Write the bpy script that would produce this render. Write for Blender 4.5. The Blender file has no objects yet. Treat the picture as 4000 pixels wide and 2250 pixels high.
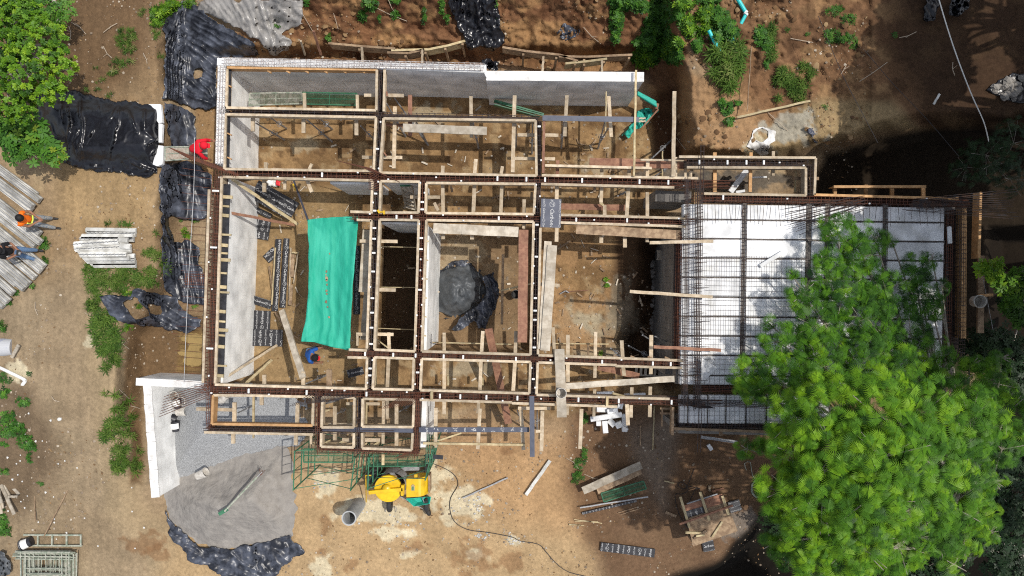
import bpy, math, random, numpy as np
from mathutils import Vector, Matrix
from mathutils.geometry import delaunay_2d_cdt
random.seed(7); rng = np.random.default_rng(7)
sc = bpy.context.scene; COL = sc.collection
HC = 24.0; K = 0.745/2000.0
# ---------------------------------------------------------------- camera, sky, sun, exposure
cd = bpy.data.cameras.new("camera"); cam = bpy.data.objects.new("camera", cd); COL.objects.link(cam)
cam.location = (0, 0, HC); cam.rotation_euler = (0, 0, 0)
cd.sensor_width = 36; cd.lens = 36/(2*0.745); cd.clip_end = 500; cd.clip_start = .1
sc.camera = cam
SUN_EL = math.radians(64.5); SHX, SHY = -0.46, -0.10       # shadow offset per metre of height
w = bpy.data.worlds.new("World"); sc.world = w; w.use_nodes = True
nt = w.node_tree; bg = nt.nodes["Background"]
sky = nt.nodes.new("ShaderNodeTexSky"); sky.sky_type = 'NISHITA'; sky.sun_disc = False
sky.sun_elevation = SUN_EL; sky.sun_rotation = math.atan2(-SHX, -SHY)
sky.air_density = 1.0; sky.dust_density = 2.0; sky.ozone_density = 1.0
hs = nt.nodes.new('ShaderNodeHueSaturation'); hs.inputs['Saturation'].default_value = .5; nt.links.new(sky.outputs[0], hs.inputs['Color']); nt.links.new(hs.outputs[0], bg.inputs[0]); bg.inputs[1].default_value = 0.15
sd_ = bpy.data.lights.new("sun", 'SUN'); sd_.energy = 3.1; sd_.angle = math.radians(.6); sd_.color = (1, .95, .87)
sun = bpy.data.objects.new("sun", sd_); COL.objects.link(sun); sun.location = (10, 3, 30)
sun.rotation_euler = Vector((SHX, SHY, -1)).to_track_quat('-Z', 'Y').to_euler()
sc.view_settings.view_transform = 'Standard'; sc.view_settings.look = 'None'; sc.view_settings.gamma = 1
sc.view_settings.exposure = 0.16
sc.render.engine = 'CYCLES'
sc.cycles.filter_width = 1.1; sc.cycles.use_denoising = False; sc.cycles.sample_clamp_indirect = 4; sc.cycles.max_bounces = 8; sc.cycles.diffuse_bounces = 6; sc.cycles.transparent_max_bounces = 8
# ---------------------------------------------------------------- pixel -> place
def P(px, py, z=0.0):
    f = K*(HC-z); return Vector(((px-2000)*f, (1125-py)*f, z))
RX = {'1': 0, '2': 1000, '3': 2000, '4': 3000}; RY = {'a': 0, 'b': 750, 'c': 1500}
def R(c, x, y): return (RX[c[1]]+x/1.932, RY[c[0]]+y/1.932)
def W(c, x, y, z=0.0): return P(*R(c, x, y), z)
def wm(zw, z): return zw/1.932*K*(HC-z)
def lin(h):
    v = [int(h[i:i+2], 16)/255 for i in (0, 2, 4)]
    return tuple(c/12.92 if c < .04045 else ((c+.055)/1.055)**2.4 for c in v)
# ---------------------------------------------------------------- noise
_rt = rng.random(65536); _pm = rng.permutation(65536)
def vnoise(x, y, s=0):
    x = np.asarray(x, float)+s*17.31; y = np.asarray(y, float)+s*9.73
    ix = np.floor(x).astype(np.int64); iy = np.floor(y).astype(np.int64); fx = x-ix; fy = y-iy
    fx = fx*fx*(3-2*fx); fy = fy*fy*(3-2*fy)
    def h(a, b): return _rt[_pm[(a*7919+b*104729+s*31337) & 65535]]
    return (h(ix, iy)*(1-fx)+h(ix+1, iy)*fx)*(1-fy)+(h(ix, iy+1)*(1-fx)+h(ix+1, iy+1)*fx)*fy
def fbm(x, y, o=4, s=0):
    t = 0; a = .5; n = 0
    for i in range(o):
        t = t+a*vnoise(x, y, s+i); n += a; a *= .5; x = np.asarray(x)*2.03; y = np.asarray(y)*2.03
    return t/n
def sstep(a, b, x):
    t = np.clip((x-a)/(b-a), 0, 1); return t*t*(3-2*t)
def sdist(px, py, poly):                   # signed distance, positive inside
    px = np.asarray(px, float); py = np.asarray(py, float)
    d = np.full(px.shape, 1e18); ins = np.zeros(px.shape, bool); n = len(poly)
    for i in range(n):
        ax, ay = poly[i]; bx, by = poly[(i+1) % n]; ex, ey = bx-ax, by-ay; L = ex*ex+ey*ey+1e-9
        t = np.clip(((px-ax)*ex+(py-ay)*ey)/L, 0, 1); dx = px-ax-t*ex; dy = py-ay-t*ey
        d = np.minimum(d, dx*dx+dy*dy)
        if ay != by:
            c = ((ay > py) != (by > py)) & (px < (bx-ax)*(py-ay)/(by-ay)+ax); ins ^= c
    d = np.sqrt(d); return np.where(ins, d, -d)
# ---------------------------------------------------------------- objects
WL = {}
def props(o, label=None, cat=None, group=None, kind=None):
    if label: o['label'] = label
    if cat: o['category'] = cat
    if group: o['group'] = group
    if kind: o['kind'] = kind
    return o
def thing(name, label, cat, loc, group=None, kind=None):
    o = bpy.data.objects.new(name, None); COL.objects.link(o); o.location = loc; o.empty_display_size = .2
    WL[o] = Vector(loc); return props(o, label, cat, group, kind)
def link_mesh(name, vs, fs, mat, parent=None, smooth=False, tint=None, col=None):
    vs = np.asarray(vs, float).reshape(-1, 3)
    if parent is not None: org = WL[parent]
    else:
        org = Vector((float(vs[:, 0].mean()), float(vs[:, 1].mean()), float(vs[:, 2].min())))
    me = bpy.data.meshes.new(name)
    vv = vs-np.array(org)
    if isinstance(fs, np.ndarray):
        n, k = fs.shape
        me.vertices.add(len(vv)); me.vertices.foreach_set('co', vv.astype(np.float32).ravel())
        me.loops.add(n*k); me.loops.foreach_set('vertex_index', fs.astype(np.int32).ravel())
        me.polygons.add(n); me.polygons.foreach_set('loop_start', np.arange(0, n*k, k, dtype=np.int32))
        me.update(calc_edges=True); me.validate()
    else:
        me.from_pydata([tuple(v) for v in vv], [], fs); me.update()
    if smooth: me.polygons.foreach_set('use_smooth', [True]*len(me.polygons))
    if tint is not None:
        a = me.attributes.new('tint', 'FLOAT', 'POINT'); a.data.foreach_set('value', np.asarray(tint, np.float32))
    if col is not None:
        a = me.color_attributes.new('soil', 'FLOAT_COLOR', 'POINT')
        c4 = np.ones((len(vv), 4), np.float32); c4[:, :3] = col; a.data.foreach_set('color', c4.ravel())
    for m in (mat if isinstance(mat, (list, tuple)) else [mat]): me.materials.append(m)
    o = bpy.data.objects.new(name, me); COL.objects.link(o)
    if parent is not None: o.parent = parent
    else: o.location = org
    WL[o] = org.copy() if hasattr(org, 'copy') else Vector(org)
    return o
class MB:
    def __init__(s): s.v = []; s.f = []
    def add(s, vs, fs):
        n = len(s.v); s.v += [tuple(v) for v in vs]; s.f += [tuple(i+n for i in f) for f in fs]
    def bar(s, a, b, w, h):                # a, b on the top centre line
        a = Vector(a); b = Vector(b); d = (b-a)
        if d.length < 1e-6: return s
        d.normalize(); up = Vector((0, 0, 1))
        if abs(d.z) > .97: up = Vector((0, 1, 0))
        r = d.cross(up).normalized()*(w/2); u = r.cross(d).normalized()*h
        s.add([a-r, a+r, b+r, b-r, a-r-u, a+r-u, b+r-u, b-r-u],
              [(0, 1, 2, 3), (7, 6, 5, 4), (0, 4, 5, 1), (1, 5, 6, 2), (2, 6, 7, 3), (3, 7, 4, 0)]); return s
    def tube(s, a, b, r, r2=None, n=6, cap=True):
        a = Vector(a); b = Vector(b); d = (b-a); r2 = r if r2 is None else r2
        if d.length < 1e-6: return s
        d.normalize(); up = Vector((0, 0, 1)) if abs(d.z) < .9 else Vector((1, 0, 0))
        x = d.cross(up).normalized(); y = d.cross(x)
        vs = []
        for p, q in ((a, r), (b, r2)):
            for i in range(n):
                t = 2*math.pi*i/n; vs.append(p+x*math.cos(t)*q+y*math.sin(t)*q)
        fs = [(i, (i+1) % n, n+(i+1) % n, n+i) for i in range(n)]
        if cap: fs += [tuple(range(n-1, -1, -1)), tuple(range(n, 2*n))]
        s.add(vs, fs); return s
    def path(s, pts, r, n=6):
        for a, b in zip(pts, pts[1:]): s.tube(a, b, r, n=n)
        return s
    def prism(s, top, h):                  # top: list of points, extruded down h
        n = len(top); t = [Vector(p) for p in top]; b = [p-Vector((0, 0, h)) for p in t]
        ar = sum(t[i].x*t[(i+1) % n].y-t[(i+1) % n].x*t[i].y for i in range(n))
        if ar < 0: t.reverse(); b.reverse()
        s.add(t+b, [tuple(range(n)), tuple(range(2*n-1, n-1, -1))]+[(i, n+i, n+(i+1) % n, (i+1) % n) for i in range(n)]); return s
    def lathe(s, prof, c, n=20, axis=Vector((0, 0, 1))):
        c = Vector(c); q = Vector((0, 0, 1)).rotation_difference(Vector(axis).normalized())
        vs = []
        for r, z in prof:
            for i in range(n):
                t = 2*math.pi*i/n; vs.append(c+q @ Vector((r*math.cos(t), r*math.sin(t), z)))
        fs = []
        for j in range(len(prof)-1):
            for i in range(n): fs.append((j*n+i, j*n+(i+1) % n, (j+1)*n+(i+1) % n, (j+1)*n+i))
        s.add(vs, fs); return s
    def build(s, name, mat, parent=None, bevel=0, smooth=False):
        o = link_mesh(name, s.v, s.f, mat, parent, smooth)
        if bevel:
            m = o.modifiers.new('b', 'BEVEL'); m.width = bevel; m.segments = 1; m.limit_method = 'ANGLE'
        return o
def solo(mb, name, label, cat, mat, group=None, bevel=0, smooth=False, kind=None):
    return props(mb.build(name, mat, None, bevel, smooth), label, cat, group, kind)
# ---------------------------------------------------------------- materials
def mat(name, col, rough=.8, col2=None, scale=5, spec=.3, metal=0, bump=0, bscale=30, bdist=.02, lo=.4, hi=.6, detail=4, tintamt=None, trans=0, stretch=None):
    m = bpy.data.materials.new(name); m.use_nodes = True; n = m.node_tree; N = n.nodes; L = n.links
    b = N["Principled BSDF"]; b.inputs["Roughness"].default_value = rough; b.inputs["Metallic"].default_value = metal
    b.inputs["Specular IOR Level"].default_value = spec
    geo = N.new("ShaderNodeNewGeometry"); pos = geo.outputs["Position"]
    if stretch:
        mp = N.new("ShaderNodeMapping"); mp.inputs["Scale"].default_value = stretch; L.new(pos, mp.inputs[0]); pos = mp.outputs[0]
    c = None
    if col2 is not None:
        t = N.new("ShaderNodeTexNoise"); t.inputs["Scale"].default_value = scale; t.inputs["Detail"].default_value = detail
        t.inputs["Roughness"].default_value = .6
        L.new(pos, t.inputs["Vector"])
        r = N.new("ShaderNodeValToRGB"); r.color_ramp.elements[0].position = lo; r.color_ramp.elements[1].position = hi
        r.color_ramp.elements[0].color = (*col, 1); r.color_ramp.elements[1].color = (*col2, 1)
        L.new(t.outputs["Fac"], r.inputs[0]); c = r.outputs[0]; L.new(c, b.inputs["Base Color"])
    else: b.inputs["Base Color"].default_value = (*col, 1)
    if tintamt:
        at = N.new("ShaderNodeAttribute"); at.attribute_name = 'tint'
        r2 = N.new("ShaderNodeValToRGB"); r2.color_ramp.elements[0].color = (*tintamt[0], 1); r2.color_ramp.elements[1].color = (*tintamt[-1], 1)
        for i, q in enumerate(tintamt[1:-1]):
            e = r2.color_ramp.elements.new((i+1)/(len(tintamt)-1)); e.color = (*q, 1)
        L.new(at.outputs["Fac"], r2.inputs[0]); L.new(r2.outputs[0], b.inputs["Base Color"]); c = r2.outputs[0]
    if trans:
        tr = N.new("ShaderNodeBsdfTranslucent"); mx = N.new("ShaderNodeMixShader"); mx.inputs[0].default_value = trans
        if c: L.new(c, tr.inputs[0])
        else: tr.inputs[0].default_value = (*col, 1)
        L.new(b.outputs[0], mx.inputs[1]); L.new(tr.outputs[0], mx.inputs[2]); L.new(mx.outputs[0], N["Material Output"].inputs[0])
    if bump:
        t2 = N.new("ShaderNodeTexNoise"); t2.inputs["Scale"].default_value = bscale; t2.inputs["Detail"].default_value = 5
        L.new(pos, t2.inputs["Vector"])
        bp = N.new("ShaderNodeBump"); bp.inputs["Strength"].default_value = bump; bp.inputs["Distance"].default_value = bdist
        L.new(t2.outputs["Fac"], bp.inputs["Height"]); L.new(bp.outputs[0], b.inputs["Normal"])
    return m
M = {}
M['pine'] = mat('pine', (.60, .50, .37), .75, (.47, .37, .25), 9, bump=.2, stretch=(1, 1, 3))
M['pine2'] = mat('yellow_pine', (.55, .46, .28), .75, (.44, .34, .19), 9)
M['redwood'] = mat('red_lumber', (.36, .19, .12), .8, (.27, .13, .085), 9, bump=.2)
M['orange'] = mat('orange_lumber', (.60, .36, .17), .7, (.50, .28, .12), 9)
M['oldwood'] = mat('old_lumber', (.38, .27, .17), .85, (.24, .16, .10), 7)
M['greywood'] = mat('grey_plank', (.55, .49, .40), .85, (.42, .36, .28), 6)
M['rust'] = mat('rusty_rebar', (.15, .055, .03), .8, (.09, .04, .028), 12)
M['steel'] = mat('dark_rebar', (.065, .06, .065), .55, (.10, .06, .045), 8, metal=.4)
M['whitebar'] = mat('lime_coated_rebar', (.62, .60, .58), .8, (.32, .27, .25), 14)
M['film'] = mat('black_film_plywood', (.018, .018, .022), .35, (.035, .035, .04), 6, spec=.5)
M['bluefilm'] = mat('worn_film_plywood', (.05, .057, .085), .5, (.07, .078, .11), 6, spec=.5)
M['soffit'] = mat('soffit_board', (.05, .04, .035), .8, (.09, .06, .045), 6); M['joist'] = mat('foam_joist', (.10, .09, .085), .9, (.20, .18, .16), 9)
M['ink'] = mat('printed_lettering', (.42, .42, .42), .7)
M['inkdim'] = mat('dim_lettering', (.26, .27, .28), .7)  # lettering in a darker grey than the plain ink
M['white'] = mat('white_plastic', (.72, .72, .70), .5)
M['foam'] = mat('white_foam', (.88, .89, .90), .7, (.76, .76, .73), 2.6, lo=.5, hi=.72)
M['lime'] = mat('lime_render', (.76, .75, .73), .9, (.62, .60, .56), 7, bump=.4, lo=.5, hi=.75)
M['green'] = mat('green_steel', (.04, .16, .085), .5, (.07, .21, .12), 9)
M['yellow'] = mat('yellow_paint', (.78, .50, .015), .35, (.66, .38, .012), 5, spec=.5, lo=.5, hi=.8)
M['teal'] = mat('teal_cloth', (.012, .34, .225), .65, (.05, .48, .34), 1.1, spec=.3, trans=.15, lo=.35, hi=.7, detail=7, bump=.5, bscale=3, bdist=.05, stretch=(3, .6, 1))
M['tealnet'] = mat('teal_net', (.02, .42, .32), .6, (.03, .3, .24), 20)
M['teal_pipe'] = mat('teal_pipe', (.03, .50, .50), .4)
M['skin'] = mat('skin', (.26, .13, .08), .6)
M['cable'] = mat('black_cable', (.03, .028, .03), .6)
M['darkgrey'] = mat('dark_rubber', (.03, .03, .03), .6)
M['galv'] = mat('galvanised_steel', (.36, .37, .38), .5, (.26, .26, .27), 10, metal=.4)
M['frame'] = mat('weathered_scaffold', (.40, .40, .34), .6, (.22, .26, .20), 9)
M['conc'] = mat('grey_concrete', (.40, .41, .41), .8, (.30, .31, .31), 3, bump=.2)
M['beam'] = mat('pale_concrete', (.74, .74, .71), .85, (.55, .54, .50), 4, bump=.4)
M['beamold'] = mat('weathered_concrete', (.36, .35, .32), .9, (.56, .55, .52), 2.2, bump=.4)
def wall_mat(name, c1, c2, cm, bw=.8, bh=.4):
    m = bpy.data.materials.new(name); m.use_nodes = True; N = m.node_tree.nodes; L = m.node_tree.links; b = N["Principled BSDF"]
    b.inputs["Roughness"].default_value = .85; b.inputs["Specular IOR Level"].default_value = .2
    g = N.new("ShaderNodeNewGeometry"); s = N.new("ShaderNodeSeparateXYZ"); L.new(g.outputs["Position"], s.inputs[0])
    ad = N.new("ShaderNodeMath"); L.new(s.outputs[0], ad.inputs[0]); L.new(s.outputs[1], ad.inputs[1])
    cb = N.new("ShaderNodeCombineXYZ"); L.new(ad.outputs[0], cb.inputs[0]); L.new(s.outputs[2], cb.inputs[1])
    br = N.new("ShaderNodeTexBrick"); L.new(cb.outputs[0], br.inputs["Vector"]); br.inputs["Scale"].default_value = 1
    br.inputs["Brick Width"].default_value = bw; br.inputs["Row Height"].default_value = bh; br.inputs["Mortar Size"].default_value = .016
    br.inputs["Mortar Smooth"].default_value = .4
    br.inputs["Color1"].default_value = (*c1, 1); br.inputs["Color2"].default_value = (*c2, 1); br.inputs["Mortar"].default_value = (*cm, 1)
    n = N.new("ShaderNodeTexNoise"); n.inputs["Scale"].default_value = 1.7; n.inputs["Detail"].default_value = 6; L.new(g.outputs["Position"], n.inputs["Vector"])
    r = N.new("ShaderNodeMapRange"); r.inputs[1].default_value = .3; r.inputs[2].default_value = .7; r.inputs[3].default_value = .72; r.inputs[4].default_value = 1.15
    L.new(n.outputs[0], r.inputs[0])
    mx = N.new("ShaderNodeMixRGB"); mx.blend_type = 'MULTIPLY'; mx.inputs[0].default_value = 1; L.new(br.outputs[0], mx.inputs[1]); L.new(r.outputs[0], mx.inputs[2])
    L.new(mx.outputs[0], b.inputs["Base Color"]); return m
M['wallgrey'] = wall_mat('poured_block_wall', (.80, .81, .81), (.74, .75, .75), (.58, .585, .59), 1.2, .8)
M['wallwhite'] = wall_mat('pale_block_wall', (.86, .86, .84), (.82, .82, .80), (.76, .75, .73), .8, .4)
M['wallblock'] = wall_mat('dusty_block_wall', (.30, .28, .25), (.24, .22, .20), (.16, .15, .14), .4, .2)
def plastic(name, c, dust, rough=.22, lo=.45, hi=.7, sc_=2.5, alpha=1):
    m = mat(name, c, rough, dust, sc_, spec=.5, lo=lo, hi=hi, detail=6, bump=.25, bscale=5, bdist=.03)
    if alpha < 1: m.node_tree.nodes["Principled BSDF"].inputs["Alpha"].default_value = alpha
    return m
M['plastic'] = plastic('black_plastic', (.008, .008, .011), (.016, .017, .022), .26)
M['plasticdust'] = plastic('dusty_black_plastic', (.016, .018, .025), (.10, .112, .145), .36, .42, .68)
M['plasticgrey'] = plastic('dust_grey_plastic', (.055, .062, .07), (.13, .14, .15), .5, .4, .7)
M['plasticclear'] = plastic('clear_plastic', (.30, .29, .28), (.48, .46, .43), .3, alpha=.72)
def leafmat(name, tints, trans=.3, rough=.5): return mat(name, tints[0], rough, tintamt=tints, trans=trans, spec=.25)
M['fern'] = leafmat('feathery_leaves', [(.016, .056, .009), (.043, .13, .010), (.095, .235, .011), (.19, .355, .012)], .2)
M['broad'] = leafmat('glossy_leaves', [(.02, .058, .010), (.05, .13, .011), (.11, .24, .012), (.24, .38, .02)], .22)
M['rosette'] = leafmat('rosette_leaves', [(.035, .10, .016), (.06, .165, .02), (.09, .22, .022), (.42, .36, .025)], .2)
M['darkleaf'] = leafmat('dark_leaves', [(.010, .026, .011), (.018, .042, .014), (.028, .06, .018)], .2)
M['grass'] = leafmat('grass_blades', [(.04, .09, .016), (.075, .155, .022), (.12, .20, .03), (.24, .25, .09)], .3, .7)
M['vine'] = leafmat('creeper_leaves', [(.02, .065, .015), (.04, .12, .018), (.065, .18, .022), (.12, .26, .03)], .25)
M['bark'] = mat('pale_bark', (.28, .24, .20), .9, (.40, .36, .31), 6)
M['litter'] = leafmat('dead_leaves', [(.10, .055, .028), (.19, .11, .05), (.28, .19, .10)], 0, .9)
M['pebble'] = leafmat('pebbles', [(.16, .12, .085), (.26, .205, .15), (.45, .39, .31)], 0, .9)

def vary(m, lo=.7, hi=1.15):
    N = m.node_tree.nodes; L = m.node_tree.links; b = N["Principled BSDF"]; src = b.inputs["Base Color"].links[0].from_socket
    oi = N.new("ShaderNodeObjectInfo"); mr = N.new("ShaderNodeMapRange"); mr.inputs[3].default_value = lo; mr.inputs[4].default_value = hi; L.new(oi.outputs["Random"], mr.inputs[0])
    g = N.new("ShaderNodeNewGeometry"); n = N.new("ShaderNodeTexNoise"); n.inputs["Scale"].default_value = 2.3; n.inputs["Detail"].default_value = 5; L.new(g.outputs["Position"], n.inputs["Vector"])
    m2 = N.new("ShaderNodeMapRange"); m2.inputs[1].default_value = .35; m2.inputs[2].default_value = .6; m2.inputs[3].default_value = .72; m2.inputs[4].default_value = 1.0; L.new(n.outputs[0], m2.inputs[0])
    mu = N.new("ShaderNodeMath"); mu.operation = 'MULTIPLY'; L.new(mr.outputs[0], mu.inputs[0]); L.new(m2.outputs[0], mu.inputs[1])
    mx = N.new("ShaderNodeMixRGB"); mx.blend_type = 'MULTIPLY'; mx.inputs[0].default_value = 1; L.new(src, mx.inputs[1]); L.new(mu.outputs[0], mx.inputs[2]); L.new(mx.outputs[0], b.inputs["Base Color"])
for k in ('pine', 'pine2', 'redwood', 'orange', 'oldwood', 'greywood', 'beam', 'beamold', 'foam', 'yellow', 'lime', 'green'): vary(M[k], *((.82, 1.08) if k in ('foam', 'lime', 'yellow') else (.74, 1.14)))
# ---------------------------------------------------------------- terrain
WESTP = [(-6000, -6000), (640, -6000), (650, 60), (645, 420), (650, 760), (640, 1050), (560, 1230), (505, 1300), (490, 1450), (480, 1600), (495, 1900), (560, 2200), (560, 6000), (-6000, 6000)]
BANK = [(2590, -6000), (2615, 200), (2670, 330), (2685, 600), (2900, 610), (3110, 600), (3330, 545), (3600, 470), (3900, 480), (7000, 500), (7000, -6000)]
DROP = [(3010, 1850), (2985, 1960), (2915, 2080), (2790, 2180), (2630, 2235), (2480, 2330), (2400, 2600), (2400, 7000), (8000, 7000), (8000, 880), (3850, 880), (3840, 1480), (3350, 1720), (3120, 1760)]
EAST = [(3200, 605), (3330, 565), (3600, 492), (3850, 495), (8000, 500), (8000, 2000), (3850, 1450), (3150, 780)]
PIT1 = [(1500, 860), (1650, 860), (1640, 1375), (1480, 1375)]
PIT2 = [(1690, 885), (2090, 890), (2075, 1375), (1680, 1370)]
PIT3 = [(2500, 930), (2665, 930), (2665, 1480), (2570, 1480), (2450, 1400), (2400, 1330), (2500, 1200)]
YEXC = 275
def gz0(px, py):
    px = np.asarray(px, float); py = np.asarray(py, float)
    z = np.zeros(np.broadcast(px, py).shape)
    wv = sstep(-85, 50, sdist(px, py, WESTP)+50*(fbm(px/90, py/90, 3, 15)-.5)); wh = 1.4*(1-sstep(1500, 2150, py))+.12
    z = z+wv*wh
    xw = sstep(520, 1150, px)*(1-sstep(2480, 2640, px))
    edge = 222-14*vnoise(px/120, px*0, 3)
    nb = sstep(0, 420, edge-py)
    z = z+nb*xw*(2.0-1.0*sstep(1500, 600, px)*wv)+sstep(-10, 45, edge-py)*xw*1.0
    bk = sstep(-50, 40, sdist(px, py, BANK)+22*(vnoise(px/60, py/60, 5)-.5)); z = np.maximum(z, bk*(2.3+.6*sstep(500, -200, py)))
    z = z-.0*bk
    dr = sstep(-6, 70, sdist(px, py, DROP)); z = z-dr*3.2
    z = z-.5*sstep(0, 60, sdist(px, py, EAST))
    z = z-1.1*sstep(-8, 12, sdist(px, py, PIT1))-.95*sstep(-10, 20, sdist(px, py, PIT2))-1.3*sstep(-20, 70, sdist(px, py, PIT3)+20*(vnoise(px/40, py/40, 8)-.5))
    return z
def gz(px, py):
    z = gz0(px, py); px = np.asarray(px, float); py = np.asarray(py, float)
    xw = sstep(900, 1150, px)*(1-sstep(2900, 3300, px))
    cl = sstep(330, 220, py)*xw
    cl = np.maximum(cl, .5*sstep(-60, 40, sdist(px, py, BANK))*(px < 3400))
    n1 = fbm(px/46, py/46, 4, 1)-.5; n2 = fbm(px/170, py/170, 3, 20)-.5; n3 = np.abs(fbm(px/26, py/26, 3, 31)-.5)
    return z+n1*(.05+.42*cl)+n2*(.12+.3*cl)-n3*(.03+.5*cl)
def GP(px, py, dz=0): z = float(gz(px, py)); return P(px, py, z+dz)
def axis(a, b, st, lo, hi):
    mid = list(np.arange(a, b+1, st)); out = mid; s = st; x = a
    left = []
    while x > lo: s *= 1.35; x -= s; left.append(x)
    s = st; x = mid[-1]; right = []
    while x < hi: s *= 1.35; x += s; right.append(x)
    return np.array(left[::-1]+mid+right)
gx = axis(-80, 4080, 7, -5200, 9200); gy = axis(-80, 2330, 7, -5200, 7400)
GX, GY = np.meshgrid(gx, gy)
Zt = gz(GX, GY); f = K*(HC-Zt)
TV = np.stack([(GX-2000)*f, (1125-GY)*f, Zt], -1).reshape(-1, 3)
ny, nx = GX.shape; idx = np.arange(nx*ny).reshape(ny, nx)
TF = np.stack([idx[:-1, :-1], idx[1:, :-1], idx[1:, 1:], idx[:-1, 1:]], -1).reshape(-1, 4)
C = np.empty(GX.shape+(3,)); C[:] = lin('a5896a')
wx = GX+60*(fbm(GX/150, GY/150, 3, 41)-.5); wy = GY+60*(fbm(GX/150, GY/150, 3, 47)-.5)
def blend(mask, hexc, amt=1.0):
    global C
    m = np.clip(mask*amt, 0, 1)[..., None]; C = C*(1-m)+np.array(lin(hexc))*m
def pol(poly, soft=40): return sstep(-soft, soft, sdist(wx, wy, poly))
def blob(x, y, rx, ry, rag=.5, s=0):
    d = np.sqrt(((wx-x)/rx)**2+((wy-y)/ry)**2)+rag*(fbm(GX/28, GY/28, 4, 60+s)-.5)*2
    return sstep(1.15, .75, d)
n = fbm(GX/260, GY/260, 4, 70); blend(sstep(.45, .65, n), '8f6f4c', .6); blend(sstep(.55, .42, n)*sstep(.5, .7, fbm(GX/90, GY/90, 4, 75)), 'b49a76', .7)
# west track: greyer, stonier
blend(pol([(-400, 1050), (420, 1050), (560, 1500), (560, 2000), (700, 2400), (-400, 2400)], 120), 'a08a6e', .7)
blend(pol([(-400, 1480), (130, 1500), (260, 1800), (120, 2000), (-400, 2000)], 60), '6a5440', .7)
blend(pol([(150, 300), (620, 250), (600, 420), (640, 1080), (150, 1100)], 90), 'a4845a', .4)
blend(pol([(-400, -400), (640, -400), (600, 200), (430, 420), (120, 420), (-400, 700)], 90), '6f5338', .85)
blend(pol([(300, 1000), (440, 1000), (460, 1450), (560, 1950), (760, 2130), (1000, 2250), (800, 2290), (600, 2200), (420, 2000), (330, 1500)], 45), 'ae9470', .7)
blend(pol([(180, 500), (600, 560), (600, 900), (260, 900)], 60), 'b2905f', .6)
# south yard: tan, orange tinge
blend(pol([(1130, 1830), (2330, 1760), (2350, 2400), (600, 2400), (700, 1950)], 80), 'bd9a6c', .8)
blend(pol([(1700, 1700), (2330, 1650), (2360, 2100), (1900, 2000)], 90), 'b78857', .6)
# east yard brown, with the big tree's shade worked into the colour
blend(pol([(2230, 1560), (3200, 1560), (3200, 2500), (2500, 2500), (2280, 2150), (2200, 1900)], 60), '6d4d36', .85)
blend(pol([(2480, 1680), (2680, 1600), (2640, 1800), (2600, 2000), (2500, 1850)], 50), '8b8078', .5)
# north bank
nb = pol([(1080, -600), (2700, -600), (2680, 650), (2560, 600), (2520, 300), (950, 250), (940, 140)], 40)
blend(nb, '7d5130', .92); blend(nb*sstep(.5, .64, fbm(GX/110, GY/60, 4, 81)), 'a67a49', .8); blend(nb*sstep(.5, .36, fbm(GX/50, GY/50, 4, 85)), '5a3620', .7)
blend(pol([(2650, 280), (3050, 330), (3000, 600), (2650, 620)], 30), 'a57a4e', .8)
# north-east slope
ne = pol([(2700, -700), (5000, -700), (5000, 900), (3550, 500), (3100, 600), (2900, 330), (2720, 250)], 50)
blend(ne, '7e5737', .9); blend(ne*sstep(.52, .66, fbm(GX/120, GY/80, 4, 91)), 'a37c50', .7); blend(ne*sstep(.5, .4, fbm(GX/60, GY/60, 4, 95)), '573b27', .6)
blend(pol([(2900, 560), (3150, 400), (3500, 400), (3580, 500), (3300, 545), (3100, 600), (2900, 610)], 25), 'a88d62', .8)
blend(pol([(3420, -100), (5000, -100), (5000, 800), (3650, 500), (3500, 300)], 120), '3b2a1f', .85)  # corner soil darkened to carry part of the off-frame trees' shade
blend(blob(3090, 500, 110, 60, 1.3), 'a8a399', .8); blend(blob(2960, 560, 60, 40, 1.0, 2), 'cfc3a8', .7)
# floor of the excavation
fl = pol([(900, 360), (2560, 400), (2600, 650), (2680, 1600), (900, 1600)], 20)
blend(fl, 'a07a4b', .9); blend(fl*sstep(.44, .58, fbm(GX/90, GY/90, 4, 101)), '795935', .7); blend(fl*sstep(.55, .66, fbm(GX/35, GY/35, 4, 103)), '5b4028', .6); blend(fl*sstep(.56, .7, fbm(GX/40, GY/40, 4, 105)), 'b79a70', .5)
for a in ((1680, 440, 90, 35), (1890, 1100, 90, 60), (2330, 1300, 120, 90), (1840, 1440, 110, 30), (2260, 1240, 90, 60), (1160, 560, 60, 30), (2330, 665, 60, 30)):
    blend(blob(*a, 1.2), 'b3a58c', .55)
blend(pol([(1680, 880), (2080, 880), (2060, 1380), (1690, 1380)], 20), '8c6f50', .8); blend(blob(1800, 1000, 80, 90, 1.1, 3), 'b49f80', .6)
blend(pol([(2100, 920), (2380, 900), (2400, 1360), (2100, 1380)], 30)*sstep(.62, .45, fbm(GX/60, GY/60, 4, 107)), 'a47b4e', .8)
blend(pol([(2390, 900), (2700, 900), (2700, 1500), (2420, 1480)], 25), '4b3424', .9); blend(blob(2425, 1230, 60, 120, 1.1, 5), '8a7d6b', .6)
blend(pol([(1490, 860), (1650, 860), (1640, 1380), (1480, 1380)], 12), '5c4634', .95)
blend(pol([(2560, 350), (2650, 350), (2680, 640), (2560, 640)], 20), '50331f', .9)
blend(pol([(930, 740), (1400, 720), (1390, 1480), (960, 1480)], 20), 'a6875a', .6)
blend(blob(2640, 700, 160, 40, 1, 4), '6b625c', .8); blend(blob(2900, 700, 200, 50, 1, 6), '5a5654', .8)
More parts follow.
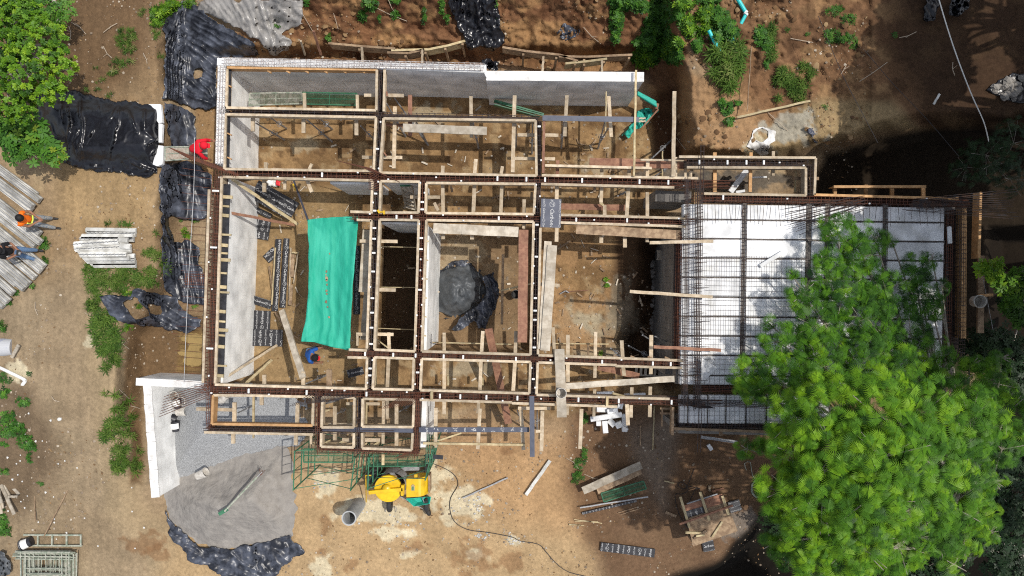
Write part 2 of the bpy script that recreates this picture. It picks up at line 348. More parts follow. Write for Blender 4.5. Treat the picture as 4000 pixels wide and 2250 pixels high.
# trench west
blend(pol([(490, 1275), (800, 1230), (800, 1500), (560, 1500), (560, 1900), (520, 1900)], 14), '7d5f3f', .95)
blend(pol([(700, 1290), (800, 1290), (790, 1440), (690, 1460)], 12), '94743c', .7)
blend(pol([(760, 420), (880, 420), (860, 700), (780, 700)], 15), 'a27a4b', .9)
# cement splashes by the mixer
for a in ((1275, 1885, 45, 70), (1470, 2000, 150, 48), (1520, 2080, 60, 30), (1600, 2085, 40, 20), (1790, 1985, 90, 70), (1890, 1965, 30, 22), (1255, 2200, 40, 45), (1700, 1860, 60, 50), (1850, 2170, 40, 18), (350, 1330, 26, 26), (60, 1430, 50, 40), (2020, 2095, 30, 24), (1600, 2160, 45, 16)):
    blend(blob(*a, .95), 'dccdae', .75)
for a in ((1265, 2055, 22, 30), (1620, 2140, 45, 25), (1840, 2190, 60, 60), (1980, 1760, 40, 20), (1250, 2140, 25, 15), (560, 2130, 70, 40), (600, 2170, 50, 30), (1990, 2200, 60, 40), (1360, 2210, 30, 20)):
    blend(blob(*a, 1.2, 7), '8e633c', .6)
blend(blob(2900, 2060, 80, 60, 1, 8), '857f7c', .6)
# dark leaf mould below the terrace edge; east soil painted darker as tree shade
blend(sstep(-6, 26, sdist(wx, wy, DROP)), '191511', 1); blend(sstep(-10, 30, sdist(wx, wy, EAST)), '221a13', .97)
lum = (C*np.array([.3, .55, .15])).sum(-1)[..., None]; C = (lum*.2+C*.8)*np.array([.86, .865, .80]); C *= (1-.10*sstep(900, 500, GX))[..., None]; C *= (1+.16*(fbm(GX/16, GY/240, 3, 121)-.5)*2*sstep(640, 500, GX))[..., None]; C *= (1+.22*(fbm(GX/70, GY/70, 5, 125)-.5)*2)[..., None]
C *= (.86+.28*fbm(GX/14, GY/14, 3, 111))[..., None]
def soil_mat():
    m = bpy.data.materials.new('soil'); m.use_nodes = True; N = m.node_tree.nodes; L = m.node_tree.links; b = N["Principled BSDF"]
    b.inputs["Roughness"].default_value = .95; b.inputs["Specular IOR Level"].default_value = .1
    g = N.new("ShaderNodeNewGeometry"); a = N.new("ShaderNodeAttribute"); a.attribute_name = 'soil'
    n1 = N.new("ShaderNodeTexNoise"); n1.inputs["Scale"].default_value = 9; n1.inputs["Detail"].default_value = 8; n1.inputs["Roughness"].default_value = .7
    L.new(g.outputs["Position"], n1.inputs["Vector"])
    r = N.new("ShaderNodeMapRange"); r.inputs[1].default_value = .3; r.inputs[2].default_value = .7; r.inputs[3].default_value = .74; r.inputs[4].default_value = 1.22
    L.new(n1.outputs[0], r.inputs[0])
    mx = N.new("ShaderNodeMixRGB"); mx.blend_type = 'MULTIPLY'; mx.inputs[0].default_value = 1; L.new(a.outputs["Color"], mx.inputs[1]); L.new(r.outputs[0], mx.inputs[2])
    v = N.new("ShaderNodeTexVoronoi"); v.inputs["Scale"].default_value = 7; v.inputs["Randomness"].default_value = 1; L.new(g.outputs["Position"], v.inputs["Vector"])
    r2 = N.new("ShaderNodeMapRange"); r2.inputs[1].default_value = .10; r2.inputs[2].default_value = .2; r2.inputs[3].default_value = .35; r2.inputs[4].default_value = 0; L.new(v.outputs["Distance"], r2.inputs[0])
    n3 = N.new("ShaderNodeTexNoise"); n3.inputs["Scale"].default_value = 1.3; L.new(g.outputs["Position"], n3.inputs["Vector"])
    mm = N.new("ShaderNodeMath"); mm.operation = 'MULTIPLY'; L.new(r2.outputs[0], mm.inputs[0]); L.new(n3.outputs[0], mm.inputs[1])
    sc2 = N.new("ShaderNodeMixRGB"); sc2.blend_type = 'MULTIPLY'; sc2.inputs[0].default_value = 1; L.new(mx.outputs[0], sc2.inputs[1]); sc2.inputs[2].default_value = (1.7, 1.75, 1.8, 1)
    mx2 = N.new("ShaderNodeMixRGB"); L.new(mm.outputs[0], mx2.inputs[0]); L.new(mx.outputs[0], mx2.inputs[1]); L.new(sc2.outputs[0], mx2.inputs[2])
    L.new(mx2.outputs[0], b.inputs["Base Color"])
    n2 = N.new("ShaderNodeTexNoise"); n2.inputs["Scale"].default_value = 16; n2.inputs["Detail"].default_value = 8; n2.inputs["Roughness"].default_value = .7; L.new(g.outputs["Position"], n2.inputs["Vector"])
    bp = N.new("ShaderNodeBump"); bp.inputs["Strength"].default_value = .5; bp.inputs["Distance"].default_value = .07; L.new(n2.outputs[0], bp.inputs["Height"]); L.new(bp.outputs[0], b.inputs["Normal"])
    return m
M['soil'] = soil_mat()
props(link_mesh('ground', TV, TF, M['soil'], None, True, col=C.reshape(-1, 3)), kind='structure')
# ---------------------------------------------------------------- sheets and heaps cut to an outline
def densify(poly, step, jit, rag=0):
    out = []; n = len(poly)
    for i in range(n):
        a = np.array(poly[i], float); b = np.array(poly[(i+1) % n], float); L = np.linalg.norm(b-a); k = max(1, int(L/step)); nrm = np.array([-(b-a)[1], (b-a)[0]])/(L+1e-9)
        for j in range(k):
            p = a+(b-a)*j/k; out.append(tuple(p+nrm*((vnoise(p[0]/25, p[1]/25, 9)-.5)*jit+(random.random()-.5)*rag)))
    return out
def sheet_mesh(outline, zf, step=10, jit=10, rag=2, holes=()):
    ol = densify(outline, step, jit, rag); xs = [p[0] for p in ol]; ys = [p[1] for p in ol]
    allp = [Vector(p) for p in ol]; edges = [(i, (i+1) % len(ol)) for i in range(len(ol))]
    a, b = np.meshgrid(np.arange(min(xs), max(xs), step), np.arange(min(ys), max(ys), step))
    a = a+step*.5*(np.arange(a.shape[0]) % 2)[:, None]
    a = a.ravel()+rng.uniform(-.15, .15, a.size)*step; b = b.ravel()+rng.uniform(-.15, .15, b.size)*step
    ok = sdist(a, b, ol) > step*.45
    for h in holes: ok &= sdist(a, b, h) < -step*.4
    allp += [Vector((float(x), float(y))) for x, y in zip(a[ok], b[ok])]
    vs, es, fs, *_ = delaunay_2d_cdt(allp, edges, [], 1, 1e-5)
    v = np.array([(p[0], p[1]) for p in vs]); F = np.array([f for f in fs])
    c = v[F].mean(1)
    keep = sdist(c[:, 0], c[:, 1], ol) > 0
    for h in holes: keep &= sdist(c[:, 0], c[:, 1], h) < 0
    F = F[keep]
    z = zf(v[:, 0], v[:, 1]); f = K*(HC-z)
    V = np.stack([(v[:, 0]-2000)*f, (1125-v[:, 1])*f, z], -1)
    # face up
    n0 = np.cross(V[F[:, 1]]-V[F[:, 0]], V[F[:, 2]]-V[F[:, 0]])[:, 2] < 0; F[n0] = F[n0][:, ::-1]
    return V, F, v
def folds(px, py, ang, lng, sht, amp, s=0, warp=30):
    a = np.radians(ang); wxx = px+warp*(vnoise(px/90, py/90, s+3)-.5)*2; wyy = py+warp*(vnoise(px/90, py/90, s+4)-.5)*2
    u = wxx*np.cos(a)+wyy*np.sin(a); v = -wxx*np.sin(a)+wyy*np.cos(a)
    n = vnoise(u/lng, v/sht, s)+.5*vnoise(u/lng*1.7, v/sht*2.1, s+1)
    r = 1-np.abs(n/1.5*2-1); return amp*(r**2)
def sheet(name, label, cat, outline, zf, m, step=9, jit=14, rag=4, holes=(), thick=.012, group=None, kind=None, parent=None, tintf=None):
    holes = [densify(h, 5, 26, 5) for h in holes]
    V, F, v = sheet_mesh(outline, zf, step, jit, rag, holes)
    o = link_mesh(name, V, F, m, parent, True)
    if thick:
        md = o.modifiers.new('s', 'SOLIDIFY'); md.thickness = thick; md.offset = -1
    return props(o, label, cat, group, kind)
def crumple(px, py, s=0, amp=.1, sc_=22):
    return amp*(np.abs(fbm(px/sc_, py/sc_, 3, s)-.5)*-2+.5*np.abs(fbm(px/sc_*2.7+5, py/sc_*2.7, 2, s+7)-.5))
# ---------------------------------------------------------------- concrete walls
ZB = 3.0
def wall(name, label, segs, m, zt, zb, th=.25, kindw='wall'):
    mb = MB(); 
    for (a, b) in segs: mb.bar(P(*a, zt), P(*b, zt), th, zt-zb)
    return solo(mb, name, label, kindw, m)
def lime_top(o, a, b, z, th, name='wall_top'):
    MB().bar(P(*a, z+.02), P(*b, z+.02), th+.03, .05).build(name, M['lime'], o, .008)
north = thing('retaining_wall', 'long grey concrete retaining wall along the north side under the clay bank', 'concrete wall', P(1700, 300, 0))
MB().bar(P(848, 241, 2.95), P(1899, 267, 2.95), .22, 3.1).build('wall_panel', M['wallgrey'], north)
MB().bar(P(1900, 296, 2.85), P(2513, 302, 2.85), .27, 3.0).build('wall_panel', M['wallgrey'], north)
mb = MB(); mb.bar(P(1470, 262, 2.99), P(1896, 276, 2.99), .12, .04); mb.bar(P(1899, 295, 2.9), P(2516, 300, 2.9), .30, .06)
mb.prism([P(1893, 250, 3.0), P(1908, 300, 2.9), P(1904, 310, 2.9), P(1886, 276, 3.0)], .1); mb.build('wall_coping', M['lime'], north, .01)
west = thing('basement_wall', 'pale concrete basement wall under the rusty west beam', 'concrete wall', P(860, 900, 0))
MB().bar(P(866, 255, 2.9), P(856, 640, 2.9), .25, 3.1).build('wall_panel', M['wallwhite'], west)
MB().bar(P(873, 690, 2.55), P(848, 1500, 2.55), .34, 2.8).build('wall_panel', M['wallwhite'], west)
sw = thing('yard_wall', 'low white rendered L-shaped wall beside the gravel heap', 'concrete wall', P(620, 1700, 0))
A, B_, C_ = (536, 1492), (800, 1500), (560, 1500)
MB().bar(P(575, 1508, 1.5), P(606, 1942, 1.5), .24, 1.9).build('wall_panel', M['wallwhite'], sw)
MB().bar(P(534, 1491, 1.505), P(796, 1503, 1.505), .22, 1.9).build('wall_panel', M['wallwhite'], sw)
mb = MB(); V0 = []; 
for i in range(13):
    t0 = i/12; x = 574+(606-574)*t0; y = 1506+(1944-1506)*t0
    V0.append((x+1.5*math.sin(i*2.3), y))
for a, b in zip(V0, V0[1:]): mb.bar(P(*a, 1.53), P(*b, 1.53), .27+.02*random.random(), .05)
mb.bar(P(530, 1491, 1.535), P(790, 1503, 1.535), .25, .05); mb.build('wall_coping', M['lime'], sw, .008)
inner = [
 ('inner_wall', 'white painted wall on the west side of the room with the plastic heap', ((1664, 885), (1652, 1370)), 2.5, -1.1, .22, 'wallwhite'),
 ('inner_wall', 'grey block wall below the beam north of the deep dark room', ((1490, 862), (1636, 864)), 2.5, -1.2, .2, 'wallgrey'),
 ('inner_wall', 'grey block wall along the north side of the plywood room', ((1290, 705), (1462, 708)), 2.5, -.1, .2, 'wallgrey'),
 ('inner_wall', 'grey block wall above the small room with the green ladder', ((1500, 706), (1640, 708)), 2.5, -.1, .2, 'wallgrey'),
 ('inner_wall', 'dusty block wall carrying the west edge of the foam slab', ((2668, 900), (2652, 1500)), 2.45, -1.5, .22, 'wallblock'),
 ('inner_wall', 'white wall south of the corner room beside the reddish lumber', ((1655, 1560), (1650, 1748)), 2.4, -.1, .2, 'wallwhite'),
 ('inner_wall', 'dusty block wall carrying the east edge of the foam slab', ((3712, 810), (3700, 1480)), 2.4, -2, .3, 'wallblock'),
 ('inner_wall', 'dusty block wall carrying the south edge of the foam slab', ((2650, 1680), (3100, 1690)), 2.35, -2, .2, 'wallblock'),
 ('inner_wall', 'low block stub wall at the north-west corner of the foam slab', ((2560, 765), (2700, 770)), 2.0, -.2, .35, 'wallblock'),
 ('inner_wall', 'low block stub wall at the south-west corner of the foam slab', ((2600, 1440), (2700, 1450)), 2.0, -.9, .35, 'wallblock'),
]
for nm, lb, (a, b), zt, zb, th, mm in inner: wall(nm, lb, [(a, b)], M[mm], zt, zb, th)
# ---------------------------------------------------------------- rebar cages
def cage(name, label, a, b, wid, m, z=ZB-.02, h=.36, nb=3, ds=.15, r=.0085, spacers=0, soffit='soffit', ends=(), group='reinforcement cages of the roof beams', ext=(0, 0)):
    A = P(*a, z); B = P(*b, z); d = (B-A).normalized(); n = Vector((-d.y, d.x, 0)); L = (B-A).length
    t = thing(name, label, 'rebar cage', (A+B)/2-Vector((0, 0, h)), group)
    mb = MB(); 
    for i in range(nb):
        o = n*((i/(nb-1)-.5)*(wid-.05))
        for zz in (0, -h+.05):
            e0 = ext[0]+random.uniform(-.05, .05) if ext[0] else 0; e1 = ext[1]+random.uniform(-.1, .1) if ext[1] else 0
            mb.tube(A+o+Vector((0, 0, zz))-d*e0, B+o+Vector((0, 0, zz))+d*e1, r, n=4)
    mb.build('long_bars', m, t)
    mb = MB(); k = max(2, int(L/ds))
    for i in range(k):
        c = A+d*(L*(i+.5)/k+random.uniform(-.03, .03)); q = [c+n*(wid/2-.015)+Vector((0, 0, .008)), c-n*(wid/2-.015)+Vector((0, 0, .008)), c-n*(wid/2-.015)-Vector((0, 0, h-.03)), c+n*(wid/2-.015)-Vector((0, 0, h-.03))]
        sk = d*random.uniform(-.02, .02); q[1] += sk; q[2] += sk
        for u, v in zip(q, q[1:]+q[:1]): mb.tube(u, v, .0065, n=4, cap=False)
    mb.build('stirrups', m, t)
    if soffit: MB().bar(A-Vector((0, 0, h+.03)), B-Vector((0, 0, h+.03)), wid+.04, .025).build('bottom_board', M[soffit], t)
    if spacers:
        proto = None
        for i in range(spacers):
            s = (i+.5)/spacers+random.uniform(-.25, .25)/spacers; c = A+d*(L*s)
            kd = random.random()
            w2 = wid*.62 if kd < .45 else .045; off = 0 if kd < .55 else random.choice((-1, 1))*wid*.4
            mb = MB(); mb.bar(c+n*(off-w2/2)+Vector((0, 0, .045)), c+n*(off+w2/2)+Vector((0, 0, .045)), .055, .05); mb.build('spacer_block', M['white'], t, .008)
    return t
ru, st, wb = M['rust'], M['steel'], M['whitebar']
CG = {}
def cg(k, *a, **kw): CG[k] = cage(*a, **kw)
cg('nw', 'rebar_cage', 'white lime-splashed rebar cage standing on the north wall top', (866, 236), (1888, 258), .22, wb, z=3.18, h=.2, nb=3, ds=.16, soffit=None, r=.010)
cg('ww', 'rebar_cage', 'white lime-splashed rebar cage standing on the north end of the west wall', (863, 250), (852, 640), .22, wb, z=3.18, h=.2, nb=3, ds=.16, soffit=None, r=.010)
cg('h1', 'rebar_cage', 'dark rebar cage of the northernmost cross beam', (855, 432), (2104, 459), .15, st, spacers=0, ds=.2, ext=(0, 1.0))
cg('h2', 'rebar_cage', 'long rusty rebar cage of the beam above the small rooms', R('a1', 1740, 1305), R('a3', 1450, 1383), .23, ru, spacers=17, ext=(.2, .9))
cg('h3', 'rebar_cage', 'rusty rebar cage of the beam that starts at the teal tarp top', (1372, 845), (2700, 865), .2, ru, spacers=13, ext=(.1, .3))
cg('h4', 'rebar_cage', 'rusty rebar cage of the beam that starts at the teal tarp bottom', (1368, 1380), (2680, 1424), .2, ru, spacers=13, ext=(.1, .3))
cg('h5', 'rebar_cage', 'longest rusty rebar cage along the south side of the rooms', (800, 1522), (2745, 1574), .23, ru, spacers=26, ext=(.3, .5))
cg('h6', 'rebar_cage', 'dark rebar cage on the short beam over the gravel heap', (792, 1681), (1240, 1686), .16, st, spacers=0, ds=.2, ext=(0, 2.3))
cg('h7', 'rebar_cage', 'rusty rebar cage of the southernmost beam above the green scaffold', (1243, 1758), (1632, 1772), .16, ru, ds=.16, ext=(.1, .1))
cg('v1', 'rebar_cage', 'wide rusty rebar cage on the west edge beam', (846, 688), (815, 1515), .33, ru, spacers=8, nb=4, ds=.11, ext=(.2, .2))
cg('v2a', 'rebar_cage', 'dark rebar cage from the north wall down to the first cross beam', (1487, 246), (1477, 432), .15, st, ds=.14)
cg('v2b', 'rebar_cage', 'dark rebar cage between the two north rooms', (1480, 452), (1470, 690), .16, st, spacers=3, ds=.14)
cg('v2c', 'rebar_cage', 'dark rebar cage west of the small room with the green ladder', (1470, 700), (1464, 838), .16, st, spacers=4, ds=.14)
cg('v2d', 'rebar_cage', 'dark rebar cage west of the deep dark room', (1464, 855), (1449, 1372), .18, st, spacers=9, ds=.14)
cg('v2e', 'rebar_cage', 'dark rebar cage of the short beam west of the lit corner room', (1448, 1392), (1443, 1515), .16, st, spacers=4, ds=.14)
cg('v3a', 'rebar_cage', 'rusty rebar cage east of the small room with the green ladder', (1651, 706), (1649, 838), .17, ru, spacers=4, ds=.14)
cg('v3b', 'rebar_cage', 'rusty rebar cage between the dark room and the plastic heap room', (1648, 855), (1634, 1375), .18, ru, spacers=12, ds=.13)
cg('v3c', 'rebar_cage', 'rusty rebar cage of the short beam east of the lit corner room', (1633, 1395), (1630, 1520), .17, ru, spacers=3, ds=.13)
cg('v3d', 'rebar_cage', 'rusty rebar cage on the east edge of the southern box frames', (1630, 1540), (1621, 1775), .17, ru, ds=.13, ext=(0, .15))
cg('v4a', 'rebar_cage', 'dark rebar cage east of the room crossed by the wide pale plank', (2106, 465), (2105, 690), .16, st, spacers=2, ds=.14)
cg('v4b', 'rebar_cage', 'dark rebar cage beside the blue printed plywood', (2103, 708), (2098, 840), .16, st, spacers=3, ds=.14)
cg('v4c', 'rebar_cage', 'dark rebar cage east of the plastic heap room', (2098, 858), (2086, 1392), .17, st, spacers=10, ds=.12)
cg('v4d', 'rebar_cage', 'dark rebar cage of the short beam above the blue steel strip', (2085, 1412), (2081, 1545), .15, st, spacers=3, ds=.14)
cg('v5', 'rebar_cage', 'rusty rebar cage on the west edge of the southern box frames', (1241, 1535), (1239, 1762), .18, ru, ds=.13, ext=(0, .1))
cg('v6', 'rebar_cage', 'dark rebar cage between the two southern box frames', (1401, 1540), (1396, 1762), .16, st, ds=.15, ext=(0, .1))
cg('v1b', 'rebar_cage', 'rusty rebar cage at the corner over the gravel heap', (816, 1535), (812, 1680), .16, ru, ds=.13)
cg('h8', 'rebar_cage', 'dark rebar cage along the top of the north-east box frame', (2683, 634), (3160, 636), .22, st, spacers=7, ds=.14)
cg('v8', 'rebar_cage', 'dark rebar cage down the east side of the north-east box frame', (3168, 640), (3164, 765), .22, st, ds=.12)
cg('h9', 'rebar_cage', 'dark rusty rebar cage along the north edge of the foam slab', (2750, 770), (3720, 790), .24, ru, spacers=4, ds=.11, ext=(.3, .8))
cg('s1', 'rebar_cage', 'tall dark rebar cage standing on the west edge of the foam slab', (2688, 745), (2678, 1560), .16, st, z=3.3, h=.3, nb=4, ds=.12, soffit=None, ext=(.4, .2))
cg('s2', 'rebar_cage', 'tall dark rebar cage standing beside the first foam panels', (2736, 745), (2728, 1565), .2, st, z=3.25, h=.3, nb=4, ds=.1, soffit=None, ext=(.2, .3))
cg('s3', 'rebar_cage', 'rusty rebar cage between the dark trench and the foam slab', (2658, 905), (2648, 1410), .14, ru, z=2.95, ds=.12)
cg('s4', 'rebar_cage', 'rusty rebar cage along the shaded east edge of the foam slab', (3712, 815), (3700, 1420), .24, ru, z=2.9, ds=.13, nb=4)
cg('s5', 'rebar_cage', 'dark rebar cage just beyond the shaded east edge of the foam slab', (3762, 815), (3756, 1420), .24, st, z=2.9, ds=.13, nb=4)
cg('s6', 'rebar_cage', 'rusty rebar cage between the foam slab and its southern strip', (2755, 1520), (3300, 1530), .2, ru, z=2.95, ds=.12, nb=4, ext=(.3, 0))
cg('s7', 'rebar_cage', 'dark rebar cage along the south edge of the foam slab', (2650, 1655+8), (3300, 1672), .2, st, z=2.95, ds=.12, nb=4)
# starter bars poking out over the plastic west of the building
mb = MB()
for i in range(29):
    y = 640+i*30.5+random.uniform(-4, 4); x0 = 700+random.uniform(-12, 14)-(i > 20)*18; z = 2.75
    mb.tube(P(x0, y-6-.3*(i < 6)*(6-i)*8, z+random.uniform(-.05, .1)), P(845-i*.9, y+3, z), .0065, n=4)
mb.build('starter_bars', ru, CG['v1'])
mb = MB()
for i in range(12):
    a = R('a1', 1260+i*8, 1085+i*12); mb.tube(P(*R('a1', 1270+i*14, 1110+i*8), 3.0+.01*i), P(*R('a1', 1770+i*4, 1300+i*3), 2.98), .009, n=4)
for i in range(22): mb.tube(P(*R('a1', 1440+i*16, 1150+i*8), 3.03), P(*R('a1', 1445+i*16, 1215+i*6), 3.03), .008, n=4)
mb.build('starter_bars', ru, CG['h2'])
mb = MB()
for i in range(18): mb.tube(P(*R('a2', 620+i*14, 1215+i*3), 3.1), P(*R('a2', 900+i*11, 1290+i*5), 3.02), .008, n=4)
for i in range(12): mb.tube(P(*R('a2', 850, 1270+i*14), 3.08), P(*R('a2', 930, 1310+i*12), 3.0), .008, n=4)
mb.build('starter_bars', ru, CG['v2b'])
mb = MB()
for i in range(16): mb.tube(P(*R('c2', 250+i*22, 170-i*3), 3.1), P(*R('c2', 440+i*22, 60+i*2), 3.02), .007, n=4)
mb.build('starter_bars', st, CG['v5'])
mb = MB()
for i in range(12): mb.tube(P(*R('c2', 940+i*22, 190-i*3), 3.1), P(*R('c2', 1120+i*9, 85+i*3), 3.02), .007, n=4)
for i in range(14): mb.tube(P(*R('c2', 1040+i*14, 565-i), 3.08), P(*R('c2', 1130+i*7, 520-i*2), 3.0), .007, n=4)
mb.build('starter_bars', ru, CG['v3d'])
mb = MB()
for i in range(8):
    mb.tube(P(*R('c1', 1240-i*6, 95+i*22), 2.9), P(*R('c1', 1580, -5+i*14), 3.0), .009, n=4)
mb.build('starter_bars', ru, CG['v1b'])
mb = MB()
for i in range(34):
    x = 2765+i*27.5; mb.tube(P(x, 795, 3.0), P(x+random.uniform(-8, 10), 870+random.uniform(-20, 15), 3.02), .0075, n=4)
for i in range(15):
    y = 755+i*3.2; x1 = 3560+random.uniform(-40, 30); mb.tube(P(x1, y+22, 3.02+.006*i), P(3960+random.uniform(-60, 30), y-15+i*5, 3.0+.008*i), .0085, n=4)
for i in range(15): mb.tube(P(3065+i*4, 815+i*4.5+(i % 3)*20, 3.06+.005*i), P(3350+random.uniform(-30, 40), 765+i*4, 3.05+.004*i), .0085, n=4)
mb.build('starter_bars', st, CG['h9'])
mb = MB()
for i in range(16):
    y = 990+i*33; mb.tube(P(2700, y, 3.06), P(2765+random.uniform(-6, 8), y+2, 3.06), .008, n=4)
for i in range(7): mb.tube(P(2640+i*3, 1560+i*3.2, 3.02+i*.01), P(3040+random.uniform(-60, 60), 1566+i*5, 3.02+i*.01), .011, n=4)
for i in range(11): mb.tube(P(2640+i*8, 1572, 3.02), P(2735+i*6, 1595, 3.05), .008, n=4)
mb.build('starter_bars', st, CG['s1'])
mb = MB()
for x in (2731, 2743): mb.tube(P(x, 1560, 3.1), P(x-7, 1767, 3.1), .011, n=4)
for x in (2738, 2750): mb.tube(P(x, 566, 3.1), P(x-2, 760, 3.1), .011, n=4)
for i in range(9): mb.tube(P(2737, 570+i*22, 3.12), P(2752, 570+i*22, 3.12), .008, n=4)
mb.build('starter_bars', st, CG['s2'])
# ---------------------------------------------------------------- formwork frames: boards and cross battens
def formwork(label, boards, battens=(), z=ZB, name='formwork_frame', group='formwork frames of the roof beams', cat='formwork', m='pine'):
    pts = [R(c, x, y) for c, x, y, *_ in [(b[0], b[1], b[2]) for b in boards]]
    cx = sum(p[0] for p in pts)/len(pts); cy = sum(p[1] for p in pts)/len(pts)
    t = thing(name, label, cat, P(cx, cy, z-.45), group)
    for i, b in enumerate(boards):
        a = R(b[0], b[1], b[2]); e = R(b[3], b[4], b[5]); mm = b[6] if len(b) > 6 else m
        zz = z+.0022*(i % 4)
        mb = MB(); mb.bar(P(*a, zz), P(*e, zz), .075, .05); mb.bar(P(*a, zz-.051), P(*e, zz-.051), .022, .36)
        mb.build('side_board', M[mm], t)
    for i, b in enumerate(battens):
        a = R(b[0], b[1], b[2]); e = R(b[3], b[4], b[5]); ww = b[6] if len(b) > 6 else 25; mm = b[7] if len(b) > 7 else 'pine'; zz = b[8] if len(b) > 8 else 2.53-.003*(i % 5)
        MB().bar(P(*a, zz), P(*e, zz), wm(ww, zz), .07).build('cross_batten', M[mm], t)
    return t
def rect(a, b, c, d, skip=''):
    o = []
    for k, (p, q) in zip('tlbr', ((a, b), (a, d), (d, c), (b, c))):
        if k not in skip: o.append(p+q)
    return o
a1, a2, a3, a4, b1, b2, b3, b4, c1, c2, c3, c4 = [(lambda k: (lambda x, y: (k, x, y)))(k) for k in ('a1', 'a2', 'a3', 'a4', 'b1', 'b2', 'b3', 'b4', 'c1', 'c2', 'c3', 'c4')]
formwork('orange pine frame of the long narrow cell against the north wall', [a1(1712, 508)+a2(915, 525)+('orange',), a1(1712, 520)+a1(1706, 805), a1(1706, 812)+a2(905, 832), a2(912, 525)+a2(907, 832)],
         [a2(763, 715)+a2(765, 820)+(22,), a2(362, 700)+a2(366, 815)+(24,), a2(815, 718)+a2(905, 719)+(24,)]+[a2(85+i*142, 532)+a2(112+i*142, 548)+(12, 'orange', 2.9) for i in range(6)]+[a1(1715, 640+i*182)+a1(1745, 655+i*182)+(10, 'orange', 2.9) for i in range(4)], m='pine')
formwork('pine frame round the north-west cell with steel props leaning beside it', rect(a1(1700, 862), a2(905, 885), a2(887, 1290), a1(1692, 1275)),
         [a2(757, 892)+a2(757, 1020)+(27,), a2(357, 885)+a2(357, 1002)+(27,), a2(800, 1186)+a2(890, 1187)+(24,), a2(72, 1225)+a2(72, 1275)+(26,), a2(420, 1235)+a2(400, 1275)+(20,), a1(1905, 880)+a1(1905, 990)+(26,)])
formwork('single pine board on the west side of the open room below the long grey wall', [a2(970, 520)+a2(964, 840)], [a2(975, 718)+a2(1115, 721)+(26,), a2(985, 690)+a2(990, 725)+(10, 'redwood', 2.8)])
formwork('pine frame of the cell with the wide stained plank across it', rect(a2(962, 893), a3(178, 908), a3(185, 1325), a2(935, 1303)),
         [a2(1162, 715)+a2(1162, 1025)+(30, 'redwood'), a2(1048, 803)+a2(1040, 1270)+(27,), a2(1622, 725)+a2(1625, 1035)+(25,), a3(20, 720)+a3(5, 1300)+(28,), a2(940, 1187)+a2(1103, 1188)+(24,), a2(1410, 1250)+a2(1408, 1310)+(26,), a2(1660, 1200)+a2(1650, 1310)+(26,), a2(1860, 1255)+a2(1850, 1310)+(24,), a2(980, 940)+a2(1180, 945)+(20, 'redwood', 2.45), a3(45, 1017)+a3(180, 1018)+(25,), a3(20, 1195)+a3(180, 1197)+(24,), a2(965, 1150)+a2(985, 1175)+(10, 'redwood', 2.7)])
formwork('reddish board and battens east of the second north cell under the blue strip', [a3(243, 905)+a3(235, 1305)+('redwood',)],
         [a3(415, 718)+a3(398, 1028)+(26,), a3(730, 725)+a3(750, 1033)+(26,), a3(240, 1018)+a3(350, 1021)+(25,), a3(240, 1197)+a3(325, 1199)+(24,)])
formwork('pine boards along the north side of the rusty beam beside the dark trench', [a3(225, 1322)+a3(1408, 1345), a3(250, 1248)+a3(1055, 1268)+('pine',)],
         [a3(345, 1210)+a3(342, 1320)+(26, 'redwood'), a3(678, 1270)+a3(678, 1330)+(26,), a3(885, 1275)+a3(885, 1335)+(26,), a3(1025, 1215)+a3(1022, 1335)+(26,), a3(1240, 1185)+a3(1240, 1335)+(14,), a3(1310, 1270)+a3(1310, 1345)+(18,), a3(1350, 1288)+a3(1350, 1345)+(20,), a3(970, 1205)+a3(1300, 1210)+(14, 'pine', 2.75)])
formwork('pine frame round the big west room with the scattered printed plywood',
         [a1(1680, 1335)+a2(880, 1362), a1(1672, 1335)+b1(1668, 10), b1(1668, 10)+b1(1622, 1445), a2(878, 1370)+b2(870, 145), b2(870, 212)+b2(836, 1182), b2(838, 1250)+c2(830, 38), c1(1620, 5)+c2(835, 38), b2(712, 148)+b2(880, 153), b2(760, 210)+b2(870, 214), b2(700, 1190)+b2(836, 1196), b2(690, 1248)+b2(838, 1251)],
         [a2(60, 1360)+a2(60, 1449)+(26,), a2(215, 1365)+a2(215, 1430)+(20,), a2(385, 1360)+a2(420, 1449)+(26,), b2(782, 370)+b2(868, 371)+(25,), b2(755, 1073)+b2(840, 1074)+(24,), b2(60, 1380)+b2(60, 1449)+(26,), b2(356, 1355)+c2(355, 20)+(26,), b2(765, 1075)+b2(765, 1160)+(16,), b2(550, 1340)+c2(552, 20)+(40, 'oldwood')])
# cleats tying the black ply strip to the west beam
tt = thing('plywood_strip', 'black film plywood strip with wood cleats beside the west beam', 'plywood', P(880, 1100, 2.5))
MB().bar(P(*R('b1', 1706, -60), 2.82), P(*R('b1', 1655, 1400), 2.82), .27, .02).build('board', M['film'], tt)
for i, y in enumerate((35, 105, 175, 320, 400, 460, 510, 610, 715, 755, 900, 975, 1040, 1080, 1165, 1310, 1385)):
    x = 1690-y*.034; lg = 55 if i % 3 else 85
    MB().bar(P(*R('b1', x+8-lg*.35, y), 2.9), P(*R('b1', x+lg*.75, y+4), 2.9), .06 if i % 2 else .1, .05).build('cleat', M['pine2'], tt)
tt = thing('plywood_strip', 'black film plywood strip beside the white rebar cage', 'plywood', P(900, 400, 2.5))
MB().bar(P(*R('a1', 1729, 525), 2.82), P(*R('a1', 1724, 800), 2.82), .14, .02).build('board', M['film'], tt)
MB().bar(P(*R('a1', 1720, 880), 2.82), P(*R('a1', 1712, 1265), 2.82), .14, .02).build('board', M['film'], tt)
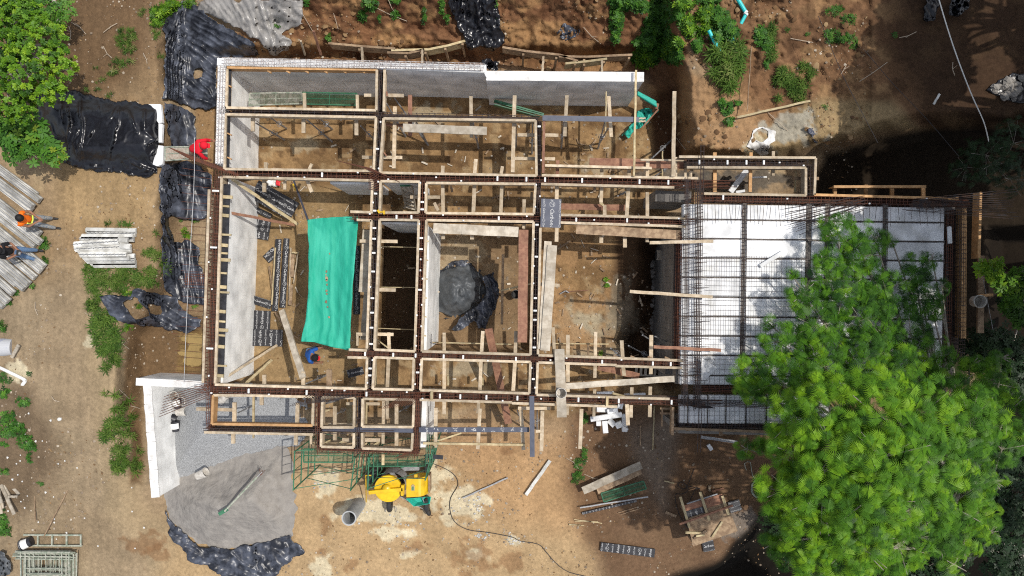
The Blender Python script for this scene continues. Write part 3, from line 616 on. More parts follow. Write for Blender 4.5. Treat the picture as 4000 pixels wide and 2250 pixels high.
formwork('narrow pine frame round the small room with the green ladder', rect(a2(940, 1367), a2(1235, 1371), b2(1226, 155), b2(932, 155)), [b2(1163, 38)+b2(1225, 38)+(24,)])
formwork('narrow pine frame round the deep dark room', rect(b2(932, 208), b2(1228, 212), b2(1198, 1203), b2(893, 1190)),
         [b2(930, 371)+b2(1067, 373)+(25,), b2(925, 737)+b2(1053, 740)+(26,), b2(905, 1073)+b2(1037, 1075)+(24,), b2(1000, 1060)+b2(1005, 1190)+(24,), b2(920, 1028)+b2(1190, 1040)+(6, 'pine2', 1.6), b2(930, 412)+b2(1215, 418)+(6, 'pine2', 1.6), b2(940, 718)+b2(1200, 721)+(6, 'pine2', 1.6), b2(905, 1108)+b2(1000, 1180)+(8, 'pine2', 1.2)])
formwork('small square pine frame round the lit corner room', rect(b2(893, 1248), b2(1190, 1258), c2(1183, 45), c2(880, 38)), [b2(1000, 1255)+c2(990, 34)+(26,), b2(905, 1290)+c2(905, 10)+(10, 'pine2', 1.4)])
formwork('pine frame round the long cell crossed by five battens', rect(a2(1285, 1380), a3(178, 1388), b3(165, 167), b2(1280, 158)),
         [a2(1408, 1380)+b2(1412, 155)+(26, 'pine'), a2(1650, 1380)+b2(1640, 155)+(28,), a2(1855, 1385)+b2(1848, 155)+(26,), b2(1275, 38)+b2(1390, 39)+(25,), b3(92, 55)+b3(92, 165)+(26,), b2(1345, 80)+b2(1375, 140)+(22,), b2(1395, 85)+b2(1345, 130)+(18, 'oldwood'), a2(1470, 1400)+a2(1480, 1449)+(16, 'oldwood', 1.5)])
formwork('large pine frame round the room with the plastic-covered heap', rect(b2(1285, 212), b3(163, 224), b3(140, 1228), b2(1252, 1203)),
         [b2(1412, 315)+b2(1412, 356)+(26,), b2(1630, 328)+b2(1630, 358)+(28,), b2(1832, 330)+b2(1832, 345)+(24,), b3(92, 228)+b3(90, 275)+(26,), b2(1420, 1062)+b2(1420, 1205)+(24,), b2(1712, 1050)+b2(1702, 1210)+(26,), b3(30, 1050)+b3(25, 1225)+(26,), b2(1330, 1135)+b2(1932, 1150)+(9, 'pine2', 1.8), b2(1845, 745)+b3(150, 690)+(12, 'pine2', 1.6)]+[b2(1290-i*4.4, 370+i*143)+b2(1303-i*4.4, 372+i*143)+(10, 'pine2', 2.98) for i in range(6)])
formwork('pine frame of the low cell with the leaning dark red plank', rect(b2(1250, 1260), b3(140, 1283), c3(130, 72), c2(1240, 47)),
         [b2(1422, 1272)+c2(1420, 50)+(26,), b2(1698, 1275)+c2(1690, 58)+(26,), b3(22, 1290)+c3(8, 68)+(28,), c2(1420, 130)+c2(1420, 228)+(26,), c2(1680, 140)+c2(1675, 222)+(24,), b2(1450, 1385)+c2(1450, 10)+(14, 'pine2', 1.2), b2(1710, 1400)+c2(1710, 10)+(14, 'pine2', 1.2)])
formwork('pine boards of the cell holding the dark pit east of the blue plywood', [a3(220, 1388)+a3(1225, 1414), b3(225, 168)+b3(1315, 198), b3(1315, 175)+b3(1312, 198)],
         [a3(340, 1395)+b3(337, 60)+(28,), a3(625, 1410)+a3(625, 1449)+(20, 'oldwood'), a3(678, 1400)+b3(672, 80)+(26,), b3(700, 98)+b3(700, 175)+(26,), b3(665, 80)+b3(690, 100)+(18, 'pine2'), a3(880, 1412)+b3(866, 185)+(28,), b3(1022, 0)+b3(1022, 188)+(26,), b3(150, 0)+b3(145, 60)+(20, 'oldwood')])
formwork('widest pine frame round the brown earth room beside the slab', [b3(220, 226)+b3(1312, 260), b3(215, 270)+b3(196, 1225), b3(200, 1232)+b3(1290, 1272)],
         [b3(338, 270)+b3(336, 375)+(28,), b3(675, 335)+b3(674, 384)+(28,), b3(853, 345)+b3(853, 418)+(28,), b3(1022, 345)+b3(1021, 378)+(24,), b3(310, 1020)+b3(322, 1235)+(24,), b3(422, 1078)+b3(422, 1240)+(27,), b3(632, 1055)+b3(628, 1250)+(25,), b3(828, 1120)+b3(836, 1255)+(27,), b3(1052, 1080)+b3(1050, 1262)+(28,), b3(576, 1145)+b3(576, 1230)+(16, 'oldwood', 1.8), b3(305, 1143)+b3(730, 1148)+(8, 'pine2', 2.1), b3(150, 690)+b3(360, 706)+(26,), b3(300, 1140)+b3(312, 1230)+(10, 'pine2', 2.4)]+[b3(765+i*130, 1235+i*4)+b3(800+i*130, 1250+i*4)+(14, 'oldwood', 2.7) for i in range(4)])
formwork('pine boards of the cell under the plank walkway', [b3(200, 1287)+b3(790, 1306), b3(780, 1313)+b3(1285, 1328), b3(195, 1287)+c3(185, 78), c3(185, 82)+c3(1190, 113)],
         [b3(422, 1300)+c3(422, 60)+(27,), b3(628, 1305)+b3(625, 1402)+(25,), b3(838, 1315)+b3(848, 1388)+(28,), b3(1050, 1330)+b3(1048, 1375)+(26,), c3(905, 25)+c3(903, 92)+(26,), c3(1045, 20)+c3(1042, 102)+(26,), c3(625, 40)+c3(622, 90)+(24,), c3(760, 70)+c3(850, 95)+(16, 'pine2', 2.7)])
formwork('orange-toned pine frame over the gravel heap', [c2(0, 88)+c2(437, 98), c1(1607, 85)+c2(0, 88), c1(1607, 85)+c1(1598, 302)+('orange',), c1(1598, 302)+c2(425, 314)+('orange',), c2(432, 98)+c2(426, 314), c1(1540, 365)+c2(430, 382), ],
         [c1(1480, 188)+c1(1750, 196)+(25,), c1(1767, 140)+c1(1765, 292)+(27,), c2(313, 145)+c2(308, 298)+(27,), c2(40, 95)+c2(40, 160)+(27,), c1(1912, 90)+c1(1910, 290)+(14, 'pine2'), c1(1757, 378)+c1(1757, 450)+(27,), c2(300, 388)+c2(298, 462)+(27,), c2(414, 375)+c2(414, 455)+(18,), c1(1910, 380)+c1(1910, 410)+(10, 'pine2')])
formwork('pine box frame above the west end of the green scaffold', rect(c2(500, 100), c2(742, 106), c2(738, 328), c2(494, 328))+rect(c2(492, 370), c2(738, 372), c2(736, 480), c2(490, 474), 't'),
         [c2(594, 168)+c2(594, 425)+(27,), c2(700, 150)+c2(712, 325)+(45, 'pine2', 2.0), c2(680, 148)+c2(735, 150)+(22,), c2(545, 305)+c2(738, 308)+(22, 'pine', 2.2), c2(512, 210)+c2(555, 195)+(12, 'pine2', 2.4), c2(500, 455)+c2(560, 425)+(12, 'pine2', 2.4), c2(595, 468)+c2(660, 430)+(14, 'pine2', 2.2)])
formwork('larger pine box frame above the yellow mixer', rect(c2(805, 112), c2(1192, 120), c2(1184, 326), c2(800, 322))+rect(c2(800, 370), c2(1182, 372), c2(1175, 500), c2(800, 486), 't'),
         [c2(650, 420)+c2(935, 424)+(27,), c2(962, 130)+c2(958, 450)+(22,), c2(1060, 150)+c2(1060, 465)+(27,), c2(990, 0)+c2(990, 262)+(24,), c2(958, 500)+c2(958, 612)+(20, 'pine2'), c2(835, 150)+c2(830, 320)+(12, 'pine2'), c2(815, 470)+c2(835, 445)+(12, 'pine2', 2.4), c2(870, 475)+c2(940, 430)+(14, 'pine2', 2.3), c2(1040, 490)+c2(1070, 465)+(14, 'pine2', 2.4), c2(830, 150)+c2(935, 150)+(22,)])
formwork('pine boards on the south side of the long beam over the sunny yard', [c2(1235, 120)+c2(1932, 139), c3(0, 145)+c3(330, 156), c3(410, 158)+c3(795, 172)],
         [c2(1357, 180)+c2(1354, 480)+(27,), c2(1690, 185)+c2(1674, 492)+(27,), c3(68, 195)+c3(86, 498)+(28,), c3(230, 202)+c3(222, 508)+(28,), c3(525, 188)+c3(514, 490)+(28,), c3(868, 150)+c3(876, 312)+(28, 'pine'), c3(900, 160)+c3(898, 253)+(26,), c3(1042, 160)+c3(1040, 250)+(26,), c3(620, 175)+c3(618, 245)+(22,), c3(420, 165)+c3(420, 235)+(18,), c3(45, 183)+c3(290, 184)+(24,), c2(1260, 448)+c3(100, 460)+(17, 'pine2', 2.6), c3(180, 357)+c3(212, 357)+(22,), c3(720, 95)+c3(718, 168)+(18, 'pine2', 3.06), c2(1327, 55)+c2(1325, 122)+(20, 'pine2', 3.06), c2(1370, 430)+c2(1550, 370)+(12, 'pine2', 2.3)])
formwork('pine box frame at the north-east corner behind the slab', [a3(1262, 1182)+a4(362, 1190), a4(362, 1192)+b4(352, 20), a3(1320, 1262)+a4(288, 1266), a4(287, 1266)+b4(286, 24), b3(1450, 12)+b4(290, 25)],
         [a3(1532, 1150)+a3(1532, 1449)+(26, 'orange'), a3(1805, 1150)+a3(1798, 1449)+(24, 'orange'), a4(42, 1140)+a4(40, 1325)+(22, 'pine'), a4(195, 1345)+a4(385, 1347)+(24, 'oldwood'), a4(213, 1290)+a4(205, 1449)+(8, 'pine2', 2.2)])
formwork('three-legged pine frame in the shade north of the slab', [a4(498, 1408)+a4(1194, 1407), b4(350, 20)+b4(1440, 50)],
         [a4(508, 1400)+b4(508, 20)+(24, 'orange'), a4(743, 1390)+b4(743, 24)+(24, 'orange'), a4(940, 1400)+b4(940, 30)+(24, 'orange'), a4(1176, 1400)+b4(1176, 36)+(24, 'orange')], m='orange')
formwork('dim pine boards round the southern strip of foam', [c3(1216, 175)+c3(1211, 386), c3(1225, 338)+c4(130, 366)], [c3(1135, 180)+c3(1133, 320)+(10, 'oldwood'), c3(1120, 185)+c3(1210, 186)+(14, 'oldwood'), c3(1120, 222)+c3(1210, 224)+(14, 'oldwood'), c3(1578, 345)+c3(1580, 392)+(22, 'oldwood'), c3(1328, 345)+c3(1328, 356)+(24, 'oldwood')], m='oldwood')
formwork('long doubled brown boards down the shaded east side of the slab', [b4(1476, 120)+b4(1466, 1105), b4(1492, 120)+b4(1486, 1105), b4(1608, 0)+b4(1594, 500)], [b4(1612, 480)+b4(1606, 1065)+(48, 'oldwood', 2.6), b4(1600, 782)+b4(1700, 776)+(20, 'orange', 2.75)], m='orange', z=2.9)

formwork('long pine board on the outer west side facing the plastic trench', [b1(1577, -20)+b1(1530, 1440)])
mb = MB()
for y in (618, 635, 655, 675, 698): mb.tube(P(*R('b1', 1392, y), 2.9), P(*R('b1', 1600, y+6), 2.9), .009, n=4)
for i in range(11): mb.tube(P(*R('b1', 1400+i*16, 612), 2.91), P(*R('b1', 1398+i*16, 704), 2.91), .007, n=4)
mb.build('side_stub_bars', ru, CG['v1'])
# ---------------------------------------------------------------- ribbed slab of foam panels
slab = thing('ribbed_slab', 'white foam ribbed roof slab with dark joists and wire mesh beside the fern-leaved tree', 'roof slab', P(3170, 1150, 2.5))
def hx(x0, y): return x0-(y-800)*.018
cols = [(2668, 2902), (2917, 3150), (3174, 3224), (3244, 3452), (3467, 3690)]
rows = [795, 857, 932, 1007, 1083, 1160, 1236, 1312, 1388, 1467, 1505]
for (x0, x1) in cols:
    for y0, y1 in zip(rows, rows[1:]):
        dy = (x0-2700)*.014
        q = [P(hx(x0, y0), y0+3+dy, 2.88), P(hx(x1, y0), y0+3+dy+2, 2.88), P(hx(x1, y1), y1-3+dy+2, 2.88), P(hx(x0, y1), y1-3+dy, 2.88)]
        MB().prism(q, .22).build('foam_panel', M['foam'], slab, .012)
for x0, x1 in ((2655, 2686), (2692, 2763), (2769, 2835), (2841, 2913), (2920, 2992), (3000, 3070), (3078, 3150), (3158, 3240)):
    MB().prism([P(x0, 1545, 2.88), P(x1, 1545, 2.88), P(x1-2, 1655, 2.88), P(x0-2, 1655, 2.88)], .2).build('foam_panel', M['foam'], slab, .012)
mb = MB()
for y in rows[1:-1]: mb.bar(P(2660, y, 2.84), P(3690, y+14, 2.84), .14, .2)
for x in (2909, 3162, 3234, 3459): mb.bar(P(x, 795, 2.835), P(x-12, 1500, 2.835), .16, .2)
for x in (2689, 2766, 2838, 2916, 2996, 3074): mb.bar(P(x, 1545, 2.83), P(x-2, 1655, 2.83), .1, .2)
mb.build('joist', M['joist'], slab)
MB().bar(P(2680, 1150, 2.6), P(3690, 1164, 2.6), 5.3, .04).build('deck_board', M['soffit'], slab)
mb = MB()
for x in (2910, 3460):
    for dx in (-9, 9): mb.tube(P(x+dx, 795, 2.93), P(x-10+dx, 1380, 2.93), .012, n=4)
    for i in range(40): mb.tube(P(x-9-i*.27, 800+i*14.5, 2.94), P(x+9-i*.27, 800+i*14.5, 2.94), .01, n=4)
for y in rows[1:-1]:
    for dy in (-3, 3): mb.tube(P(2665, y+dy, 2.87), P(3690, y+14+dy, 2.87), .006, n=4)
mb.build('joist_bars', M['steel'], slab)
mb = MB()
for i in range(28): mb.tube(P(2755, 1000+i*19.2, 2.955), P(3320, 1008+i*19.2, 2.955), .005, n=3, cap=False)
for i in range(29): mb.tube(P(2760+i*19.6, 1000, 2.96), P(2752+i*19.6, 1515, 2.96), .005, n=3, cap=False)
for i in range(34): mb.tube(P(2655+i*19.6, 1545, 2.93), P(2653+i*19.6, 1668, 2.93), .004, n=3, cap=False)
for i in range(7): mb.tube(P(2640, 1550+i*18, 2.935), P(3300, 1556+i*18, 2.935), .004, n=3, cap=False)
mb.build('wire_mesh', M['steel'], slab)
# ---------------------------------------------------------------- printed plywood
def text_tris(s, size):
    cu = bpy.data.curves.new('t', 'FONT'); cu.body = s; cu.size = size; cu.resolution_u = 1; cu.align_x = 'CENTER'; cu.align_y = 'CENTER'; cu.offset = size*.022; cu.shear = .25
    o = bpy.data.objects.new('t', cu); COL.objects.link(o); dg = bpy.context.evaluated_depsgraph_get(); me = bpy.data.meshes.new_from_object(o.evaluated_get(dg))
    me.calc_loop_triangles(); v = [(p.co.x, p.co.y) for p in me.vertices]; t = [tuple(q.vertices) for q in me.loop_triangles]
    bpy.data.objects.remove(o); bpy.data.curves.remove(cu); bpy.data.meshes.remove(me); return v, t
WORD = text_tris('Carbone', 1.0)
WW = max(p[0] for p in WORD[0])-min(p[0] for p in WORD[0])
def emblem():
    v = []; t = []
    for i in range(20):
        a = 2*math.pi*i/20
        v += [(.5*math.cos(a), .5*math.sin(a)), (.42*math.cos(a), .42*math.sin(a))]
    for i in range(20):
        j = (i+1) % 20; t += [(2*i, 2*j, 2*j+1), (2*i, 2*j+1, 2*i+1)]
    n = len(v); v += [(-.3, .2), (.3, .25), (.05, -.05), (-.05, .08), (.1, .12)]; t += [(n, n+1, n+4), (n+1, n+2, n+4), (n, n+4, n+3)]
    n = len(v); v += [(-.3, -.28), (.05, -.05), (-.02, .02)]; t += [(n, n+1, n+2)]; return v, t
EMB = emblem()
def panel(label, a, b, w_, z, m='film', ink='ink', th=.018, big=.13, along=True, name="printed_plywood", tilt=0, text=True, phase=0.0, zf=None, group='printed plywood offcuts'):
    """a, b: px ends of the centre line on the top face, w_: width in zoom px; lettering runs across or along"""
    A = P(*a, z); B = P(*b, z+tilt); d = (B-A); L = d.length; d.normalize(); n = Vector((-d.y, d.x, 0)).normalized(); Wd = wm(w_, z)
    t = thing(name, label, 'plywood', (A+B)/2, group)
    MB().bar(A, B, Wd, th).build('board', M[m], t)
    if not text: return t
    up = Vector((0, 0, .004)); vs = []; fs = []
    def stamp(tp, u, v, s, flip):
        V, T = tp; base = len(vs); ok = []
        for (x, y) in V:
            X = (u+(x if along else -y)*s*flip); Y = (v+(y if along else x)*s*flip)
            ok.append(-L/2 < X < L/2 and -Wd/2 < Y < Wd/2); vs.append((A+B)/2+d*X+n*Y+up)
        for q in T:
            if all(ok[i] for i in q): fs.append(tuple(base+i for i in q))
    # rows of alternating large and small words with emblems, as printed on the sheets
    U = L if along else Wd; Vv = Wd if along else L
    sp_r = big*1.45; rr = int(Vv/sp_r)+3
    for r in range(-rr//2-1, rr//2+2):
        s = big if r % 2 == 0 else big*.55; pitch = s*(WW+1.3); v = r*sp_r+phase*.1; k = int(U/pitch)+3
        for c in range(-k, k):
            u = c*pitch+(.37*r+phase)*pitch*.5
            for tp, du in ((WORD, 0), (EMB, s*(WW/2+.62))):
                uu = u+du
                if abs(uu) > U/2+WW*s: continue
                if along: stamp(tp, uu, v, s, 1)
                else: stamp(tp, v, uu, s, 1)
    if fs: link_mesh('lettering', np.array([tuple(p) for p in vs]), fs, M[ink], t)
    return t
def ov(x, y): return (x*1.5528, y*1.5528)
FZ = .06
panel('large black printed panel lying askew under the pine diagonal in the west room', (992, 737), (1150, 828), 150, .35, phase=.3)
panel('narrow black printed strip beside the large askew panel in the west room', (929, 786), (1060, 846), 42, .15, big=.1)
panel('short black printed panel below the reddish diagonal batten', (982, 874), (1056, 886), 88, .12, along=False, phase=.7)
panel('second short black printed panel half under the first by the reddish batten', (969, 912), (1050, 924), 60, .07, along=False, phase=.1)
panel('long upright black printed strip west of its twin', R('b2', 170, 355), R('b2', 142, 900), 46, .22, along=True, phase=.5)
panel('long upright black printed strip east of its twin', R('b2', 231, 350), R('b2', 200, 872), 44, .24, along=True, phase=.2)
panel('small square black printed offcut turned on its corner', R('b2', 75, 510), R('b2', 150, 440), 72, .17, phase=.9)
panel('short black printed strip pointing at the foot of the upright strips', (971, 1165), (1060, 1192), 62, .14, big=.1)
panel('tall black printed panel above the widest one at the white wall', (988, 1248), (1056, 1251), 140, .12, along=False, phase=.2)
panel('wide black printed panel lying flat at the foot of the white wall', (915, 1316), (1104, 1321), 128, .16, along=False, phase=.6)
panel('dark printed panel standing in the shade behind the teal tarp', R('b2', 762, 405), R('b2', 760, 925), 52, .8, along=True, m='film', ink='inkdim')
panel('blue-grey printed plywood laid across the beams', R('b3', 297, 52), R('b3', 290, 268), 152, 3.08, m='bluefilm', ink='ink', along=True, big=.17, phase=.35)
panel('long blue-grey printed strip below the box frames over the sunny yard', R('c2', 1230, 346), R('c3', 130, 345), 37, 2.9, m='bluefilm', along=False, big=.2)
panel('black printed strip alone on the brown ground by the terrace edge', R('c3', 668, 1228), R('c3', 1078, 1278), 66, .1, along=False, big=.13, phase=.4)
panel('thin black printed strip beside the green mesh deck on the ground', R('c3', 530, 978), R('c3', 940, 882), 18, .1, along=False, big=.08)
panel('black printed offcut lying on the sawing table', R('c3', 1305, 990), R('c3', 1475, 940), 50, 1.06, along=False, big=.13)
panel('black printed offcut sticking out east of the sawing table', R('c3', 1640, 935), R('c3', 1725, 910), 85, .08, big=.1)
panel('black printed offcut sticking out south of the sawing table', R('c3', 1440, 1230), R('c3', 1525, 1215), 80, .08, big=.12)
panel('dark tilted plywood piece in the shade of the west room', R('b2', 690, 1375), R('b2', 810, 1345), 60, .5, text=True, big=.1)
for lb, a, b, w_, z, m in (
    ('plain blue-grey plywood strip bridging east from the north beam', R('a3', 230, 890), R('a3', 958, 902), 40, 3.06, 'bluefilm'),
    ('blue-grey steel-coloured strip pointing south over the sunny yard', R('c3', 150, 90), R('c3', 153, 550), 36, 3.06, 'bluefilm'),
    ('dark plywood strip across the two southern box frames', R('c2', 500, 338), R('c2', 1190, 352), 32, 2.93, 'bluefilm'),
    ('short black plywood piece at the corner of the scaffold', R('c2', 1275, 543), R('c2', 1412, 555), 32, 2.2, 'film')):
    panel(lb, a, b, w_, z, m=m, text=False, name='plywood_strip', group='plain plywood strips')
# ---------------------------------------------------------------- loose planks, poles and sticks
def plank(label, a, b, w_, z, m, z2=None, th=.035, name='wood_plank', cat='plank', group=None):
    z2 = z if z2 is None else z2; A = P(*R(*a), z); B = P(*R(*b), z2)
    mb = MB(); d = (B-A); L = d.length; d.normalize(); n = d.cross(Vector((0, 0, 1))).normalized(); k = 6; ww = wm(w_, (z+z2)/2)
    pts = [A+d*(L*i/k)+n*(.006*math.sin(i*2.1)) for i in range(k+1)]
    for p, q in zip(pts, pts[1:]): mb.bar(p, q, ww, th)
    return solo(mb, name, label, cat, M[m], group)
G1 = 'loose planks on the formwork'
plank('wide pale plank with an orange stain across a north cell', ('a2', 1108, 963), ('a2', 1742, 988), 62, 3.06, 'greywood', group=G1)
plank('long pale plank along the top of the plastic heap room', ('b2', 1338, 272), ('b3', 48, 302), 76, 2.95, 'greywood', group=G1)
plank('dark red plank down the east side of the plastic heap room', ('b3', 88, 285), ('b3', 78, 1135), 72, 2.9, 'redwood', group=G1)
plank('long pale plank lying upper of two in the brown earth room', ('b3', 305, 402), ('b3', 250, 1197), 72, 3.1, 'greywood', group=G1)
plank('long pale plank lying lower of two in the brown earth room', ('b3', 272, 372), ('b3', 225, 1185), 55, 3.05, 'greywood', group=G1)
plank('brown plank along the top of the brown earth room', ('b3', 485, 280), ('b3', 1272, 325), 70, 2.9, 'oldwood', group=G1)
plank('dark reddish plank under the battens beside the trench', ('a3', 585, 1225), ('a3', 1320, 1240), 68, 2.4, 'redwood', group=G1)
plank('brown plank under the beam above the blue plywood room', ('b3', 370, 108), ('b3', 880, 120), 46, 2.2, 'redwood', group=G1)
plank('pale walkway plank set upright across the south beams', ('b3', 358, 1185), ('c3', 376, 252), 74, 3.12, 'greywood', group=G1)
plank('long pale plank sloping toward the slab south of the room', ('c3', 398, 18), ('b3', 1226, 1410), 46, 3.0, 'greywood', group=G1)
plank('dark red plank leaning under the sloping pale plank', ('b3', 650, 1318), ('b3', 960, 1392), 48, 2.2, 'redwood', group=G1)
plank('dark red plank leaning down through the low south cell', ('b2', 1755, 1035), ('c2', 1905, 300), 56, 2.5, 'redwood', z2=.6, group=G1)
plank('pale concrete-stained plank beside the teal tarp, upper one', ('b2', 840, 286), ('b2', 808, 756), 68, 2.3, 'greywood', group=G1)
plank('pale concrete-stained plank beside the teal tarp, lower narrower one', ('b2', 838, 758), ('b2', 808, 1115), 46, 2.32, 'greywood', group=G1)
G2 = 'battens poking out to the foam slab'
for a, b, m, l in ((('b3', 1040, 382), ('b3', 1520, 371), 'pine', 'pinkish batten poking onto the foam slab, northern one'), (('b3', 890, 750), ('b3', 1515, 793), 'pine', 'doubled batten poking onto the foam slab, middle one'), (('b3', 1070, 1168), ('b3', 1578, 1195), 'redwood', 'pinkish batten poking onto the foam slab, southern one')):
    plank(l, a, b, 24, 3.36, m, th=.05, name='wood_batten', cat='batten', group=G2)
plank('tall yellow stick resting over the white end of the north wall', ('a3', 937, 528), ('a3', 921, 1330), 15, 3.1, 'pine2', th=.05, name='wood_batten', cat='batten')
plank('long pale batten hanging beside the dark trench', ('a3', 1227, 688), ('a3', 1217, 1332), 28, 3.1, 'pine', th=.06, name='wood_batten', cat='batten')
plank('thin yellow rod standing at the foot of the grey wall', ('a3', 712, 690), ('a3', 706, 990), 9, 2.6, 'pine2', name='wood_batten', cat='batten')
plank('reddish board leaning on the grey wall face', ('a3', 238, 568), ('a3', 233, 760), 14, 2.7, 'pine2', z2=.2, name='wood_batten', cat='batten')
plank('thin yellow rod beside the dark trench', ('a3', 1137, 1140), ('a3', 1134, 1330), 9, 2.3, 'pine2', name='wood_batten', cat='batten')
plank('two white-ended short stick at the end of the blue strip', ('a3', 955, 893), ('a3', 1008, 893), 12, 3.0, 'pine', name='wood_batten', cat='batten')
plank('white-ended short stick just below the other at the end of the blue strip', ('a3', 955, 915), ('a3', 1008, 915), 12, 3.0, 'pine', name='wood_batten', cat='batten')
G3 = 'diagonal timbers in the west room'
plank('pale diagonal batten across the large printed panel', ('a1', 1750, 1350), ('b2', 318, 246), 22, 2.4, 'pine2', z2=.6, th=.06, name='wood_batten', cat='batten', group=G3)
plank('reddish diagonal batten below the large printed panel', ('b1', 1708, 150), ('b2', 292, 250), 20, 2.4, 'redwood', z2=.6, th=.06, name='wood_batten', cat='batten', group=G3)
plank('thick knotty pole leaning over the crouched worker', ('b2', 190, 890), ('b2', 350, 1400), 44, 1.2, 'greywood', z2=2.6, th=.09, name='wood_pole', cat='pole', group=G3)
plank('thin bent stick beside the knotty pole', ('b2', 145, 905), ('b2', 235, 1060), 14, .4, 'oldwood', z2=.5, name='wood_stick', cat='stick', group=G3)
plank('pale batten leaning at the south end of the white wall', ('b2', 160, 1155), ('b1', 1700, 1400), 18, .5, 'pine', z2=2.2, name='wood_batten', cat='batten', group=G3)
plank('second pale batten leaning in the south corner of the west room', ('b2', 120, 1265), ('b1', 1850, 1449), 20, .4, 'pine2', z2=1.8, name='wood_batten', cat='batten', group=G3)
G4 = 'scrap sticks by the printed strips'
for i, (a, b, w_, m) in enumerate(((('b2', 262, 420), ('b2', 250, 850), 12, 'pine'), (('b2', 318, 450), ('b2', 282, 690), 9, 'pine'), (('b2', 278, 470), ('b2', 270, 640), 26, 'oldwood'), (('b2', 270, 455), ('b2', 315, 460), 12, 'pine2'), (('b2', 98, 560), ('b2', 125, 760), 12, 'oldwood'), (('b2', 268, 700), ('b2', 258, 855), 22, 'oldwood'), (('b2', 145, 420), ('b2', 118, 850), 10, 'pine2'))):
    plank(['pale stick east of the upright printed strips', 'outermost thin pale stick east of the printed strips', 'short weathered board east of the printed strips', 'tiny crosswise stick at the top of the scrap pile', 'dull stick west of the upright printed strips', 'short weathered board low in the scrap pile', 'thin yellow stick along the west printed strip'][i], a, b, w_, .2+.02*i, m, name='wood_stick', cat='stick', group=G4)
# steel prop in the west room
pr = thing('steel_prop', 'blue-grey steel prop leaning by the teal tarp with a yellow collar', 'prop', W('b2', 395, 215, 0))
MB().tube(W('a2', 285, 1365, .6), W('b2', 392, 212, 2.6), .035, n=8).build('tube', M['bluefilm'], pr)
MB().tube(W('a2', 285, 1395, .75), W('a2', 300, 1430, .95), .05, n=8).build('collar', M['yellow'], pr)
# raking steel props under the beams
mbp = None
PR = [('a2', 110, 890, 230, 970), ('a2', 385, 905, 575, 1070), ('a2', 475, 890, 575, 975), ('a2', 0, 930, 215, 1055), ('a2', 790, 950, 900, 1060), ('a2', 985, 780, 1130, 1030), ('a2', 1045, 740, 1300, 1095), ('a2', 1200, 900, 1290, 1080), ('a2', 1640, 930, 1680, 1120), ('a3', 390, 920, 372, 1115), ('a3', 700, 920, 650, 1120), ('a3', 155, 930, 150, 1160), ('a3', 30, 940, 30, 1100), ('a3', 725, 970, 660, 1080),
      ('b3', 985, 1080, 1200, 1200), ('b3', 880, 1160, 1080, 1260), ('b3', 745, 1180, 820, 1240), ('b3', 1080, 1090, 1260, 1170), ('c2', 375, 190, 620, 120), ('c2', 610, 225, 700, 180), ('c2', 1070, 215, 1180, 150), ('a3', 1050, 1200, 1200, 1060), ('a3', 1080, 1330, 1210, 1240), ('b3', 800, 30, 860, 0), ('b2', 380, 1445, 560, 1370), ('c1', 1790, 220, 1920, 160), ('c3', 40, 200, 90, 330), ('c3', 190, 200, 190, 340)]
plab = ['first leftmost raking prop in the north-west cell', 'long raking prop right of centre in the north-west cell', 'short raking prop near the middle of the north-west cell', 'raking prop touching the white wall of the north-west cell', 'raking prop at the east board of the north-west cell', 'raking prop under the first battens of the stained plank cell', 'long raking prop from the stained plank cell to the grey wall', 'raking prop hidden below the stained plank', 'steep raking prop at the right end of the stained plank', 'steep prop under the batten east of the dark cage', 'steep prop under the tilted batten below the blue strip', 'prop just west of the reddish board', 'prop beside the second north cell right edge', 'second prop beneath the tilted batten below the blue strip',
        'raking prop in the dark corner, longest one', 'raking prop nearest the middle of the dark corner', 'shortest raking prop in the dark corner', 'raking prop closest to the foam slab in the dark corner', 'raking prop over the gravel below the orange frame', 'raking prop inside the western box frame', 'raking prop inside the larger box frame', 'upper raking prop across the dark trench', 'lower raking prop across the dark trench', 'raking prop in the dark pit north of the brown plank', 'raking prop near the knotty pole foot', 'raking prop beneath the orange frame corner', 'prop west of the blue steel-coloured strip', 'prop east of the blue steel-coloured strip']
for (c, x0, y0, x1, y1), lb in zip(PR, plab):
    t = thing('steel_prop', lb, 'prop', W(c, x1, y1, .05), 'raking steel props under the formwork')
    a = W(c, x0, y0, 2.2); b = W(c, x1, y1, float(gz0(*R(c, x1, y1)))+.05); mid = a*.45+b*.55
    MB().tube(a, mid, .024, n=7).build('inner_tube', M['galv'], t); MB().tube(mid, b, .034, n=7).build('outer_tube', M['galv'], t)
    mb = MB(); mb.tube(mid-(b-a)*.02, mid+(b-a)*.02, .045, n=7); q = [mid+Vector((.09*math.cos(k), .09*math.sin(k), .03)) for k in np.linspace(0, 5.2, 9)]; mb.path(q, .008, 4); mb.build('collar', M['galv'], t)
# one level batten low over the plastic heap room floor
plank('flat weathered batten low over the plastic heap room floor', ('b2', 1865, 470), ('b2', 1855, 1000), 20, .15, 'oldwood', name='wood_batten', cat='batten')
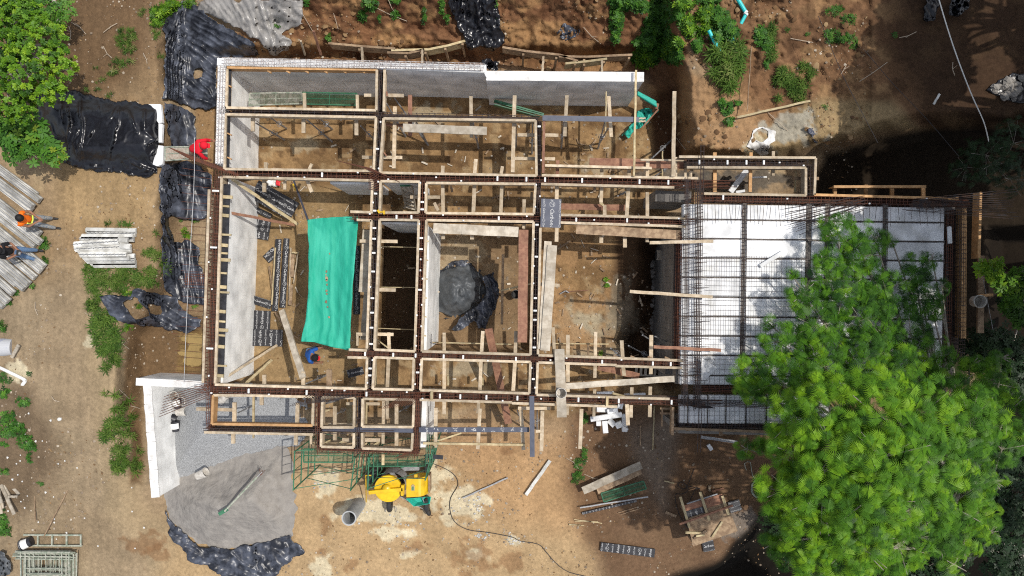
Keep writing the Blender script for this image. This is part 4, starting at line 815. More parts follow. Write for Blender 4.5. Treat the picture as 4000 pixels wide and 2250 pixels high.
# ---------------------------------------------------------------- timber and metal lying in the yards
G5 = 'timber lying on the south-east yard'
plank('white flaked board alone on the sunny yard', ('c3', 288, 578), ('c3', 105, 838), 25, .12, 'beam', name='wood_board', cat='board', group=G5)
plank('wide tan board in the brown yard above the green mesh deck', ('c3', 535, 806), ('c3', 975, 612), 58, .35, 'greywood', group=G5)
plank('second tan board partly below the wide one', ('c3', 640, 800), ('c3', 970, 650), 66, .28, 'oldwood', group=G5)
plank('thin grey metal strip below the green mesh deck', ('c3', 513, 934), ('c3', 1028, 852), 10, .2, 'galv', name='metal_strip', cat='metal strip', group=G5)
plank('steel pipe pointing from the mixer toward the east', ('c2', 1560, 862), ('c2', 1900, 708), 10, .12, 'galv', name='steel_pipe', cat='pipe')
plank('thin dull bar lying on the sandy track near the blossoms', ('c1', 255, 758), ('c1', 264, 1040), 6, float(gz0(*R('c1', 260, 900)))+.1, 'oldwood', name='steel_bar', cat='bar')
plank('long weathered stick pointing at the ladder frame', ('c1', 540, 745), ('c1', 330, 1150), 7, float(gz0(*R('c1', 400, 900)))+.15, 'oldwood', name='wood_stick', cat='stick')
plank('grey-green board in the shade south of the slab', ('c3', 1425, 400), ('c3', 1700, 440), 22, .3, 'galv', name='wood_board', cat='board', group=G5)
plank('yellow batten thrown on the north-east slope', ('a3', 1700, 885), ('a4', 320, 760), 15, 2.55, 'pine2', name='wood_batten', cat='batten')
plank('thin reddish stake standing on the north-east slope', ('a3', 1808, 352), ('a3', 1776, 840), 6, 2.7, 'oldwood', name='wood_stick', cat='stick')
plank('small white offcut on the north-east slope', ('a4', 1298, 708), ('a4', 1252, 785), 14, 2.6, 'beam', name='wood_offcut', cat='offcut')
for i, (x0, y0, x1, y1) in enumerate(((470, 1022, 680, 1052), (475, 1036, 650, 1040), (430, 1058, 545, 1070), (430, 1064, 520, 1066), (800, 972, 960, 925), (820, 985, 1000, 930))):
    plank(['upper yellow reed of the crossed pair in the brown yard', 'lower yellow reed of the crossed pair in the brown yard', 'upper of two short reeds at the sun edge', 'lower of two short reeds at the sun edge', 'dull twig below the thin printed strip', 'second dull twig below the thin printed strip'][i], ('c3', x0, y0), ('c3', x1, y1), 5, .06, 'pine2' if i < 4 else 'oldwood', name='wood_stick', cat='stick', group='thin sticks on the brown yard', th=.015)
for i, (c, x0, y0, x1, y1, w_) in enumerate((('c3', 1160, 968, 1240, 1000, 20), ('c3', 1150, 732, 1225, 750, 8), ('c3', 1490, 768, 1492, 810, 14), ('c3', 1510, 810, 1600, 790, 14), ('c3', 670, 800, 700, 780, 26), ('b2', 1145, 573, 1198, 575, 14), ('b3', 345, 430, 440, 368, 14), ('b3', 955, 780, 985, 862, 14), ('c3', 968, 315, 968, 465, 8), ('c3', 1075, 165, 1062, 498, 9))):
    zz = float(gz0(*R(c, (x0+x1)/2, (y0+y1)/2)))+.08
    plank(['short plank west of the sawing table', 'thin lath north-west of the sawing table', 'small upright lath north of the sawing table', 'reddish lath touching the sawing table top', 'white offcut beside the green mesh deck', 'small pale offcut on the dark room floor', 'short stick beside the pale plank pair', 'short stick on the rubble by the dark trench', 'dark stick in the brown yard below the foam pile', 'long thin yellow stick below the slab corner'][i], (c, x0, y0), (c, x1, y1), w_, zz, ['oldwood', 'pine2', 'pine', 'redwood', 'pine', 'pine', 'oldwood', 'pine', 'oldwood', 'pine2'][i], name='wood_offcut', cat='offcut', group='short wood offcuts on the ground')
# sawing table
tb = thing('sawing_table', 'rough plywood sawing table covered with crossed timbers in the brown yard', 'table', W('c3', 1490, 1060, 0))
q = [W('c3', *p, 1.0) for p in ((1300, 945), (1600, 850), (1705, 1110), (1367, 1226))]
MB().prism(q, .03).build('table_top', M['oldwood'], tb)
for p in ((1330, 975), (1590, 890), (1680, 1100), (1385, 1200)): MB().bar(W('c3', *p, .97), W('c3', *p, .97)-Vector((0, 0, .95)), .09, .09).build('leg', M['oldwood'], tb)
for a, b, w_, m, z in (((1272, 853), (1340, 1085), 18, 'pine2', 1.16), ((1420, 815), (1490, 1032), 20, 'pine2', 1.16), ((1588, 845), (1635, 988), 20, 'pine2', 1.16), ((1265, 1060), (1668, 918), 14, 'redwood', 1.21), ((1320, 905), (1550, 830), 8, 'galv', 1.07), ((1310, 1122), (1432, 1126), 18, 'pine2', 1.06), ((1510, 1158), (1588, 1040), 14, 'pine2', 1.06), ((1375, 1168), (1470, 1105), 16, 'oldwood', 1.07), ((1390, 1150), (1455, 1138), 12, 'pine2', 1.1)):
    MB().bar(W('c3', *a, z), W('c3', *b, z), wm(w_, z), .05).build('timber', M[m], tb)
MB().bar(W('c3', 1310, 950, 1.045), W('c3', 1595, 862, 1.045), wm(70, 1), .02).build('timber', M['redwood'], tb)
# north bank shoring boards
G6 = 'curved shoring boards holding the clay bank'
for lb, pts, m in (('bowed shoring board at the west end of the clay bank', ((545, 325), (800, 348), (1050, 366)), 'oldwood'),
                   ('bowed shoring board rising toward the black sheet', ((1020, 378), (1300, 372), (1450, 342), (1580, 306)), 'pine2'),
                   ('loose lower shoring board under the rising one', ((990, 395), (1150, 400), (1270, 372)), 'oldwood'),
                   ('shoring board falling east from the black sheet', ((1860, 355), (2040, 385), (2290, 412), (2430, 460)), 'oldwood'),
                   ('shoring board running into the creeper', ((2285, 425), (2500, 428), (2840, 412)), 'oldwood'),
                   ('thin loose shoring lath below the creeper board', ((2335, 478), (2500, 462), (2650, 442)), 'pine2')):
    t = thing('shoring_board', lb, 'board', P(*R('a2', *pts[0]), .3), G6)
    mb = MB()
    pp = [W('a2', x, y, 1.35) for x, y in pts]
    for a, b in zip(pp, pp[1:]): mb.bar(a, b, .07, .05); mb.bar(a-Vector((0, 0, .055)), b-Vector((0, 0, .055)), .025, .5)
    mb.build('board', M[m], t)
    for a in pp[1:]: MB().bar(a+Vector((-.1, -.06, -.05)), a+Vector((-.1, -.06, -1.3)), .07, .07).build('stake', M['oldwood'], t)
for i, (c, x0, y0, x1, y1, w_, m) in enumerate((('a2', 797, 352, 802, 462, 15, 'pine'), ('a2', 1255, 372, 1252, 466, 13, 'pine'), ('a3', 238, 425, 230, 535, 16, 'pine'), ('a3', 679, 450, 680, 540, 14, 'pine'), ('a2', 433, 240, 488, 418, 16, 'redwood'), ('a2', 338, 302, 370, 406, 12, 'pine'))):
    plank(['strut between shoring and wall, westernmost', 'strut between shoring and wall beside the black sheet', 'strut between shoring and the white wall top', 'strut between shoring and white wall nearest the creeper', 'reddish stake leaning on the clay bank', 'pale stake leaning on the clay beside the clear plastic'][i], (c, x0, y0), (c, x1, y1), w_, 2.2 if i > 3 else 1.6, m, z2=1.2 if i > 3 else 2.9, th=.06, name='wood_strut', cat='strut', group='struts and stakes along the clay bank')
# ---------------------------------------------------------------- precast concrete joists
zz = float(gz0(410, 970))
for i, (x0, y0, x1, y1, z) in enumerate(((643, 278, 1022, 282, 0), (655, 300, 1018, 305, 0), (612, 325, 1000, 330, .1), (600, 342, 1005, 345, .1), (552, 385, 890, 362, .24), (556, 405, 940, 385, .14), (560, 420, 975, 400, .12), (585, 437, 985, 425, .1), (598, 462, 950, 462, .2), (620, 480, 1010, 475, .1), (635, 496, 975, 490, .16), (650, 510, 1015, 508, .1), (680, 528, 1020, 526, 0), (700, 542, 1022, 540, 0), (885, 350, 960, 355, .2), (900, 395, 980, 402, .22))):
    mb = MB(); a = W('b1', x0, y0+10, zz+.16+z); b = W('b1', x1, y1+10, zz+.16+z); mb.bar(a, b, .12, .05); mb.bar(a-Vector((0, 0, .04)), b-Vector((0, 0, .04)), .18, .05)
    t = thing('concrete_joist', 'white joist in the stack by the grass, ' + ['top edge one', 'second from the top edge', 'third from the top edge', 'fourth from the top edge', 'shorter tilted one lying on top', 'one directly beneath the tilted joist', 'one below and right of the tilted joist', 'middle one at the wide part', 'raised one with wire lattice', 'one just below the raised lattice joist', 'one resting near the lower middle', 'third from the bottom edge', 'second from the bottom edge', 'bottom edge one', 'short end piece at the upper right', 'short end piece at the right middle'][i], 'concrete joist', a, 'precast joists stacked by the grass')
    mb.build('beam', M['beam'], t)
    if i in (1, 3, 4, 8, 11, 6):
        mb = MB(); n = 12; d = (b-a)
        for k in range(n): p = a+d*((k+.1)/n); mb.tube(p+Vector((0, -.03, 0)), p+d/n*.5+Vector((0, 0, .06)), .006, n=4); mb.tube(p+d/n*.5+Vector((0, 0, .06)), p+d/n+Vector((0, .03, 0)), .006, n=4)
        mb.tube(a+Vector((0, 0, .06)), b+Vector((0, 0, .06)), .006, n=4); mb.build('lattice_bar', M['galv'], t)
ends = [(270, 15), (300, 55), (245, 105), (235, 130), (300, 310), (305, 375), (265, 400), (330, 560), (305, 590), (262, 640), (215, 690), (180, 725), (120, 690), (95, 760), (60, 820), (25, 860)]
elab = ['northernmost one', 'one behind the orange vest', 'third from the north', 'fourth from the north', 'one at the orange vest elbow', 'wide one between the two men', 'one under the black shirt', 'longest one south of the black shirt', 'second south of the black shirt', 'third south of the black shirt', 'fourth south of the black shirt', 'one with the rusty end', 'short one west of the rusty end', 'third from the southern end', 'second from the southern end', 'southernmost one']
for i, (x, y) in enumerate(ends):
    z = float(gz0(*R('b1', x, y)))+.2+.08*(i % 3); ang = math.radians(35+i*.45); L = 640
    b = W('b1', x-10, y+6, z); a = W('b1', x-L*math.cos(ang), y-L*math.sin(ang), z)
    t = thing('concrete_joist', 'weathered joist in the stack under the two men, '+elab[i], 'concrete joist', b, 'weathered joists stacked under the two men')
    mb = MB(); mb.bar(a, b, .13, .09); mb.bar(a-Vector((0, 0, .06)), b-Vector((0, 0, .06)), .22, .08); mb.build('beam', M['beamold'], t)
    mb = MB(); d = (b-a)
    for s in (-.03, .03): mb.tube(a+Vector((s, s, .03)), b+Vector((s, s, .03)), .012, n=5)
    mb.build('lattice_bar', M['galv'], t)
# ---------------------------------------------------------------- foam blocks, bags, bits
fb = [((640, 185), (800, 190), 55), ((800, 155), (838, 165), 55), ((592, 268), (830, 232), 38), ((700, 280), (708, 372), 40), ((730, 270), (775, 315), 45), ((782, 320), (830, 300), 48), ((850, 228), (852, 362), 40), ((635, 300), (670, 300), 36), ((640, 75), (770, 72), 30), ((850, 90), (1010, 82), 30), ((720, 215), (800, 205), 44), ((835, 330), (868, 350), 30)]
fl_ = ['flat one at the back of the pile', 'one touching the beam', 'long thin one across the pile', 'upright one pointing south', 'square one turned on edge', 'rightmost square one', 'long one on the right side', 'small one on the left', 'one still under the beam at left', 'one still under the beam at right', 'one on top in the middle', 'small chip at the lower right']
for i, (a, b, w_) in enumerate(fb):
    mb = MB(); z = .35+.07*((i*5) % 4); mb.bar(W('c3', *a, z), W('c3', *b, z+.04*(i % 3)), wm(w_, z), .12)
    solo(mb, 'foam_block', 'white foam block in the broken pile, '+fl_[i], 'foam block', M['foam'], 'broken foam blocks', bevel=.01)
for i, (c, a, b, w_, z, l) in enumerate((('b3', (1875, 560), (2045, 455), 30, 2.98, 'white foam strip lying diagonally on the slab'), ('c3', (1482, 458), (1510, 500), 28, .1, 'small white foam scrap on the ground south of the slab'), ('a3', (1650, 1449), (1775, 1280), 42, 1.0, 'white foam strip standing in the north-east box'), ('a3', (1690, 1345), (1780, 1290), 26, .8, 'second white foam strip crossing in the north-east box'), ('a3', (1790, 1340), (1925, 1335), 14, .8, 'thin white foam strip in the north-east box'), ('b4', (1373, 260), (1380, 388), 26, 3.02, 'ragged white foam sliver on the east rebar cage'), ('b3', (1690, 0), (1760, -10), 20, .8, 'short white foam scrap at the bottom of the north-east box'))):
    mb = MB(); mb.bar(W(c, *a, z), W(c, *b, z), wm(w_, z), .08); solo(mb, 'foam_strip', l, 'foam strip', M['foam'], 'loose foam strips', bevel=.01)
mb = MB(); mb.prism([W('b3', 1432, 1252, 3.2), W('b3', 1550, 1325, 3.05), W('b3', 1432, 1449, 3.0), W('b3', 1425, 1440, 3.02)], .05); solo(mb, 'foam_board', 'white triangular foam board leaning on the slab cage', 'foam board', M['foam'])
# ---------------------------------------------------------------- plastic sheets
def onground(dz, f=None):
    return lambda x, y: np.where(np.asarray(x) < 1000, gz0(x, y)+.35*(gz(x, y)-gz0(x, y))+.07, gz(x, y))+dz+(f(x, y) if f else 0)
def creases(x, y, c, lines, amp=.07, wd=5.0):
    z = np.zeros(np.shape(x)); wx_ = x+10*(vnoise(x/35, y/35, 91)-.5); wy_ = y+10*(vnoise(x/35, y/35, 92)-.5)
    for i, (x0, y0, x1, y1) in enumerate(lines):
        a = R(c, x0, y0); b = R(c, x1, y1); ex, ey = b[0]-a[0], b[1]-a[1]; L = ex*ex+ey*ey; t = np.clip(((wx_-a[0])*ex+(wy_-a[1])*ey)/L, 0, 1)
        d = np.hypot(wx_-a[0]-t*ex, wy_-a[1]-t*ey); s = wd*(.7+.7*((i*7) % 5)/5); z = np.maximum(z, amp*(.6+.5*((i*3) % 4)/3)*np.exp(-(d/s)**1.3)*(.55+.45*np.sin(np.pi*np.clip(t*1.2, 0, 1))))
    return z
BIGL = [(1395-i*6, 60+i*5, 1245+i*20, 300+i*20) for i in range(8)]+[(1245+i*22, 300+i*12, 1232+i*21, 740) for i in range(9)]+[(1430, 130, 1920, 350), (1420, 150, 1880, 420), (1410, 190, 1760, 400), (1400, 240, 1740, 440), (1420, 290, 1640, 450), (1420, 340, 1640, 520), (1430, 400, 1630, 600), (1450, 60, 1930, 300), (1440, 100, 1700, 240), (1400, 540, 1640, 640), (1380, 560, 1600, 740), (1380, 620, 1560, 790), (1400, 700, 1630, 800), (1500, 600, 1640, 760)]
CLR = [(1500+i*50, 0, 1700+i*42, 180+i*24) for i in range(11)]+[(1900, 120, 2050, 410), (1960, 150, 2120, 400), (2000, 180, 2180, 360), (1850, 150, 1960, 330), (2100, 60, 2290, 190), (2150, 20, 2280, 120)]
TPL = [(455, 760, 470, 930), (520, 810, 515, 1080), (605, 750, 620, 1080), (580, 970, 560, 1080), (900, 790, 885, 930), (885, 930, 820, 1230), (1080, 830, 1090, 960), (600, 1080, 625, 1190), (880, 810, 800, 930), (980, 850, 1030, 1000), (530, 1060, 510, 1200), (560, 1070, 600, 1210), (1075, 980, 1190, 1060), (1100, 1100, 1190, 1040), (1140, 1180, 1190, 1090), (740, 800, 735, 830), (380, 930, 420, 1050), (990, 1230, 1180, 1290), (700, 980, 640, 1100)]
def OL(c, *p): return [R(c, *q) for q in p]
hole = OL('a1', (1450, 560), (1480, 520), (1535, 525), (1545, 570), (1500, 600), (1460, 595))
sheet('black_sheet', 'big wrinkled black plastic sheet with a torn hole north-west of the building', 'plastic sheet',
      OL('a1', (1380, 0), (1480, 40), (1560, 110), (1932, 330), (1960, 420), (1700, 440), (1650, 440), (1640, 800), (1560, 825), (1380, 785), (1225, 745), (1240, 600), (1260, 420), (1230, 180), (1290, 110)),
      onground(.08, lambda x, y: creases(x, y, 'a1', BIGL, .13, 6)+crumple(x, y, 2, .08, 50)), M['plasticdust'], step=4.5, jit=20, holes=[hole])
sheet('clear_sheet', 'translucent grey plastic sheet hanging down the clay bank at the top', 'plastic sheet',
      OL('a1', (1480, 0), (2300, -10), (2290, 190), (2130, 250), (2200, 335), (2180, 372), (2040, 420), (1900, 270), (1700, 180), (1520, 90)),
      onground(.10, lambda x, y: creases(x, y, 'a1', CLR, .18, 8)+crumple(x, y, 3, .10, 60)), M['plasticclear'], step=7, jit=30)
sheet('black_sheet', 'black plastic sheet hanging over the clay bank at top centre', 'plastic sheet',
      OL('a2', (1440, -60), (1800, -60), (1845, 200), (1880, 320), (1790, 395), (1700, 350), (1610, 375), (1570, 290), (1480, 120)),
      onground(.12, lambda x, y: folds(x, y, 78, 700, 24, .18, 21)), M['plastic'], step=6, jit=16)
sheet('black_sheet', 'small crumpled black plastic scrap on the clay bank', 'plastic sheet',
      OL('a3', (320, 235), (400, 185), (520, 235), (500, 280), (410, 300), (340, 265)), onground(.05, lambda x, y: crumple(x, y, 5, .2, 12)), M['plasticdust'], step=5, jit=16)
sheet('black_sheet', 'small black plastic bundle at the step of the north wall', 'plastic sheet',
      OL('a2', (1700, 460), (1760, 445), (1830, 470), (1825, 530), (1750, 525)), lambda x, y: 2.55+crumple(x, y, 6, .5, 12), M['plastic'], step=5, jit=10)
# pile under glossy tarp
TP = OL('a1', (300, 690), (560, 690), (740, 720), (880, 780), (960, 745), (1110, 785), (1195, 810), (1205, 1080), (1165, 1210), (1180, 1290), (1100, 1330), (960, 1310), (780, 1290), (480, 1235), (380, 1010), (262, 880))
IN = OL('a1', (330, 730), (900, 800), (1180, 830), (1190, 1080), (1130, 1200), (560, 1200), (430, 1050), (320, 880))
def tarpz(x, y):
    return gz(x, y)+.07+.6*sstep(-50, 60, sdist(x, y, IN))+creases(x, y, 'a1', TPL, .10, 4.5)+crumple(x, y, 7, .06, 70)+.12*sstep(0, -30, sdist(x, y, IN))*vnoise(x/14, y/14, 6)
sheet('black_tarp', 'glossy black tarp covering a long pile below the left tree', 'tarp', TP, tarpz, M['plastic'], step=4.5, jit=18)
pl = thing('foam_stack', 'white foam sheets sticking out from under the glossy black tarp', 'foam sheets', W('a1', 1200, 1000, 1.3))
zt = 1.85
for q in (((1100, 785), (1210, 785), (1225, 925), (1195, 930)), ((1195, 930), (1225, 935), (1218, 1075), (1195, 1075)), ((1185, 1095), (1232, 1100), (1225, 1240), (1185, 1255), (1150, 1240), (1165, 1180))):
    for k in range(2): MB().prism([W('a1', *p, zt-.1-k*.16) for p in q], .14).build('foam_panel', M['foam'], pl, .01)
# strip sheets down the west trench
sheet('black_sheet', 'black plastic strip just above the red scaffold plank', 'plastic sheet', OL('a1', (1240, 770), (1290, 775), (1480, 880), (1465, 960), (1470, 1100), (1290, 1108), (1260, 930)),
      onground(.06, lambda x, y: folds(x, y, 80, 320, 26, .14, 41)), M['plasticdust'], step=7, jit=16)
sheet('black_sheet', 'black plastic strip just below the red scaffold plank beside the trench', 'plastic sheet', OL('a1', (1215, 1225), (1330, 1225), (1480, 1225), (1590, 1320), (1600, 1449), (1560, 1620), (1500, 1670), (1340, 1640), (1240, 1620), (1210, 1449)),
      onground(.06, lambda x, y: folds(x, y, 70, 300, 28, .14, 43)+crumple(x, y, 8, .05, 40)), M['plasticdust'], step=7, jit=18)
sheet('black_sheet', 'dusty narrow plastic tail hanging in the middle of the west trench', 'plastic sheet', OL('b1', (1222, 90), (1260, 200), (1310, 380), (1390, 360), (1500, 420), (1490, 540), (1560, 640), (1555, 860), (1430, 840), (1380, 830), (1300, 790), (1245, 700), (1225, 560), (1228, 300), (1215, 60), (1215, -40), (1260, -40)),
      onground(.06, lambda x, y: folds(x, y, 82, 300, 23, .14, 45)+crumple(x, y, 9, .05, 40)), M['plasticdust'], step=6, jit=18)
sheet('black_sheet', 'torn black plastic sheet looping over the grass bank', 'plastic sheet', OL('b1', (745, 780), (830, 775), (980, 780), (1010, 740), (1060, 725), (1200, 770), (1340, 790), (1370, 900), (1530, 965), (1520, 1020), (1420, 1062), (1200, 1020), (1000, 1000), (870, 960), (800, 880)),
      onground(.12, lambda x, y: folds(x, y, 25, 320, 22, .14, 47)+crumple(x, y, 10, .05, 40)), M['plasticdust'], step=6, jit=18, holes=[OL('b1', (950, 820), (1010, 790), (1070, 840), (1110, 930), (1050, 945), (960, 910)), OL('b1', (1130, 850), (1200, 850), (1225, 920), (1150, 925))])
# bottom arc
sheet('black_sheet', 'black plastic sheet curved round the foot of the sand heap', 'plastic sheet', OL('c1', (1250, 960), (1275, 1030), (1400, 1130), (1500, 1215), (1700, 1255), (1932, 1205), (2130, 1160), (2190, 1145), (2220, 1200), (2300, 1270), (2200, 1310), (2080, 1449), (1700, 1480), (1600, 1400), (1430, 1330), (1350, 1230), (1270, 1120)),
      onground(.06, lambda x, y: folds(x, y, 20, 200, 22, .10, 51)+crumple(x, y, 11, .09, 30)), M['plasticdust'], step=6, jit=18)
HEAP = OL('b2', (1350, 640), (1440, 570), (1530, 550), (1640, 560), (1720, 640), (1740, 760), (1700, 860), (1560, 950), (1440, 950), (1350, 880))
sheet('plastic_heap', 'heap wrapped in dust-grey black plastic in the middle room', 'covered heap', HEAP,
      lambda x, y: gz(x, y)+.05+.85*sstep(-8, 80, sdist(x, y, HEAP))+.13*np.abs(np.sin(4.5*np.arctan2(y-1100, x-1800)+3*vnoise(x/50, y/50, 61)))*sstep(95, 30, np.hypot(x-1800, y-1110))*sstep(8, 40, np.hypot(x-1800, y-1100))+crumple(x, y, 12, .3, 34), M['plasticgrey'], step=6, jit=14)
sheet('black_sheet', 'crumpled black plastic bunched on the east side of the wrapped heap', 'plastic sheet', OL('b2', (1700, 640), (1790, 605), (1840, 740), (1815, 850), (1740, 980), (1730, 1030), (1670, 1035), (1650, 980), (1540, 1040), (1480, 1040), (1540, 960), (1680, 860), (1740, 760)),
      onground(.35, lambda x, y: folds(x, y, 70, 160, 26, .3, 13)+crumple(x, y, 13, .25, 30)), M['plasticdust'], step=5, jit=12)
sheet('black_sheet', 'black plastic spread showing under the west edge of the wrapped heap', 'plastic sheet', OL('b2', (1345, 640), (1470, 520), (1590, 515), (1700, 590), (1660, 640), (1500, 600), (1380, 700), (1360, 900), (1480, 950), (1430, 965), (1350, 930)),
      onground(.06, lambda x, y: crumple(x, y, 14, .2, 18)), M['plasticdust'], step=5, jit=14)
sheet('black_sheet', 'limp black plastic at the upper right by the white cable', 'plastic sheet', OL('a4', (1200, -40), (1290, -40), (1300, 20), (1250, 150), (1190, 170), (1165, 150)), onground(.08, lambda x, y: folds(x, y, 80, 120, 14, .12, 63)), M['plastic'], step=6)
sheet('black_bag', 'shiny black rubbish bag at the upper right east of the white cable', 'bag', OL('a4', (1390, -30), (1520, -30), (1510, 60), (1440, 135), (1370, 115), (1370, 50)), onground(.3, lambda x, y: crumple(x, y, 15, .4, 22)), M['plastic'], step=6)
# teal sheets
TT = [R('b2', *p) for p in ((386, 208), (560, 190), (770, 182), (768, 260), (745, 520), (722, 850), (708, 1195), (620, 1180), (440, 1135), (340, 1128), (372, 980), (392, 800), (398, 600), (396, 380))]
sheet('teal_tarp', 'teal fabric awning stretched between timbers over the west room', 'tarp', TT,
      lambda x, y: 2.55-.14*sstep(-10, 80, sdist(x, y, TT))+folds(x, y, 92, 600, 34, .07, 71, 8)+folds(x, y, 60, 300, 40, .03, 73, 10)+.03*sstep(60, 0, np.abs(y-1340))*np.abs(np.sin(x/7))+.05*sstep(40, 0, sdist(x, y, TT))*vnoise(x/20, y/20, 9), M['teal'], step=6, jit=3, rag=.6, thick=.006)
for i, (x, y, s) in enumerate(((530, 600, 9), (534, 650, 14), (533, 665, 10), (536, 700, 8), (532, 745, 9), (534, 770, 8), (527, 830, 12), (540, 868, 8), (551, 945, 9), (516, 490, 7), (555, 465, 6), (640, 485, 6), (700, 395, 4), (527, 625, 7))):
    mb = MB(); z = 2.47; q = [W('b2', x+s*math.cos(a+i)*random.uniform(.6, 1.2), y+s*math.sin(a+i)*1.2*random.uniform(.6, 1.2), z) for a in (0, 1, 2, 3, 4.2, 5.3)]
    mb.prism(q, .01); solo(mb, 'fallen_leaf', 'dry brown fallen leaf lying along the middle of the teal awning', 'leaf', M['oldwood'], 'dry leaves on the teal awning')
sheet('teal_net', 'crumpled teal netting at the east end of the blue strip', 'netting', OL('a3', (940, 850), (1000, 825), (1060, 830), (1105, 810), (1100, 840), (1010, 930), (930, 990), (880, 1035), (825, 1020), (860, 990), (910, 930), (950, 900)),
      lambda x, y: .35+crumple(x, y, 16, .45, 16), M['tealnet'], step=5, jit=14)
t = thing('teal_box', 'long teal-wrapped box beside the north wall end', 'box', W('a3', 1000, 740, 0))
MB().prism([W('a3', *p, 1.0) for p in ((950, 685), (1090, 760), (1095, 808), (945, 715))], .12).build('box_body', M['tealnet'], t, .02)
MB().bar(W('a3', 1100, 780, .9), W('a3', 1090, 820, .9), .1, .5).build('end_board', M['redwood'], t); MB().bar(W('a3', 1105, 825, .9), W('a3', 985, 960, .6), .05, .04).build('end_board', M['redwood'], t)
def mesh_deck(name, label, quad, z, frame, m2, group, slats=True):
    """quad: four px corners"""
    q = [P(*p, z) for p in quad]; t = thing(name, label, 'scaffold deck', (q[0]+q[2])/2, group)
    mb = MB()
    for a, b in zip(q, q[1:]+q[:1]): mb.tube(a, b, .024, n=6)
    mb.tube((q[0]+q[3])/2, (q[1]+q[2])/2, .014, n=4); mb.tube((q[0]+q[1])/2, (q[3]+q[2])/2, .014, n=4)
    mb.build('deck_frame', M[frame], t); mb = MB(); L = (q[1]-q[0]).length; n = int(L/.05)
    for i in range(-12, n):
        for s in (0, 1):
            u0 = i/n; u1 = (i+12)/n; v0, v1 = (0, 1) if s == 0 else (1, 0)
            lo = max(0, -u0)/(u1-u0) if u0 < 0 else 0; hi = 1 if u1 <= 1 else (1-u0)/(u1-u0)
            def at(k): u = u0+(u1-u0)*k; v = v0+(v1-v0)*k; return (q[0]*(1-u)+q[1]*u)*(1-v)+(q[3]*(1-u)+q[2]*u)*v
            if hi > lo: mb.tube(at(lo), at(hi), .0035, n=3, cap=False)
    mb.build('deck_mesh', M[m2], t); return t
MG = 'green mesh scaffold decks'
mesh_deck('scaffold_deck', 'white-splashed mesh deck high in the long north cell', OL('a1', (1885, 705), (2280, 697), (2280, 782), (1880, 795)), 1.8, 'frame', 'frame', MG)
mesh_deck('scaffold_deck', 'green mesh deck high in the long north cell', OL('a2', (350, 697), (760, 705), (755, 795), (350, 785)), 1.8, 'green', 'green', MG)
mesh_deck('scaffold_deck', 'green mesh deck lying on the brown yard', OL('c3', (672, 825), (992, 732), (1014, 790), (694, 890)), .3, 'green', 'green', MG)
t = mesh_deck('scaffold_deck', 'rusty-white mesh deck under the worker in red', OL('a1', (1245, 1110), (1560, 1105), (1562, 1190), (1248, 1212)), 1.75, 'frame', 'frame', MG)
MB().prism([W('a1', *p, 1.74) for p in ((1248, 1112), (1560, 1108), (1562, 1188), (1250, 1210))], .012).build('deck_plate', mat('rusty_plate', (.42, .28, .22), .8, (.52, .44, .38), 12), t)
# green board box near the wall
t = thing('green_channel', 'green steel channel slanting across the room below the grey wall', 'steel channel', W('a3', 0, 800, 0)); MB().bar(W('a2', 1800, 760, .9), W('a3', 240, 865, .7), .10, .03).build('web', M['green'], t)
MB().bar(W('a2', 1798, 785, .95), W('a3', 210, 880, .75), .03, .25).build('flange', M['green'], t); MB().bar(W('a2', 1798, 758, .95), W('a3', 230, 855, .75), .03, .25).build('flange', M['green'], t)
# ---------------------------------------------------------------- scaffold towers
def scaffold(label, corners, braces, h=3.0, decks=(), lad=True):
    """corners: (NW, SW, SE, NE) px of the leg tops"""
    q = [P(*p, h) for p in corners]; t = thing('scaffold_tower', label, 'scaffold', Vector((q[0].x, q[0].y, 0)), 'green scaffold towers')
    for e in ((0, 1), (3, 2)):
        a, b = q[e[0]], q[e[1]]; mb = MB()
        for p in (a, b): mb.tube(p, Vector((p.x, p.y, .02)), .024, n=6)
        for k in (0, .75, 1.5, 2.25): 
            mb.tube(a-Vector((0, 0, k+.02)), b-Vector((0, 0, k+.02)), .02, n=6)
        for s in (.25, .5, .75): c = a.lerp(b, s); mb.tube(c-Vector((0, 0, .02)), c-Vector((0, 0, .75)), .014, n=4)
        mb.build('end_frame', M['green'], t)
    for zz in (0, 1.5):
        for a, b in ((1, 2), (2, 1), (0, 3), (3, 0)): MB().tube(q[a]-Vector((0, 0, zz+.15)), q[b]-Vector((0, 0, zz+1.35)), .012, n=5).build('cross_brace', M['green'], t)
    return t
scaffold('green scaffold tower over the sandy ground west of the mixer', (R('c2', 290, 512), R('c2', 280, 800), R('c2', 712, 803), R('c2', 745, 560)), 1)
scaffold('green scaffold tower standing over the yellow mixer', (R('c2', 850, 560), R('c2', 842, 798), R('c2', 1276, 725), R('c2', 1330, 500)), 1)
mesh_deck('scaffold_deck', 'green mesh deck on the scaffold tower west of the mixer', OL('c2', (360, 490), (730, 495), (730, 590), (360, 590)), 2.1, 'green', 'green', MG)
mesh_deck('scaffold_deck', 'green mesh deck on the scaffold tower over the mixer', OL('c2', (858, 525), (1280, 540), (1278, 620), (858, 622)), 2.1, 'green', 'green', MG)
t = thing('scaffold_section', 'upright green frame against the white wall by the mixer', 'scaffold frame', W('c2', 1310, 450, 0)); mb = MB()
for i in range(5): mb.tube(W('c2', 1285+i*13, 375+i*2, 2.0), W('c2', 1283+i*12, 600, 2.3), .016, n=5)
mb.tube(W('c2', 1283, 600, 2.3), W('c2', 1333, 600, 2.3), .018, n=5); mb.build('tube_frame', M['green'], t)
